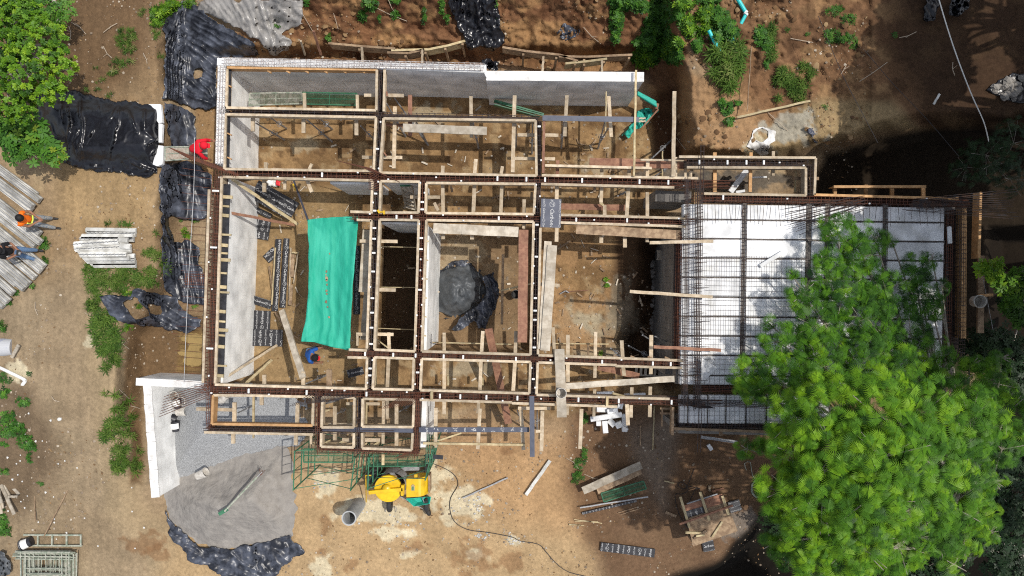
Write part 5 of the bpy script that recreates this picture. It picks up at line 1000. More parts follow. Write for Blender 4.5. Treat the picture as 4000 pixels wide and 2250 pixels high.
# ---------------------------------------------------------------- concrete mixer
mx = thing('concrete_mixer', 'yellow drum concrete mixer with a yellow engine hood under the scaffold', 'concrete mixer', W('c2', 1000, 800, 0))
c = W('c2', 995, 792, 1.45); ax = Vector((-.03, -.10, 1)).normalized(); r0 = wm(104, 1.45)
MB().lathe([(0, .0), (r0*.98, 0), (r0, -.015), (r0, -.10), (r0*.97, -.11)], c, 40, ax).build('drum_lid', M['yellow'], mx, smooth=False)
c2_ = c+Vector((.12, .08, -.12)); MB().lathe([(r0*.97, 0), (r0*1.03, -.25), (r0*1.0, -.5), (r0*.6, -.85), (0, -.86)], c2_, 36, ax).build('drum', M['galv'], mx, smooth=True)
MB().bar(W('c2', 848, 822, 1.62), W('c2', 1108, 797, 1.62), .12, .12).build('yoke', M['yellow'], mx, .01)
MB().bar(W('c2', 1105, 765, 1.62), W('c2', 1102, 845, 1.62), .09, .2).build('yoke', M['yellow'], mx, .01)
MB().lathe([(0, .06), (.12, .05), (.14, 0), (.14, -.04)], W('c2', 985, 790, 1.56), 20).build('hub', M['yellow'], mx, smooth=True)
MB().tube(W('c2', 828, 690, 1.5), W('c2', 832, 890, .4), .02, n=6).tube(W('c2', 832, 690, 1.5), W('c2', 870, 690, 1.5), .02, n=6).build('tipping_lever', M['yellow'], mx)
zh = 1.25; a_, b_ = W('c2', 1135, 785, zh), W('c2', 1300, 778, zh); n = 9; mb = MB(); pr_ = []
wy_ = wm(140, zh)
for i in range(n+1):
    s = i/n; x = a_.lerp(b_, s); dz = -.42*max(0, (s-.55)/.45)**2
    pr_.append((x+Vector((0, wy_/2, dz)), x+Vector((0, -wy_/2, dz))))
vs = []; 
for u, v in pr_: vs += [u, v]
fs = [(2*i, 2*i+1, 2*i+3, 2*i+2) for i in range(n)]
bt = [Vector((p.x, p.y, .55)) for p in vs]; k = len(vs); vs2 = vs+bt
for i in range(n): fs += [(2*i+1, k+2*i+1, k+2*i+3, 2*i+3), (2*i, 2*i+2, k+2*i+2, k+2*i)]
fs += [(0, k, k+1, 1), (2*n, 2*n+1, k+2*n+1, k+2*n)]
mb.add(vs2, fs); hood = mb.build('engine_hood', M['yellow'], mx)
mb = MB(); mb.prism([W('c2', *p, zh+.02) for p in ((1172, 805), (1172, 768), (1184, 756), (1197, 768), (1197, 805))], .03); mb.build('hood_vent', M['pine2'], hood)
MB().bar(W('c2', 1184, 775, zh+.03), W('c2', 1184, 803, zh+.03), .05, .02).build('vent_plate', M['green'], hood)
MB().bar(W('c2', 1205, 683, 1.2), W('c2', 1207, 705, 1.2), .1, .1).build('hood_latch', M['yellow'], hood)
mb = MB(); mb.bar(W('c2', 860, 780, .55), W('c2', 1310, 775, .55), .08, .1).bar(W('c2', 860, 700, .55), W('c2', 1310, 695, .55), .08, .1); mb.bar(W('c2', 1305, 690, 1.0), W('c2', 1306, 820, 1.0), .05, .5); mb.build('chassis', M['oldwood'], mx)
for p in ((1010, 905), (1290, 905), (930, 650), (1290, 650)):
    w0 = W('c2', *p, .3); MB().lathe([(.05, -.07), (.25, -.07), (.28, -.03), (.28, .03), (.25, .07), (.05, .07)], w0, 20, Vector((1, 0, 0))).build('wheel', M['darkgrey'], mx)
# wheelbarrow
wbw = thing('wheelbarrow', 'teal wheelbarrow partly under the yellow engine hood', 'wheelbarrow', W('c2', 1240, 890, 0))
q = [W('c2', *p, .62) for p in ((1130, 865), (1322, 850), (1312, 905), (1190, 925))]; cc = sum(q, Vector())/4; q2 = [cc+(p-cc)*.6-Vector((0, 0, .25)) for p in q]
mb = MB(); q3 = [cc+(p-cc)*.93 for p in q]; q4 = [cc+(p-cc)*.55-Vector((0, 0, .22)) for p in q]
mb.add(q+q2+q3+q4, [(i, 4+i, 4+(i+1) % 4, (i+1) % 4) for i in range(4)]+[(4, 7, 6, 5)]+[(8+i, 8+(i+1) % 4, 12+(i+1) % 4, 12+i) for i in range(4)]+[(12, 13, 14, 15)]+[(i, (i+1) % 4, 8+(i+1) % 4, 8+i) for i in range(4)])
mb.build('tray', M['tealnet'], wbw)
mb = MB(); mb.path([W('c2', 1090, 850, .6), W('c2', 1180, 900, .45), W('c2', 1305, 965, .3)], .016).path([W('c2', 1255, 855, .66), W('c2', 1270, 900, .5), W('c2', 1305, 975, .3)], .016); mb.build('handle', M['galv'], wbw)
MB().lathe([(.04, -.04), (.17, -.05), (.19, 0), (.17, .05), (.04, .04)], W('c2', 1298, 955, .19), 16, Vector((1, .4, 0))).build('wheel', M['darkgrey'], wbw)
t = thing('hand_cart', 'small wire frame on the cement-splashed ground under the mixer drum', 'frame', W('c2', 1020, 930, 0)); mb = MB(); mb.path([W('c2', 975, 965, .05), W('c2', 985, 935, .2), W('c2', 1060, 935, .2), W('c2', 1055, 968, .05)], .012, 5); mb.path([W('c2', 1000, 900, .3), W('c2', 1030, 950, .15)], .012, 5); mb.build('wire', M['galv'], t)
# dark block heap behind mixer
t = thing('water_barrel', 'dark barrel in the shadow behind the yellow mixer drum', 'barrel', W('c2', 930, 650, 0)); MB().lathe([(0, .8), (.25, .8), (.27, .78), (.29, .4), (.27, 0)], W('c2', 920, 655, 0), 20).build('barrel_body', M['darkgrey'], t, smooth=True)
MB().prism([W('c2', *p, .5) for p in ((1090, 622), (1230, 622), (1232, 655), (1095, 660))], .45).build('side_box', M['galv'], t, .02)
# culvert pipe
cp = thing('culvert_pipe', 'big upright concrete pipe standing on the yard beside the mixer', 'pipe', W('c2', 780, 915, 0))
base = W('c2', 778, 905, 0); rr = wm(54, 1.5); MB().lathe([(rr*.97, 0), (rr*.97, 1.42), (rr*1.04, 1.44), (rr*1.04, 1.5), (rr*.86, 1.5), (rr*.84, 1.4), (rr*.84, .02)], base, 36).build('pipe_shell', M['conc'], cp, smooth=False)
# ---------------------------------------------------------------- buckets
def bucket(label, c, top, bot, r, m='white', z=None, h=.36, lab=False, open_=True, group='plastic buckets on the site', fill=None):
    """bot/top px of the axis ends (top = rim)"""
    z0 = float(gz0(*R(c, *bot)))+.05 if z is None else z
    A = W(c, *bot, z0+.14); B = W(c, *top, z0+.14); d = (B-A); up = d.length < .12
    if up: A = W(c, *bot, z0); d = Vector(((B-A).x*.2, (B-A).y*.2, 1)).normalized(); L = h
    else: L = h; d.normalize(); d = (d+Vector((0, 0, .18))).normalized()
    t = thing('bucket', label, 'bucket', A, group)
    prof = [(0, 0), (r*.86, 0), (r, L), (r*1.05, L), (r*1.05, L-.02), (r*.97, L-.02)] if False else [(0, 0), (r*.86, 0), (r*.98, L-.05), (r*1.05, L-.05), (r*1.05, L), (r*.95, L), (r*.83, .03), (0, .03)]
    if not open_: prof = [(0, 0), (r*.86, 0), (r*.98, L-.04), (r*1.05, L-.04), (r*1.05, L), (0, L)]
    MB().lathe(prof, A, 24, d).build('bucket_body', M[m], t, smooth=False)
    if lab: 
        mb = MB(); q = Vector((0, 0, 1)).rotation_difference(d); vs = []
        sd2 = math.atan2(-1, 0)
        ref = q.inverted() @ Vector((0, 0, 1)); base_a = math.atan2(ref.y, ref.x)
        for i in range(9):
            a = base_a-1.15+2.3*i/8
            for hh in (.10, .30): rad = r*(.87+.11*hh/L)+.004; vs.append(A+q @ Vector((rad*math.cos(a), rad*math.sin(a), hh)))
        mb.add(vs, [(2*i, 2*i+1, 2*i+3, 2*i+2) for i in range(8)]); mb.build('paper_label', M['white'], t)
    if fill: MB().lathe([(0, L-.09), (r*.9, L-.09)], A, 20, d).build('contents', M[fill], t)
    mb = MB(); q = Vector((0, 0, 1)).rotation_difference(d)
    hp = [A+q @ Vector((r*1.06*math.cos(a), -.02-r*.95*abs(math.sin(a)) if False else r*1.06*math.sin(a)*.98, L-.03-.0*a)) for a in np.linspace(0, math.pi, 10)]
    mb.path(hp, .006, 4); mb.build('handle', M['galv'], t); return t
M['whitedirty'] = mat('dirty_bucket', (.58, .55, .50), .6, (.40, .37, .33), 8)
bucket('white bucket topmost of the group by the yard wall', 'c1', (1335, 70), (1350, 78), .15, 'whitedirty')
bucket('dark bucket with a pale label below the topmost white one', 'c1', (1338, 120), (1345, 180), .15, 'film', lab=True, open_=False)
bucket('grey open bucket right of the labelled dark one', 'c1', (1388, 112), (1400, 120), .15, 'whitedirty')
bucket('overturned pale bucket lying sideways below the grey open one', 'c1', (1400, 205), (1340, 212), .16, 'whitedirty')
bucket('black open bucket lying behind the big labelled black one', 'c1', (1270, 245), (1330, 270), .17, 'film')
bucket('black bucket with a white label, lowest on the gravel', 'c1', (1326, 270), (1328, 352), .17, 'film', lab=True, open_=False)
bucket('white bucket tipped over on the edge of the sand heap', 'c1', (1548, 668), (1490, 695), .16, 'whitedirty', z=.45)
bucket('black bucket lying on the ladder frame at lower left', 'c1', (160, 1215), (240, 1185), .18, 'film', lab=True, open_=False)
bucket('white bucket in the shade under the orange frame', 'c1', (1690, 105), (1660, 140), .14, 'whitedirty', z=.2)
bucket('open cement-grey bucket standing on the walkway plank', 'c3', (362, 45), (366, 58), .15, 'greywood' if False else 'whitedirty', z=3.13, h=.35)
bucket('pale bucket of rubble on the shaded east formwork', 'b4', (1550, 822), (1556, 825), .19, 'whitedirty', z=2.6, h=.3)
bucket('round black bucket in the shade of the plastic heap room', 'b3', (12, 778), (30, 772), .15, 'darkgrey', z=-.8)
tb_ = thing('drum_tub', 'large grey barrel with blue stains at the far left edge', 'barrel', W('b1', 40, 1160, 1.4))
MB().lathe([(0, 0), (.27, 0), (.29, .3), (.29, .75), (.31, .78), (.31, .84), (.28, .84), (.27, .5), (0, .48)], W('b1', 100, 1170, 1.45), 28, Vector((-1, 0, .25))).build('barrel_body', mat('stained_barrel', (.42, .43, .45), .5, (.10, .13, .32), 5, lo=.55, hi=.7), tb_, smooth=False)
sheet('cement_bag', 'crumpled grey bag at the lower left edge', 'bag', OL('c1', (-60, 1285), (20, 1275), (75, 1330), (80, 1400), (40, 1449), (-60, 1460)), onground(.25, lambda x, y: crumple(x, y, 17, .3, 20)), M['plasticgrey'], step=6)
# ladder frame and scaffold frame stack, lower left
zg = float(gz0(200, 2110))+.12
t = thing('scaffold_ladder', 'weathered steel ladder frame lying beside the black bucket', 'ladder', W('c1', 400, 1180, zg)); mb = MB()
mb.bar(W('c1', 175, 1140, zg), W('c1', 612, 1142, zg), .05, .05).bar(W('c1', 200, 1220, zg), W('c1', 615, 1222, zg), .05, .05)
for x in (283, 390, 500, 607): mb.bar(W('c1', x, 1145, zg+.004), W('c1', x, 1218, zg+.004), .045, .045)
mb.build('frame', M['frame'], t)
for i in range(6):
    z = zg+.02+i*.05; dx = [0, 14, -10, 22, 6, -16][i]; dy = [0, 8, -6, 4, 12, 2][i]
    t = thing('scaffold_section', 'weathered scaffold frame stacked at lower left, '+['bottom one of the stack', 'second from the bottom', 'third from the bottom', 'third from the top', 'second from the top', 'top one of the stack'][i], 'scaffold frame', W('c1', 350, 1350, z), 'scaffold frames stacked at the lower left')
    mb = MB(); mb.tube(W('c1', 130+dx, 1265+dy, z), W('c1', 545+dx, 1268+dy, z), .024).tube(W('c1', 110+dx, 1295+dy*2, z), W('c1', 550+dx, 1300+dy*2, z), .024)
    for x in (180, 215, 280, 370, 440, 490, 545): mb.tube(W('c1', x+dx*1.6, 1270+dy, z), W('c1', x+dx*1.4, 1520 if x not in (280, 370, 440) else 1415+dy*2, z), .02 if x not in (280, 370, 440) else .013)
    mb.tube(W('c1', 215+dx, 1390+dy, z), W('c1', 490+dx, 1392+dy, z), .016).tube(W('c1', 215+dx, 1430+dy, z), W('c1', 490+dx, 1432+dy, z), .02); mb.build('tube_frame', M['frame'], t)
# lumber at the left edge
for i, (x0, y0, x1, y1, w_) in enumerate(((20, 690, 140, 835, 22), (-20, 690, 70, 855, 26), (5, 760, 105, 985, 24), (-40, 700, 15, 940, 24), (-30, 800, 8, 980, 20), (-60, 720, 5, 900, 30), (60, 850, 128, 850, 16))):
    plank('pale board in the loose fan at the left edge, '+['rightmost one', 'one beneath the rightmost', 'longest one reaching down', 'upright one near the edge', 'lowest upright one', 'wide one at the edge', 'short crosswise one'][i], ('c1', x0, y0), ('c1', x1, y1), w_, float(gz0(30, 1950))+.15+.04*i, 'greywood', name='wood_board', cat='board', group='loose boards at the left edge')
plank('short pale offcut leaning on the blue-stained barrel', ('b1', 140, 1155), ('b1', 85, 1250), 24, 1.75, 'greywood', name='wood_board', cat='board')
# pipes, cables, wires
mb = MB(); mb.path([W('b1', -60, 1300, 1.6), W('b1', 20, 1335, 1.6), W('b1', 175, 1410, 1.6)], .05, 10).path([W('b1', 175, 1410, 1.6), W('b1', 192, 1425, 1.6), W('b1', 170, 1455, 1.6)], .055, 10); solo(mb, 'plastic_pipe', 'white plastic pipe with an elbow at the left edge', 'pipe', M['white'])
mb = MB(); mb.path([W('a3', 1690, -30, 2.9), W('a3', 1765, 95, 2.75)], .062, 10); mb.path([W('a3', 1765, 108, 2.75), W('a3', 1700, 230, 2.65), W('a3', 1625, 385, 2.5)], .055, 10)
t = thing('drain_pipe', 'long bent teal drain pipe with a white elbow running down the slope', 'pipe', W('a3', 1765, 100, 2.6)); mb.build('pipe_run', M['teal_pipe'], t); MB().path([W('a3', 1758, 88, 2.76), W('a3', 1770, 100, 2.76), W('a3', 1760, 112, 2.76)], .07, 10).build('elbow', M['white'], t)
mb = MB(); mb.path([W('a3', 1485, 228, 2.9), W('a3', 1530, 320, 2.8), W('a3', 1578, 395, 2.7)], .055, 10); solo(mb, 'drain_pipe', 'short teal pipe ending in the grass below the bushy plant', 'pipe', M['teal_pipe'])
def cable(label, pts, r, m, name='cable', cat='cable', zo=.04, zfix=None, sm=3):
    p = [(R(c, x, y)) for c, x, y in pts]; out = []
    for i in range(len(p)-1):
        p0 = p[max(0, i-1)]; p1 = p[i]; p2 = p[i+1]; p3 = p[min(len(p)-1, i+2)]
        for k in range(sm):
            t = k/sm; q = [.5*((2*p1[j])+(-p0[j]+p2[j])*t+(2*p0[j]-5*p1[j]+4*p2[j]-p3[j])*t*t+(-p0[j]+3*p1[j]-3*p2[j]+p3[j])*t**3) for j in (0, 1)]; out.append(q)
    out.append(p[-1]); n = len(out)
    pp = [(P(x, y, zfix(i/(n-1))) if zfix else GP(x, y, zo)) for i, (x, y) in enumerate(out)]
    mb = MB(); mb.path(pp, r, 5); return solo(mb, name, label, cat, M[m])
cable('thin black cable curling across the sunny yard from the scaffold', [('c2', 1335, 600), ('c2', 1430, 640), ('c2', 1500, 690), ('c2', 1525, 760), ('c2', 1470, 860), ('c2', 1465, 950), ('c2', 1500, 1040), ('c2', 1600, 1100), ('c2', 1750, 1120), ('c2', 1932, 1155), ('c3', 60, 1185), ('c3', 200, 1210), ('c3', 260, 1270), ('c3', 330, 1350), ('c3', 430, 1420), ('c3', 600, 1460)], .013, 'cable')
cable('bright white overhead cable at the upper right', [('a4', 1285, -20), ('a4', 1350, 200), ('a4', 1430, 440), ('a4', 1530, 700), ('a4', 1620, 900), ('a4', 1648, 990), ('a4', 1665, 1065)], .016, 'white', zfix=lambda t: 4.5-1.8*t)
cable('thin line stretched west of the rebar comb', [('a1', 1468, 1040), ('b1', 1462, 0), ('b1', 1420, 700), ('b1', 1388, 1449)], .009, 'galv', name='wire', cat='wire', zfix=lambda t: 3.2)
cable('thin sagging wire from the slope to the slab, longer one', [('a4', 380, 120), ('a4', 560, 560), ('a4', 720, 870), ('a4', 830, 1080)], .008, 'cable', name='wire', cat='wire', zfix=lambda t: 3.6)
cable('thin sagging wire across the shaded slope', [('a4', 730, 380), ('a4', 950, 640), ('a4', 1200, 900), ('a4', 1440, 1180)], .008, 'cable', name='wire', cat='wire', zfix=lambda t: 3.4)
cable('pale wire hanging beside the shaded shrub', [('b4', 1620, 640), ('b4', 1670, 900), ('b4', 1705, 1075)], .008, 'galv', name='wire', cat='wire', zfix=lambda t: 2.8-t)
cable('dark cable tangle at the head of the sawing table', [('c3', 1375, 640), ('c3', 1310, 790), ('c3', 1250, 760), ('c3', 1290, 740), ('c3', 1330, 800), ('c3', 1280, 830), ('c3', 1230, 840), ('c3', 1260, 980), ('c3', 1330, 1090), ('c3', 1300, 1000), ('c3', 1380, 800), ('c3', 1420, 790), ('c3', 1330, 770)], .011, 'cable')
hp = []
for i in range(46):
    a = i*.62; hp.append(('c4', 1850-1932+(42+6*math.sin(i))*math.cos(a), 790+(62+7*math.cos(i*1.7))*math.sin(a)))
cable('coil of thin green hose beside the fern-leaved tree', [('c3', 1770, 650), ('c3', 1755, 600), ('c3', 1800, 590), ('c3', 1815, 690)]+hp, .012, 'frame', name='hose', cat='hose', sm=2)
# red-handled tool and green stake in the sand heap
t = thing('wood_mallet', 'pick with a thin handle lying on the brown earth room floor', 'pick', W('b3', 500, 745, 0)); MB().tube(W('b3', 420, 752, .1), W('b3', 578, 740, .1), .014).build('handle', M['redwood'], t); MB().path([W('b3', 360, 770, .08), W('b3', 405, 745, .13), W('b3', 430, 760, .08)], .022).build('pick_head', M['galv'], t)
t = thing('steel_prop', 'pale green steel prop lying across the sand heap', 'prop', W('c1', 1680, 970, .6)); MB().tube(W('c1', 1695, 960, 1.3), W('c2', 10, 700, 1.15), .035, n=7).build('tube', M['frame'], t); MB().tube(W('c2', 10, 700, 1.15), W('c2', 45, 665, 1.1), .02, n=6).build('inner_tube', M['galv'], t); MB().bar(W('c1', 1650, 985, 1.2), W('c1', 1715, 945, 1.32), .12, .03).build('foot_plate', M['green'], t)
mb = MB()
for k in range(4): mb.tube(W('c2', 35, 690, 1.12), W('c2', 25+k*14, 640+k*4, 1.1), .008, n=4)
mb.build('wire_hook', M['rust'], t)
# small ladders
def ladder(label, c, a, b, wz, z, z2, m, rungs):
    A = W(c, *a, z); B = W(c, *b, z2); d = (B-A).normalized(); n = d.cross(Vector((0, 0, 1))).normalized()*wm(wz, (z+z2)/2)/2
    t = thing('ladder', label, 'ladder', A); mb = MB(); mb.bar(A+n, B+n, .05, .07).bar(A-n, B-n, .05, .07); mb.build('rail', M[m], t)
    for i in range(rungs): p = A.lerp(B, (i+.5)/rungs); MB().bar(p-n, p+n, .09, .03).build('rung', M[m], t)
ladder('rough green-topped ladder standing in the small room', 'b2', (1165, 130), (1130, -70), 80, .2, 2.4, 'greywood', 7)
ladder('pale ladder in the dark trench by the slab', 'b3', (1200, 480), (1100, 476), 64, -.2, 0, 'greywood', 8)
ladder('pale ladder in the gloom near the sloping plank', 'b3', (1200, 1365), (920, 1350), 60, -.2, .2, 'greywood', 8)
mb = MB(); mb.bar(W('a2', 1085, 1380, 2.42), W('a2', 1165, 1380, 2.42), .22, .06); solo(mb, 'ladder_hook_board', 'short green board on top of the small room ladder', 'board', M['green'])
# red and white sack, yellow clamp
mb = MB(); t = thing('cement_sack', 'open white sack with a red end by the large askew panel', 'sack', W('a2', 120, 1385, 0))
sheet('sack_body', None, None, OL('a2', (78, 1372), (100, 1360), (160, 1362), (180, 1385), (150, 1410), (90, 1400)), lambda x, y: .15+crumple(x, y, 18, .2, 10), M['white'], step=4, parent=t, jit=3)
sheet('sack_end', None, None, OL('a2', (150, 1362), (182, 1368), (180, 1398), (155, 1402)), lambda x, y: .3+crumple(x, y, 19, .1, 10), mat('red_print', (.6, .03, .04), .5), step=4, parent=t, jit=3)
t = thing('clamp', 'yellow steel clamp resting on the beam crossing', 'clamp', W('b2', 945, 150, 3.0)); mb = MB(); mb.bar(W('b2', 918, 135, 3.1), W('b2', 932, 158, 3.1), .06, .08).bar(W('b2', 925, 148, 3.08), W('b2', 968, 152, 3.08), .035, .05).bar(W('b2', 965, 140, 3.1), W('b2', 966, 168, 3.1), .06, .08); mb.build('clamp_body', M['yellow'], t)
# ---------------------------------------------------------------- gravel and sand heaps, puddle
GR = OL('c1', (1300, -30), (1640, -30), (2300, 60), (2330, 330), (2270, 460), (2180, 480), (1932, 545), (1700, 610), (1420, 720), (1280, 745), (1225, 600), (1240, 430), (1270, 250), (1300, 80))
def heapmat(name, a, b, bs, vor):
    m = mat(name, a, .95, b, vor, bump=1, bscale=bs, bdist=.05, detail=8, lo=.3, hi=.7, spec=.1); return m
M['gravel'] = heapmat('gravel_heap', (.22, .225, .23), (.40, .41, .42), 26, 22); M['sand'] = heapmat('sand_heap', (.21, .195, .18), (.30, .28, .255), 7, 3.2)
sheet('gravel', 'blue-grey gravel spread between the yard wall and the box frames', 'gravel', GR, lambda x, y: gz0(x, y)*.25+.0+.85*sstep(-10, 190, sdist(x, y, GR))*sstep(1180, 700, x)+.03*sstep(0, 60, sdist(x, y, GR))+.02+.04*(fbm(x/20, y/20, 3, 78)-.5), M['gravel'], step=8, jit=22, kind='stuff', thick=0)
SD = OL('c1', (1250, 780), (1290, 700), (1450, 650), (1720, 560), (1932, 500), (2180, 470), (2215, 700), (2235, 1000), (2190, 1150), (1932, 1215), (1700, 1262), (1500, 1222), (1380, 1130), (1280, 1030), (1245, 940))
sheet('sand', 'grey-brown sand heap beside the gravel with a green prop across it', 'sand', SD, lambda x, y: .04+gz0(x, y)*.3+1.0*sstep(0, 210, sdist(x, y, SD))+.28*(fbm(x/70, y/70, 4, 79)-.5)*sstep(0, 60, sdist(x, y, SD))+.10*np.abs(fbm(x/30, y/18, 3, 80)-.5)*sstep(1100+0*x, 850, x), M['sand'], step=7, jit=26, kind='stuff', thick=0)
PD = OL('b1', (1370, 1100), (1450, 1075), (1530, 1062), (1525, 1150), (1500, 1200), (1530, 1260), (1500, 1300), (1400, 1290), (1420, 1240), (1340, 1210), (1420, 1160))
sheet('puddle', None, None, PD, lambda x, y: gz(x, y)*0+.16+0*x, mat('muddy_water', (.25, .17, .06), .2, (.32, .22, .08), 2, spec=.6), step=8, jit=30, rag=8, kind='structure', thick=0)
# rubble: white rocks at the right edge and dark trench rubble
ico = []
def rocks(name, label, c, pts, m, zf=None, kind='stuff', group=None):
    vs = []; fs = []
    for (x, y, r) in pts:
        px, py = R(c, x, y); z = (zf if zf is not None else float(gz(px, py)))+r*.3; o = P(px, py, z); k = len(vs)
        th = random.uniform(0, 6.28)
        for j, (rad, zz) in enumerate(((.6, -.35), (1.0, 0.05), (.62, .5))):
            for i in range(6): a = th+i*math.pi/3+j*.3; q = r*rad*random.uniform(.75, 1.15); vs.append((o.x+q*math.cos(a), o.y+q*math.sin(a)*.85, z+zz*r*random.uniform(.8, 1.1)))
        vs.append((o.x, o.y, z+.58*r))
        for j in (0, 1):
            for i in range(6): i2 = (i+1) % 6; fs.append((k+j*6+i, k+j*6+i2, k+j*6+6+i2, k+j*6+6+i))
        for i in range(6): fs.append((k+12+i, k+12+(i+1) % 6, k+18))
    return props(link_mesh(name, vs, fs, M[m], None), label, 'rubble', group, kind)
rocks('rock_pile', 'pile of pale stones on black plastic at the right edge', 'a4', [(1830+random.gauss(0, 45), 660+random.gauss(0, 45), random.uniform(.08, .2)) for _ in range(30)], 'wallblock')
rocks('rubble', 'broken block rubble in the dark trench beside the slab', 'b3', [(random.uniform(1050, 1170), random.uniform(520, 1060), random.uniform(.05, .16)) for _ in range(150)], 'wallblock')
sheet('black_sheet', 'black plastic under the pile of pale stones at the right edge', 'plastic sheet', OL('a4', (1740, 600), (1850, 560), (2000, 570), (2000, 780), (1850, 770), (1745, 730), (1650, 680)), onground(.05, lambda x, y: crumple(x, y, 20, .1)), M['plastic'], step=8)
sheet('cement_crust', 'dried cream cement crust ring on the slope north of the box frame', 'cement crust', OL('a3', (1760, 1100), (1800, 1040), (1820, 985), (1870, 965), (1932, 970), (1990, 990), (1985, 1060), (1950, 1090), (1932, 1160), (1870, 1180), (1830, 1140)), onground(.05, lambda x, y: crumple(x, y, 21, .06)), M['lime'], step=6, holes=[OL('a3', (1835, 1000), (1890, 985), (1925, 1000), (1920, 1060), (1870, 1060), (1840, 1040))])
sheet('rag', 'dark and red crumpled rag on the white-stained slope', 'rag', OL('a4', (290, 975), (340, 965), (360, 1010), (345, 1040), (375, 1075), (350, 1070), (320, 1030)), onground(.08, lambda x, y: crumple(x, y, 22, .2, 10)), M['bluefilm'], step=4)
# fallen white blossoms
fl0 = None
pts = [('c1', x, y) for x, y in ((165, 5), (217, 222), (383, 275), (135, 327), (190, 377), (195, 440), (270, 432), (320, 430), (58, 555), (153, 580), (155, 537), (125, 602), (440, 602), (490, 580), (583, 633), (168, 735), (135, 685), (345, 818), (207, 845), (405, 852), (158, 887), (187, 935), (995, 782), (410, 1018), (410, 1045), (290, 1042), (640, 1012), (503, 1122), (427, 1170), (1088, 1084), (740, 1222), (1020, 1240), (998, 962), (95, 720), (62, 958))]
for i, (c, x, y) in enumerate(pts):
    px, py = R(c, x, y); o = GP(px, py, .03); 
    if fl0 is None:
        mb = MB()
        for k in range(5): 
            a = k*1.2566; u = Vector((math.cos(a), math.sin(a), 0)); v = Vector((-u.y, u.x, 0)); mb.add([o, o+u*.024+v*.013+Vector((0, 0, .012)), o+u*.044+Vector((0, 0, .004)), o+u*.024-v*.013+Vector((0, 0, .012))], [(0, 1, 2, 3)])
        fl0 = solo(mb, 'fallen_blossom', 'small white five-petalled blossom fallen on the dirt track', 'blossom', M['white'], 'fallen white blossoms on the dirt track')
    else:
        q = fl0.copy(); COL.objects.link(q); q.location = o; q.rotation_euler = (0, 0, random.uniform(0, 6)); s = random.uniform(.6, 1.1); q.scale = (s, s, s)
t = thing('broken_cup', 'small white crushed cup on the dirt track', 'cup', W('c1', 465, 262, 1.4)); MB().lathe([(0, .0), (.05, 0), (.06, .08)], GP(*R('c1', 458, 263), .02), 12).build('cup_body', M['white'], t)
# ---------------------------------------------------------------- people
def skin_mesh(name, chains, m, parent, sub=2, root=0):
    vs = []; es = []; rs = []; key = {}
    def vid(p, r):
        k = (round(p[0], 4), round(p[1], 4), round(p[2], 4))
        if k not in key: key[k] = len(vs); vs.append(Vector(p)); rs.append(r)
        return key[k]
    for ch in chains:
        ids = [vid(p, r) for p, r in ch]; es += [(a, b) for a, b in zip(ids, ids[1:]) if a != b]
    org = WL[parent]; me = bpy.data.meshes.new(name); me.from_pydata([v-org for v in vs], es, []); o = bpy.data.objects.new(name, me); COL.objects.link(o)
    md = o.modifiers.new('s', 'SKIN'); md.use_smooth_shade = True
    for i, sv in enumerate(me.skin_vertices[0].data): sv.radius = (rs[i], rs[i]) if not isinstance(rs[i], tuple) else rs[i]; sv.use_root = (i == root)
    sb = o.modifiers.new('u', 'SUBSURF'); sb.levels = sub; sb.render_levels = sub
    dg = bpy.context.evaluated_depsgraph_get(); nm = bpy.data.meshes.new_from_object(o.evaluated_get(dg)); nm.name = name; bpy.data.objects.remove(o)
    nm.materials.clear(); nm.materials.append(m); q = bpy.data.objects.new(name, nm); COL.objects.link(q); q.parent = parent; return q
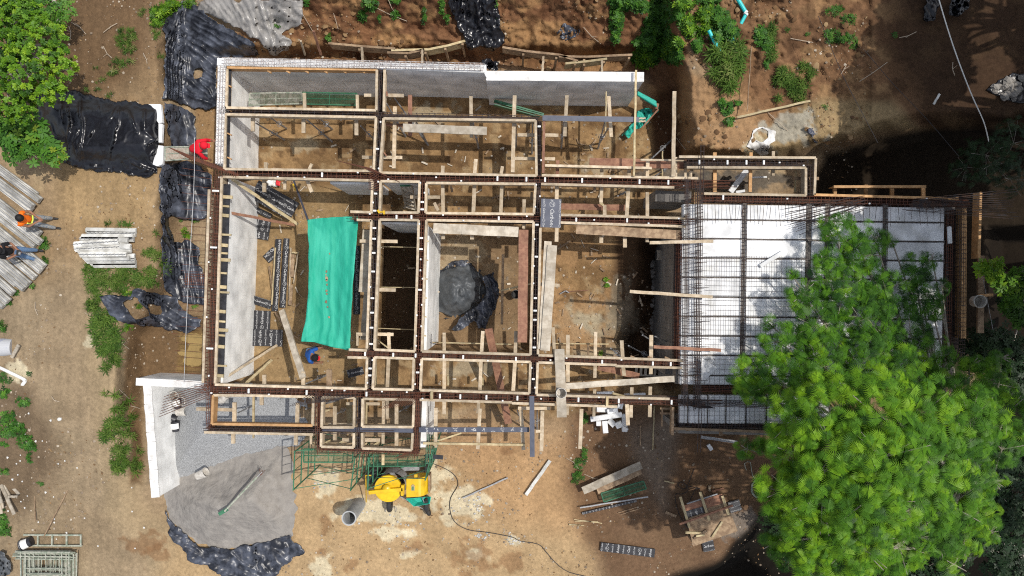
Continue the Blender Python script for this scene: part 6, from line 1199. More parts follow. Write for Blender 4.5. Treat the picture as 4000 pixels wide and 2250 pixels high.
def person(label, base, yaw, lean=.0, arms=None, legs=None, shirt='shirt', trous='jeans', cap='hair', sleeve=.6, headtilt=.25, extra=None, hipz=.92):
    """local frame: x forward, y left, z up"""
    t = thing('person', label, 'person', base); q = Matrix.Rotation(yaw, 4, 'Z'); B = Vector(base)
    def L(p): return B+q @ Vector(p)
    hip = Vector((0, 0, hipz)); up = Vector((math.sin(lean), 0, math.cos(lean))); ch = hip+up*.42; nk = hip+up*.54; fw = Vector((math.cos(lean), 0, -math.sin(lean)))
    hd = nk+(up*math.cos(headtilt)+fw*math.sin(headtilt))*.15+fw*.02; hu = (up*math.cos(headtilt)+fw*math.sin(headtilt)); hf = (fw*math.cos(headtilt)-up*math.sin(headtilt))
    legs = legs or {1: ((.03, .11, .48), (0, .13, .07)), -1: ((.04, -.11, .48), (.02, -.13, .07))}
    arms = arms or {1: ((.12, .24, 1.15), (.34, .12, 1.12)), -1: ((.12, -.24, 1.15), (.34, -.1, 1.12))}
    body = [[(L(hip), .13), (L(hip+up*.2), .12), (L(ch), .135), (L(nk), .06), (L(hd-hu*.05), .075), (L(hd+hu*.05), .095)], [(L(hd-hu*.05), .075), (L(hd+hf*.10-hu*.01), .014)]]
    sh = [[(L(hip+up*.02), .15), (L(hip+up*.2), .14), (L(ch), .155), (L(nk-up*.02), .085)]]; tr = [[(L(hip+up*.04), .135), (L(hip-up*.05), .125)]]; shoes = []
    for s in (1, -1):
        e, h = Vector(arms[s][0]), Vector(arms[s][1]); so = ch+Vector((0, s*.18, .03)); w_ = h+(e-h)*.0; d = (h-e).normalized(); side = d.cross(Vector((0, 0, 1))); side = side.normalized() if side.length > .1 else Vector((0, 1, 0))
        body.append([(L(ch), .135), (L(so), .06), (L(e), .042), (L(w_), .028), (L(h+d*.05), .036)])
        palm = h+d*.05
        for k in range(4):
            r0 = palm+d*.02+side*(k-1.5)*.021; ln = (.032, .038, .035, .026)[k]; cv = Vector((0, 0, -.012))
            body.append([(L(palm), .036), (L(r0+d*.02), .0095), (L(r0+d*(.02+ln)+cv), .009), (L(r0+d*(.02+ln*1.7)+cv*2.6), .008)])
        body.append([(L(palm), .036), (L(palm-side*.04*s+d*.01), .011), (L(palm-side*.05*s+d*.045+Vector((0, 0, -.01))), .0095)])
        sh.append([(L(ch), .155), (L(so), .078), (L(so.lerp(e, sleeve if sleeve <= 1 else 1)), .062)]+([(L(e.lerp(h, sleeve-1)), .046)] if sleeve > 1 else []))
        k, a = Vector(legs[s][0]), Vector(legs[s][1]); ho = hip+Vector((0, s*.09, -.05))
        body.append([(L(hip), .13), (L(ho), .085), (L(k), .055), (L(a), .038)])
        tr.append([(L(hip-up*.05), .125), (L(ho), .102), (L(k), .074), (L(a+Vector((0, 0, .03))), .058)])
        shoes.append([(L(a+Vector((-.03, 0, -.02))), .045), (L(a+Vector((.06, 0, -.03))), .045), (L(a+Vector((.15, s*.01, -.04))), .034)])
    skin_mesh('body', body, M['skin'], t); skin_mesh('shirt', sh, M[shirt], t); skin_mesh('trousers', tr, M[trous], t)
    for c_ in shoes: skin_mesh('shoe', [c_], M['darkgrey'], t, 1)
    # headgear / hair
    ax_ = (q.to_3x3() @ hu).normalized(); hc = L(hd+hu*.035); prof = [(.118*math.cos(a)+.002, .118*math.sin(a)*1.05) for a in np.linspace(-.15, math.pi/2-.02, 7)]
    hg = MB().lathe(prof, hc, 18, ax_).build('cap' if cap != 'hair' else 'hair', M[cap], t, smooth=True)
    if cap != 'hair':
        mb = MB(); sd = Vector((0, 1, 0)); p0 = hd+hf*.09+hu*.045; mb.prism([L(p0+sd*.085), L(p0-sd*.085), L(p0-sd*.06+hf*.085), L(p0+sd*.06+hf*.085)], .008); mb.build('visor', M[extra or cap], hg)
    for s in (1, -1):
        MB().lathe([(.0, -.006), (.009, 0), (0, .006)], L(hd+hf*.093+Vector((0, s*.033, 0))+hu*.012), 8).build('eye', M['darkgrey'], t)
    return t, L
M['hair'] = mat('black_hair', (.012, .01, .01), .6); M['shirt_black'] = mat('black_cotton', (.012, .012, .014), .9, bump=.3, bscale=14); M['vest'] = mat('orange_vest', (.85, .16, .01), .7, bump=.3, bscale=14)
M['jeans'] = mat('blue_denim', (.09, .16, .28), .9, (.13, .21, .34), 20); M['red'] = mat('red_cotton', (.62, .01, .025), .85, bump=.3, bscale=12); M['blue'] = mat('blue_cotton', (.02, .10, .38), .85, bump=.3, bscale=14)
M['camo'] = mat('paint_splashed_jeans', (.15, .19, .24), .9, (.34, .33, .30), 22); M['lime_tape'] = mat('reflective_tape', (.62, .75, .12), .4); M['greytrouser'] = mat('dusty_trousers', (.13, .11, .09), .9)
zw = float(gz0(150, 960)); 
t, L = person('man in an orange safety vest looking down at his hands by the joist stack', P(192, 868, zw), -.12, lean=.12, arms={1: ((.13, .25, 1.14), (.36, .10, 1.10)), -1: ((.14, -.23, 1.12), (.38, -.04, 1.08))}, legs={1: ((.12, .12, .48), (.16, .14, .07)), -1: ((.18, -.13, .50), (.30, -.16, .07))}, shirt='vest', trous='camo', sleeve=.45, headtilt=.45)
for s in (-1,):
    mb = MB(); mb.path([L((.165, s*.13, 1.02)), L((.19, s*.135, 1.15)), L((.21, s*.13, 1.28))], .022, 5); mb.build('reflective_tape', M['lime_tape'], t)
mb = MB(); mb.path([L((.14, -.14, 1.0)), L((.165, 0, 1.0)), L((.14, .14, 1.0))], .022, 5); mb.build('reflective_tape', M['lime_tape'], t)
t, L = person('man in a black shirt, black cap and jeans holding a remote controller', P(126, 986, float(gz0(108, 985))+.08), -.22, lean=.05, arms={1: ((.08, .25, 1.13), (.30, .10, 1.12)), -1: ((.08, -.25, 1.13), (.30, -.08, 1.12))}, legs={1: ((.16, .10, .50), (.22, .12, .07)), -1: ((.10, -.12, .49), (.26, -.20, .07))}, shirt='shirt_black', trous='jeans', cap='shirt_black', sleeve=.8, headtilt=.3)
rc = thing('remote_controller', 'small dark remote controller in the hands of the man in black', 'controller', L((.38, .01, 1.12))); o = MB(); o.bar(L((.38, -.08, 1.17)), L((.38, .10, 1.17)), .10, .035); o.build('controller_body', M['darkgrey'], rc, .008)
mb = MB(); mb.bar(L((.44, -.03, 1.185)), L((.44, .05, 1.185)), .06, .012); mb.build('screen', M['galv'], rc)
hcap = None
person('worker in a red hooded shirt bending over to reach the white rebar', P(792, 604, 1.78), .08, lean=1.0, hipz=.80, arms={1: ((.62, .20, 1.02), (.86, .12, 1.22)), -1: ((.40, -.30, .86), (.44, -.30, .62))}, legs={1: ((.08, .13, .42), (-.12, .13, .07)), -1: ((.12, -.12, .42), (-.02, -.13, .07))}, shirt='red', trous='greytrouser', cap='red', sleeve=1.75, headtilt=-.3)
person('worker in a blue shirt and red and black cap under the knotty pole', P(1232, 1370, .02), -.25, lean=.55, hipz=.86, arms={1: ((.38, .30, 1.02), (.52, .34, .98)), -1: ((.30, -.26, .98), (.44, -.22, .80))}, shirt='blue', trous='jeans', cap='shirt_black', extra='red', sleeve=.75, headtilt=.1)
# ---------------------------------------------------------------- plants
def leaf_fan(n=9, L=1.0, w_=.13, spread=1.35):
    v = []; f = []
    for i in range(n):
        a = -spread+2*spread*i/(n-1); l = L*(1-.18*abs(i/(n-1)*2-1)); c, s = math.cos(a), math.sin(a); k = len(v)
        v += [(0, 0, 0), (l*.5*c-s*w_*.5, l*.5*s+c*w_*.5, .06), (l*c, l*s, -.10), (l*.5*c+s*w_*.5, l*.5*s-c*w_*.5, .06)]; f.append((k, k+3, k+2, k+1))
    return np.array(v), np.array(f)
def leaf_rosette(n=6, w_=.36, cup=.25):
    v = []; f = []
    for i in range(n):
        a = 2*math.pi*i/n+.2*(i % 2); l = 1-.2*(i % 2); c, s = math.cos(a), math.sin(a); k = len(v)
        v += [(0, 0, 0), (l*.62*c-s*w_*.5, l*.62*s+c*w_*.5, cup*.8), (l*c, l*s, cup*.35), (l*.62*c+s*w_*.5, l*.62*s-c*w_*.5, cup*.8)]; f.append((k, k+3, k+2, k+1))
    return np.array(v), np.array(f)
def blades(n=12, w_=.05):
    v = []; f = []; r = random.Random(3)
    for i in range(n):
        a = 2*math.pi*i/n+r.uniform(-.4, .4); l = r.uniform(.6, 1.1); c, s = math.cos(a), math.sin(a); k = len(v); h = r.uniform(.35, .7)
        v += [(-s*w_, c*w_, 0), (s*w_, -c*w_, 0), (l*.5*c+s*w_*.8, l*.5*s-c*w_*.8, h*.8), (l*.5*c-s*w_*.8, l*.5*s+c*w_*.8, h*.8), (l*c, l*s, h*.5)]; f += [(k, k+1, k+2, k+3), (k+3, k+2, k+4, k+4)]
    return np.array(v), [q[:3] if q[2] == q[3] else q for q in f]
FAN = leaf_fan(13, 1.0, .062, 1.4); ROS = leaf_rosette(); BR = leaf_rosette(5, .5, .15); BLv, _bf = blades(); BL = (BLv, np.array([(a, b, c, d) for a, b, c, d in [tuple(q) if len(q) == 4 else (q[0], q[1], q[2], q[2]) for q in _bf]]))
BLT = (BLv, np.array([t for q in _bf for t in ([(q[0], q[1], q[2]), (q[0], q[2], q[3])] if len(q) == 4 else [q])]))
def scatter(tpl, pos, nrm, fwd, size, tint):
    """numpy instancing joined to arrays"""
    v, f = tpl; N = len(pos); nrm = nrm/np.linalg.norm(nrm, axis=1)[:, None]
    x = fwd-nrm*(fwd*nrm).sum(1)[:, None]; x /= np.linalg.norm(x, axis=1)[:, None]+1e-9; y = np.cross(nrm, x)
    V = pos[:, None, :]+size[:, None, None]*(v[None, :, 0:1]*x[:, None]+v[None, :, 1:2]*y[:, None]+v[None, :, 2:3]*nrm[:, None])
    F = f[None]+(np.arange(N)*len(v))[:, None, None]
    T = np.repeat(tint, len(v)); return V.reshape(-1, 3), F.reshape(-1, f.shape[1]), T
def lobes_points(lobes, dens, top=.2):
    P_, Nn, Fw, Tt = [], [], [], []
    for (c, r, tb) in lobes:
        n = int(dens*4*math.pi*r*r*.62)
        d = rng.normal(size=(n, 3)); d /= np.linalg.norm(d, axis=1)[:, None]; flip = (d[:, 2] < -.1) & (rng.random(n) < .75); d[flip, 2] *= -1
        rad = r*(.35+.72*rng.random(n)**.7); p = np.array(c)+d*rad[:, None]*np.array([1, 1, .62])
        p += (rng.random((n, 3))-.5)*.12
        nn = d*np.array([.55, .55, .5])+np.array([0, 0, .75])+rng.normal(size=(n, 3))*.28; fw = d*np.array([1, 1, 0])+rng.normal(size=(n, 3))*.45
        P_.append(p); Nn.append(nn); Fw.append(fw); Tt.append(np.clip(tb+rng.normal(size=n)*.17, 0, 1))
    return np.concatenate(P_), np.concatenate(Nn), np.concatenate(Fw), np.concatenate(Tt)
def sprigs(lobes, per_m2, spread, k=7, droop=.55):
    P_, Nn, Fw, Tt = [], [], [], []
    for (c, r, tb) in lobes:
        n = max(4, int(per_m2*math.pi*r*r*2.2)); d = rng.normal(size=(n, 3)); d /= np.linalg.norm(d, axis=1)[:, None]; d[:, 2] = np.abs(d[:, 2])*np.where(rng.random(n) < .82, 1, -1)
        p = np.array(c)+d*(r*(.55+.55*rng.random(n)**.7))[:, None]*np.array([1, 1, .7])+rng.normal(size=(n, 3))*.05
        st = np.clip(tb+rng.normal(size=n)*.2, 0, 1)
        for i in range(n):
            kk = rng.integers(k-2, k+2); a = rng.uniform(0, 6.28)+np.arange(kk)*6.283/kk+rng.normal(size=kk)*.25; u = np.stack([np.cos(a), np.sin(a), 0*a], 1)
            out = np.array([d[i, 0], d[i, 1], 0])*.7; u2 = u+out; s = spread*rng.uniform(.6, 1.3)
            P_.append(p[i]+u*s*.04+np.array([0, 0, 1])*rng.uniform(0, .04, (kk, 1))); Nn.append(np.array([0, 0, 1])+u*droop+d[i]*.35+rng.normal(size=(kk, 3))*.15); Fw.append(u2); Tt.append(np.clip(st[i]+rng.normal(size=kk)*.1, 0, 1))
    return np.concatenate(P_), np.concatenate(Nn), np.concatenate(Fw), np.concatenate(Tt)
def tree(name, label, lobes, base, dens, tpl, size, m, trunk_r=.14, cat='tree', group=None, barkm='bark', smooth=False, twigs=True, sp=None):
    """lobes: (px, py, z, radius m, tint)"""
    t = thing(name, label, cat, base, group); lb = [(tuple(P(px, py, z)), r, tb) for px, py, z, r, tb in lobes]
    p, n, fw, ti = sprigs(lb, *sp) if sp else lobes_points(lb, dens); V, F, T = scatter(tpl, p, n, fw, size*(.5+.9*rng.random(len(p))), ti); link_mesh('crown', V, F, M[m], t, False, tint=T)
    mb = MB(); cz = min(l[0][2] for l in lb)*.55; ctr = Vector((sum(l[0][0] for l in lb)/len(lb), sum(l[0][1] for l in lb)/len(lb), 0)); b = Vector(base); fork = b.lerp(Vector((ctr.x, ctr.y, cz)), .55); fork.z = max(cz, b.z+.2)
    mb.tube(b, fork, trunk_r, trunk_r*.7, 8)
    for (c, r, _) in lb:
        c = Vector(c); m1 = fork.lerp(c, .5)+Vector((random.uniform(-.3, .3), random.uniform(-.3, .3), .2)); mb.tube(fork, m1, trunk_r*.45, trunk_r*.3, 6); mb.tube(m1, c, trunk_r*.3, trunk_r*.14, 5)
        if twigs:
            for k in range(5): a = random.uniform(0, 6.28); mb.tube(c, c+Vector((math.cos(a)*r*.9, math.sin(a)*r*.9, r*random.uniform(.1, .45))), trunk_r*.13, trunk_r*.05, 4)
    mb.build('trunk', M[barkm], t); return t
O = 1.5528
def LB(lst, jit=0):
    return [(x*O, y*O, z, r, ti) for x, y, z, r, ti in lst]
def low(l): return [(x, y, (3.4+(z-3.4)*.42 if y < 1530 or x < 3060 and y < 1850 else z), (r if y > 1400 else r*.9), (ti if y > 1400 else ti*.8)) for x, y, z, r, ti in l]
# big fern-leaved tree (overview px, z, radius, tint)
big = LB([(2110, 590, 4.6, .55, .45), (2170, 640, 4.6, .6, .4), (2080, 680, 4.8, .6, .55), (2200, 600, 4.6, .45, .5), (2020, 740, 5.0, .5, .55), (2120, 740, 5.2, .75, .42), (2230, 730, 5.0, .7, .35), (2300, 680, 4.6, .55, .3), (2320, 760, 4.8, .6, .25), (2180, 800, 5.2, .8, .4), (2050, 820, 5.4, .7, .5), (1960, 860, 5.4, .6, .55), (2290, 840, 5.2, .6, .3), (1890, 940, 5.6, .5, .65), (1960, 960, 5.8, .8, .55), (2070, 920, 5.8, .9, .5), (2180, 900, 6.0, .9, .5), (2270, 950, 6.2, .9, .55), (2350, 900, 6.0, .6, .6), (1880, 985, 5.2, .35, .7)])
big += LB([(1990, 1060, 6.4, .7, .7), (2090, 1030, 6.8, .95, .7), (2200, 1040, 7.2, 1.0, .65), (2310, 1050, 7.2, .95, .6), (2400, 980, 6.8, .7, .6), (2480, 960, 6.6, .7, .62), (2440, 1060, 7.0, .85, .5), (2530, 1040, 6.6, .6, .55), (2000, 1140, 6.6, .65, .7), (2100, 1140, 7.4, 1.0, .75), (2220, 1150, 7.8, 1.1, .65), (2340, 1150, 7.4, .9, .55), (2430, 1180, 6.8, .6, .4), (1980, 1230, 6.8, .65, .8), (2070, 1250, 7.4, .95, .72), (2180, 1260, 7.8, 1.0, .65), (2290, 1260, 7.4, .9, .55), (2390, 1270, 6.8, .75, .5), (2460, 1290, 6.4, .5, .65), (2050, 1350, 7.0, .85, .75), (2150, 1360, 7.2, .9, .65), (2260, 1370, 6.8, .7, .6), (2080, 1430, 6.8, .7, .7), (1955, 1130, 6.2, .3, .75), (1880, 1130, 5.8, .26, .55), (1920, 1125, 5.8, .2, .6), (1940, 1370, 6, .3, .5), (1985, 1400, 5.8, .35, .4), (1850, 960, 4.6, .16, .6), (1868, 905, 4.6, .14, .7), (1930, 810, 4.4, .18, .6), (1990, 690, 4.4, .16, .5), (2075, 560, 4.2, .14, .6), (2135, 560, 4.2, .13, .5), (2245, 610, 4.2, .14, .4), (2345, 650, 4.2, .2, .4), (2370, 720, 4.2, .2, .3), (2350, 800, 4.4, .2, .3), (1925, 1230, 6.6, .2, .7), (1945, 1290, 6.4, .22, .5), (2500, 1210, 6.2, .25, .5), (2520, 900, 6.2, .25, .6), (2440, 920, 6.6, .3, .7), (2490, 1340, 6, .25, .5), (2400, 1420, 6, .3, .6), (2170, 1440, 6.6, .4, .6), (2360, 1350, 6.4, .5, .4), (2430, 1360, 6.2, .4, .6), (2520, 1130, 6.2, .5, .4)])
tree('fern_leaved_tree', 'large bright green tree with feathery fern-like leaves over the foam slab', low(big), P(3990, 2180, -3), 62, FAN, .2, 'fern', .14, sp=(24, .22, 4))
tree('broad_leaved_tree', 'bright bushy broad-leaved tree at the upper left corner', LB([(30, 60, 4.8, .7, .6), (100, 120, 4.8, .75, .6), (60, 190, 4.8, .7, .55), (150, 170, 4.6, .45, .7), (20, 250, 4.6, .6, .5), (110, 230, 4.6, .4, .65), (150, 225, 4.4, .3, .75), (0, 130, 4.8, .7, .5), (60, 20, 4.6, .5, .5), (130, 110, 4.5, .35, .75), (70, 265, 4.3, .35, .6), (40, 290, 4.3, .3, .5), (180, 155, 4.4, .18, .8), (10, 20, 4.6, .6, .4), (90, 60, 4.6, .4, .65)]), P(-150, 250, 1.4), 120, BR, .085, 'broad', .14, sp=(30, .2, 7), twigs=False)
tree('rosette_tree', 'small tree with star-shaped leaf rosettes and yellow leaves beside the black tarp', LB([(40, 315, 3.4, .38, .4), (90, 330, 3.4, .35, .45), (30, 350, 3.4, .35, .35), (120, 370, 3.3, .35, .45), (145, 385, 3.2, .22, .6), (80, 385, 3.3, .3, .4), (135, 400, 3.1, .15, .7), (10, 330, 3.2, .3, .3), (60, 300, 3.3, .3, .5), (40, 385, 3.0, .3, .3)]), P(-60, 560, 1.4), 60, leaf_rosette(7, .4, .2), .17, 'rosette', .07)
tree('dark_tree', 'dark tree in the shade at the top left corner', LB([(100, 20, 3.0, .5, .6), (160, 30, 2.9, .4, .8), (60, 10, 3.2, .6, .4), (130, 60, 2.6, .3, .8)]), P(150, -100, 1.4), 90, BR, .09, 'vine', .08)
# dark under-layer and off-frame wood on the east side
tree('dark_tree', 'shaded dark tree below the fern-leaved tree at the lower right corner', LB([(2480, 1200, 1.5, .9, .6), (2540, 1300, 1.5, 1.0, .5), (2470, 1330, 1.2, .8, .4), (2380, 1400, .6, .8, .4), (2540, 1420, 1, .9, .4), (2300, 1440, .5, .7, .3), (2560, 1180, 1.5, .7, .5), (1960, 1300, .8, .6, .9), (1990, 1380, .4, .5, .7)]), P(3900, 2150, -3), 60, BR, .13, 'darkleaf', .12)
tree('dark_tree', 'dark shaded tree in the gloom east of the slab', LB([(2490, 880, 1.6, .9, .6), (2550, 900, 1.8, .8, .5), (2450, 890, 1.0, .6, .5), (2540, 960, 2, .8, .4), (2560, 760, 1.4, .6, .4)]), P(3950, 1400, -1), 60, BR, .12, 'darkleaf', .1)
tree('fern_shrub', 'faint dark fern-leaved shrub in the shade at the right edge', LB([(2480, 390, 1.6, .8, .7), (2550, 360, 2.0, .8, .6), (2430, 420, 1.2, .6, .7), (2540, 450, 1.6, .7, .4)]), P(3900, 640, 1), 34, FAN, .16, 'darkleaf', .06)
tree('shrub', 'sunlit glossy shrub reaching in at the right edge by the bucket', LB([(2470, 670, 4.4, .22, .85), (2500, 690, 4.5, .28, .7), (2530, 720, 4.4, .32, .55), (2555, 745, 4.3, .35, .4), (2510, 665, 4.4, .14, .9), (2560, 700, 4.2, .3, .35), (2540, 780, 4.0, .3, .3), (2570, 800, 3.9, .3, .3)]), P(4080, 1200, -1), 110, leaf_rosette(6, .42, .2), .12, 'broad', .06)
for i, (x, y, z, r) in enumerate(((16.0, 8.6, 9.5, 2.6), (19.8, 5.2, 9.5, 2.6), (14.9, 5.8, 8, 2.3), (14.7, 2.2, 8, 2.2), (14.4, -1.2, 8, 2.0), (18, 0, 9, 2.2), (17.0, -6.0, 9, 2.6), (20.5, 1.5, 10, 2.6), (14.0, -11.5, 9, 2.8), (8.5, -12.2, 8.5, 2.0), (21, 9.5, 10, 3))):
    lb = []
    for k in range(8):
        a = k*2.4; q = r*.62*math.sqrt(k/8); s = K*(HC-z); lb.append((2000+(x+q*math.cos(a))/s, 1125-(y+q*math.sin(a))/s, z+random.uniform(-.4, .4), r*.42, .5))
    tree('tall_tree', 'tall leafy tree of the wood east of the building', lb, Vector((max(x+4, 20), y, -2)), 16, leaf_rosette(6, .5, .2), .30, 'darkleaf' if i % 2 else 'vine', .2, group='tall trees of the wood beyond the east side', twigs=False)
# low plants
def plant(name, label, c, spots, tpl, size, m, n, cat='plant', group=None, kind=None, h=.1, dark=0, lean=.5):
    n *= .5 if m == 'grass' else .6
    """spots: zoom px ellipses (x, y, rx, ry)"""
    pos = []; nn = []; ti = []
    for (x, y, rx, ry) in spots:
        k = max(3, int(n*rx*ry*math.pi/1000))
        for _ in range(k):
            a = random.uniform(0, 6.283); q = random.random()**.62*1.12; px, py = R(c, x+rx*q*math.cos(a), y+ry*q*math.sin(a)); z = h*(1-q*.8)*random.uniform(.2, 1.2)
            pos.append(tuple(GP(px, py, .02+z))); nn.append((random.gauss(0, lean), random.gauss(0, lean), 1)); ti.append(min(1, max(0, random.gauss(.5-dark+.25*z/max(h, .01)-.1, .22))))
    pos = np.array(pos); nn = np.array(nn); N = len(pos); V, F, T = scatter(tpl, pos, nn, rng.normal(size=(N, 3)), size*(.55+.8*rng.random(N)), np.array(ti)); o = link_mesh(name, V, F, M[m], None, False, tint=T); return props(o, label, cat, group, kind)
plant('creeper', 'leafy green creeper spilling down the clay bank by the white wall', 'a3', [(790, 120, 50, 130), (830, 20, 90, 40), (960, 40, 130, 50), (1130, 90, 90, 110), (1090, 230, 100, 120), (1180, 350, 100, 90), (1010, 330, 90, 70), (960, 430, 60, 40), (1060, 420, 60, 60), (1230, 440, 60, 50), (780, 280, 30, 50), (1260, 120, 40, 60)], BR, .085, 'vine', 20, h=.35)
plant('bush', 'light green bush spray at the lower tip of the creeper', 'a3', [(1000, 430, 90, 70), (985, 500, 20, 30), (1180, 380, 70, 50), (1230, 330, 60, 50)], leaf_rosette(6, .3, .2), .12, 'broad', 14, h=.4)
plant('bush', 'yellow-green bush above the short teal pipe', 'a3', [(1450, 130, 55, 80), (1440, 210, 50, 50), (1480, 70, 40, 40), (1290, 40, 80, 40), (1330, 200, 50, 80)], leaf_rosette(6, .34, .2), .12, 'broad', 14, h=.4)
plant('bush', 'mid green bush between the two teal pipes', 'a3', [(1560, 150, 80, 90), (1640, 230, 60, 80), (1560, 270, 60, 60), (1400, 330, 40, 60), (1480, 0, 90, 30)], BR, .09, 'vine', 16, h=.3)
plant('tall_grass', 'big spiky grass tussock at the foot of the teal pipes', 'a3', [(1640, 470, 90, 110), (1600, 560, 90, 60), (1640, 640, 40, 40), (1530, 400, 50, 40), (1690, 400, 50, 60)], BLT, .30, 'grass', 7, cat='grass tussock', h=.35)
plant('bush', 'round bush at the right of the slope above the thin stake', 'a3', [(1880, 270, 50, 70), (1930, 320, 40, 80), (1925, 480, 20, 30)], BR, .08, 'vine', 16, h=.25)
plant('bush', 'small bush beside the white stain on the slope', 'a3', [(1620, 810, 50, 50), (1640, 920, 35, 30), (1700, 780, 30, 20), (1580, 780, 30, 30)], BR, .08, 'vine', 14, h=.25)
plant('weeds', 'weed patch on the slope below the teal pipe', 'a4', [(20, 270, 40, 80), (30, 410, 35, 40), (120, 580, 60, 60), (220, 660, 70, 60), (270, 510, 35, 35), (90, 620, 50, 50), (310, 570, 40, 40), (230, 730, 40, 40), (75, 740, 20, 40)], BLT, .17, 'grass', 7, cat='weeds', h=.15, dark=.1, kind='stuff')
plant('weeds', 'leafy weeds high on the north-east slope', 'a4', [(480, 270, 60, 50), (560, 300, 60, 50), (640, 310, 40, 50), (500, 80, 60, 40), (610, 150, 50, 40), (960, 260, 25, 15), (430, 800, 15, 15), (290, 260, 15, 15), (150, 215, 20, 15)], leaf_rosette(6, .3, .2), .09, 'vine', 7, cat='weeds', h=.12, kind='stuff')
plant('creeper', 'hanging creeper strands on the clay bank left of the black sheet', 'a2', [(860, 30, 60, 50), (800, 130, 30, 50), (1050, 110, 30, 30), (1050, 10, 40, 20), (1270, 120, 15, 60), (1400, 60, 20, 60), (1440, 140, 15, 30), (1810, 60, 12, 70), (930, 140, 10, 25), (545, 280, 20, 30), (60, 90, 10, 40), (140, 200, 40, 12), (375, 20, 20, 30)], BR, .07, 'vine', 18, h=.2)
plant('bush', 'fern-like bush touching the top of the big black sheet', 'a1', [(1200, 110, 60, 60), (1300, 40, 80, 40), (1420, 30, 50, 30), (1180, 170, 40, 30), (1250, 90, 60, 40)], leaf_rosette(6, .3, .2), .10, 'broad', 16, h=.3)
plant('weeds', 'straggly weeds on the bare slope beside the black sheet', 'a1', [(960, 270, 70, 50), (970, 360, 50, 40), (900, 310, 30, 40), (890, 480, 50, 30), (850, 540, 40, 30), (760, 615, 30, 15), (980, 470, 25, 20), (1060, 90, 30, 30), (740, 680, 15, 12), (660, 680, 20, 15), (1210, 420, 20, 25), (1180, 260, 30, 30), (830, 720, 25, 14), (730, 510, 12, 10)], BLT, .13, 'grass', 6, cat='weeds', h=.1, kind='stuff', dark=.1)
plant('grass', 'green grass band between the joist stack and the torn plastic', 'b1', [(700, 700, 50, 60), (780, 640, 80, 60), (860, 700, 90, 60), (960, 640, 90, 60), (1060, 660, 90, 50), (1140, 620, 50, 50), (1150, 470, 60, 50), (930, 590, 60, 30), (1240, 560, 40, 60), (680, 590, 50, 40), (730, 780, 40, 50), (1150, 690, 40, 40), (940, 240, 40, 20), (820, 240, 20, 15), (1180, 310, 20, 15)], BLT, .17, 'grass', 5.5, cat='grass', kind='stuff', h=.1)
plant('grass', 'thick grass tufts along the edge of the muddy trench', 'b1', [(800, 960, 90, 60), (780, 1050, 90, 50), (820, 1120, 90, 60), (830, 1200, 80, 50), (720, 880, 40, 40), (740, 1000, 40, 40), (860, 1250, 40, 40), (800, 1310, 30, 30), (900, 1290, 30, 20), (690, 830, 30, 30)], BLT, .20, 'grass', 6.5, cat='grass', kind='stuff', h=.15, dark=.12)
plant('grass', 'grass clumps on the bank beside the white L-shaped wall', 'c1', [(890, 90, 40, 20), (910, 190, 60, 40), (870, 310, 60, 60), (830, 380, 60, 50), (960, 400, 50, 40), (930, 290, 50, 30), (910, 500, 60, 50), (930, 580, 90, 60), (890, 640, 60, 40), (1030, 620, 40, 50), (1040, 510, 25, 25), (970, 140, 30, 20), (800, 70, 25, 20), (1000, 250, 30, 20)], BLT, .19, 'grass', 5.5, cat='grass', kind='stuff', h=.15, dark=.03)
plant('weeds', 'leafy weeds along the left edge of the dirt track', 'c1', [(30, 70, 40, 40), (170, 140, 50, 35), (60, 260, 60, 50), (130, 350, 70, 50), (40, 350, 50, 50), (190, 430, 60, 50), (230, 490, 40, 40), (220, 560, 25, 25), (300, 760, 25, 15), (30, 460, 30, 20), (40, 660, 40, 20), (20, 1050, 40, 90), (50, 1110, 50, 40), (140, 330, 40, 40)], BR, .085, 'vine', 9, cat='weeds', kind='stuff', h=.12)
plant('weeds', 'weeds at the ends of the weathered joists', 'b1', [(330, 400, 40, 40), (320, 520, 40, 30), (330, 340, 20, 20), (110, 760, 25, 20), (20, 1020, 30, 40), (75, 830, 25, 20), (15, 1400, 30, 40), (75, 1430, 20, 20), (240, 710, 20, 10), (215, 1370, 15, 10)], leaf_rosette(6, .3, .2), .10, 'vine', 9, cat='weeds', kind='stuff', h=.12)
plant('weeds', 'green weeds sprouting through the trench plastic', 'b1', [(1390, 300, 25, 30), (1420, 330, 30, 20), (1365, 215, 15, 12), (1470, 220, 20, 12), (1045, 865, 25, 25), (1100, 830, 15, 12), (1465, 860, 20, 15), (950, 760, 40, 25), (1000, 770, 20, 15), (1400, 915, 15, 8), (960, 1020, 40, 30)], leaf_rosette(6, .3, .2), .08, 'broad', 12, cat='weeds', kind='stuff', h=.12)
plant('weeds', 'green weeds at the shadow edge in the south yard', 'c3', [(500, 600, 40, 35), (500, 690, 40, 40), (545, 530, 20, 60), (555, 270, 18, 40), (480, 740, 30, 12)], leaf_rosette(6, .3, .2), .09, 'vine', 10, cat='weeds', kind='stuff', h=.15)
plant('weeds', 'small weed on the floor of the brown earth room', 'b3', [(710, 665, 15, 14), (715, 705, 22, 12), (675, 1215, 15, 12)], leaf_rosette(5, .35, .2), .08, 'broad', 25, cat='weeds', kind='stuff', h=.1)
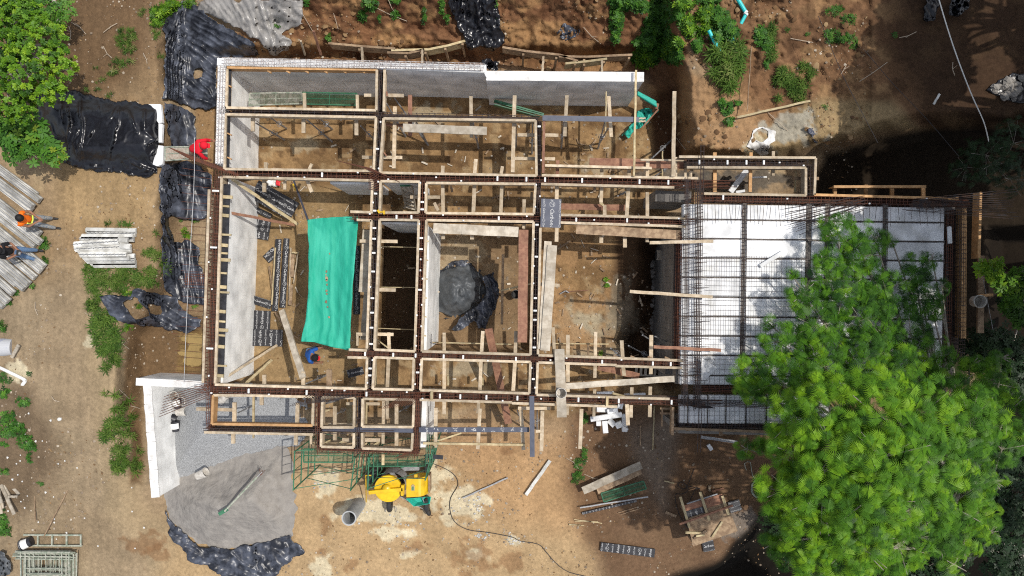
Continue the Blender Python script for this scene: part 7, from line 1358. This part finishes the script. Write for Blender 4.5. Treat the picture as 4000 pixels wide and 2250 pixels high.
# litter, twigs and pebbles over all bare soil
def litter(name, label, n, tpl, smin, smax, m, cat, region=None, flat=.15):
    px = rng.uniform(-40, 4040, n); py = rng.uniform(-40, 2290, n); keep = (fbm(px/160, py/160, 3, 141) > .46) & (px < 3400)
    if region is not None: keep &= region(px, py)
    px, py = px[keep], py[keep]; z = gz(px, py)+.012; f_ = K*(HC-z); pos = np.stack([(px-2000)*f_, (1125-py)*f_, z], -1); N = len(pos); nn = rng.normal(size=(N, 3))*flat; nn[:, 2] = 1
    V, F, T = scatter(tpl, pos, nn, rng.normal(size=(N, 3)), smin+(smax-smin)*rng.random(N)**3, rng.random(N)); props(link_mesh(name, V, F, M[m], None, False, tint=T), label, cat, None, 'stuff')
oct_v = np.array([(1, 0, 0), (0, 1, 0), (-1, .1, 0), (0, -1, 0), (.1, 0, .7), (.7, .7, .1), (-.6, .7, .05)]); oct_f = np.array([(0, 5, 4), (5, 1, 4), (1, 6, 4), (6, 2, 4), (2, 3, 4), (3, 0, 4)])
litter('pebbles', 'scattered pebbles and clods over the bare ground', 11000, (oct_v, oct_f), .01, .055, 'pebble', 'pebbles')
litter('leaf_litter', 'dead leaves strewn over the bare ground', 9000, (np.array([(-1, 0, 0), (0, .45, .15), (1, 0, .05), (0, -.45, .1)]), np.array([(0, 3, 2, 1)])), .02, .06, 'litter', 'leaves')
litter('clods', 'loose reddish clods on the clay bank and slope', 9000, (oct_v, oct_f), .03, .13, 'litter', 'soil clods', region=lambda x, y: ((y < 290) & (x > 1000) & (x < 2600)) | ((x > 2640) & (y < 600)), flat=.3)
tw = [('a4', (170, 290, 340, 320)), ('a4', (990, 285, 1120, 240)), ('a4', (690, 615, 900, 470)), ('a4', (550, 560, 590, 490)), ('a1', (780, 245, 885, 175)), ('a1', (540, 170, 650, 260)), ('a1', (780, 350, 845, 440)), ('a1', (520, 200, 530, 300)), ('a1', (1080, 400, 1110, 480)), ('a2', (910, 60, 1140, 160)), ('a2', (1000, 0, 1060, 110)), ('a2', (300, 20, 430, 240)), ('a2', (585, 100, 620, 220)), ('a3', (540, 205, 670, 330)), ('b1', (880, 1120, 975, 1185)), ('b1', (900, 1150, 960, 1140)), ('c1', (900, 40, 975, 110)), ('c1', (985, 165, 1055, 185)), ('c1', (390, 95, 450, 135)), ('c3', (545, 680, 650, 720)), ('c3', (410, 560, 500, 640)), ('a4', (0, 850, 270, 1115)), ('a3', (1240, 1040, 1310, 1130)), ('b1', (265, 830, 285, 930)), ('b1', (640, 910, 720, 950)), ('a4', (1395, 470, 1410, 570))]
t0 = MB()
for c, (x0, y0, x1, y1) in tw:
    xm = (x0+x1)/2+random.uniform(-12, 12); ym = (y0+y1)/2+random.uniform(-12, 12); pts = [GP(*R(c, x0, y0), .06), GP(*R(c, xm, ym), .09), GP(*R(c, x1, y1), .05)]; t0.path(pts, .011, 5)
    t0.tube(pts[1], GP(*R(c, xm+random.uniform(-40, 40), ym+random.uniform(-40, 40)), .08), .008, .004, 4)
props(t0.build('twigs', mat('dry_twigs', (.40, .33, .25), .9)), 'dry fallen twigs and roots over the slopes', 'twigs', None, 'stuff')

# scrap wood and lime crumbs strewn inside the rooms
mb = MB(); mb2 = MB()
for i in range(260):
    x = random.uniform(1010, 2560); y = random.uniform(430, 1490)
    if 1480 < x < 1660 and 850 < y < 1390: continue
    if 1200 < x < 1400 and 850 < y < 1370: continue
    a = random.choice((0, 1.57))+random.gauss(0, .6); l = random.uniform(6, 34); z = float(gz(x, y))+.03
    (mb if i % 3 else mb2).bar(P(x, y, z+.02), P(x+l*math.cos(a), y+l*math.sin(a), z+random.uniform(0, .06)), random.uniform(.02, .07), .02)
props(mb.build('scrap_wood', M['oldwood']), 'scrap wood offcuts strewn over the floors of the rooms', 'scrap wood', None, 'stuff')
props(mb2.build('scrap_wood', M['greywood']), 'pale scrap wood chips strewn over the floors of the rooms', 'scrap wood', None, 'stuff')
rocks('cement_crumbs', 'pale broken cement crumbs on the sunny yard', 'c2', [(random.gauss(c[0], c[2]), random.gauss(c[1], c[2]), random.uniform(.012, .05)) for c in ((1700, 1140, 22), (1890, 1150, 26), (1955, 1170, 26), (900, 950, 110), (1700, 920, 45), (500, 740, 45), (1120, 1060, 90), (1600, 990, 80)) for _ in range(22)], 'beamold')
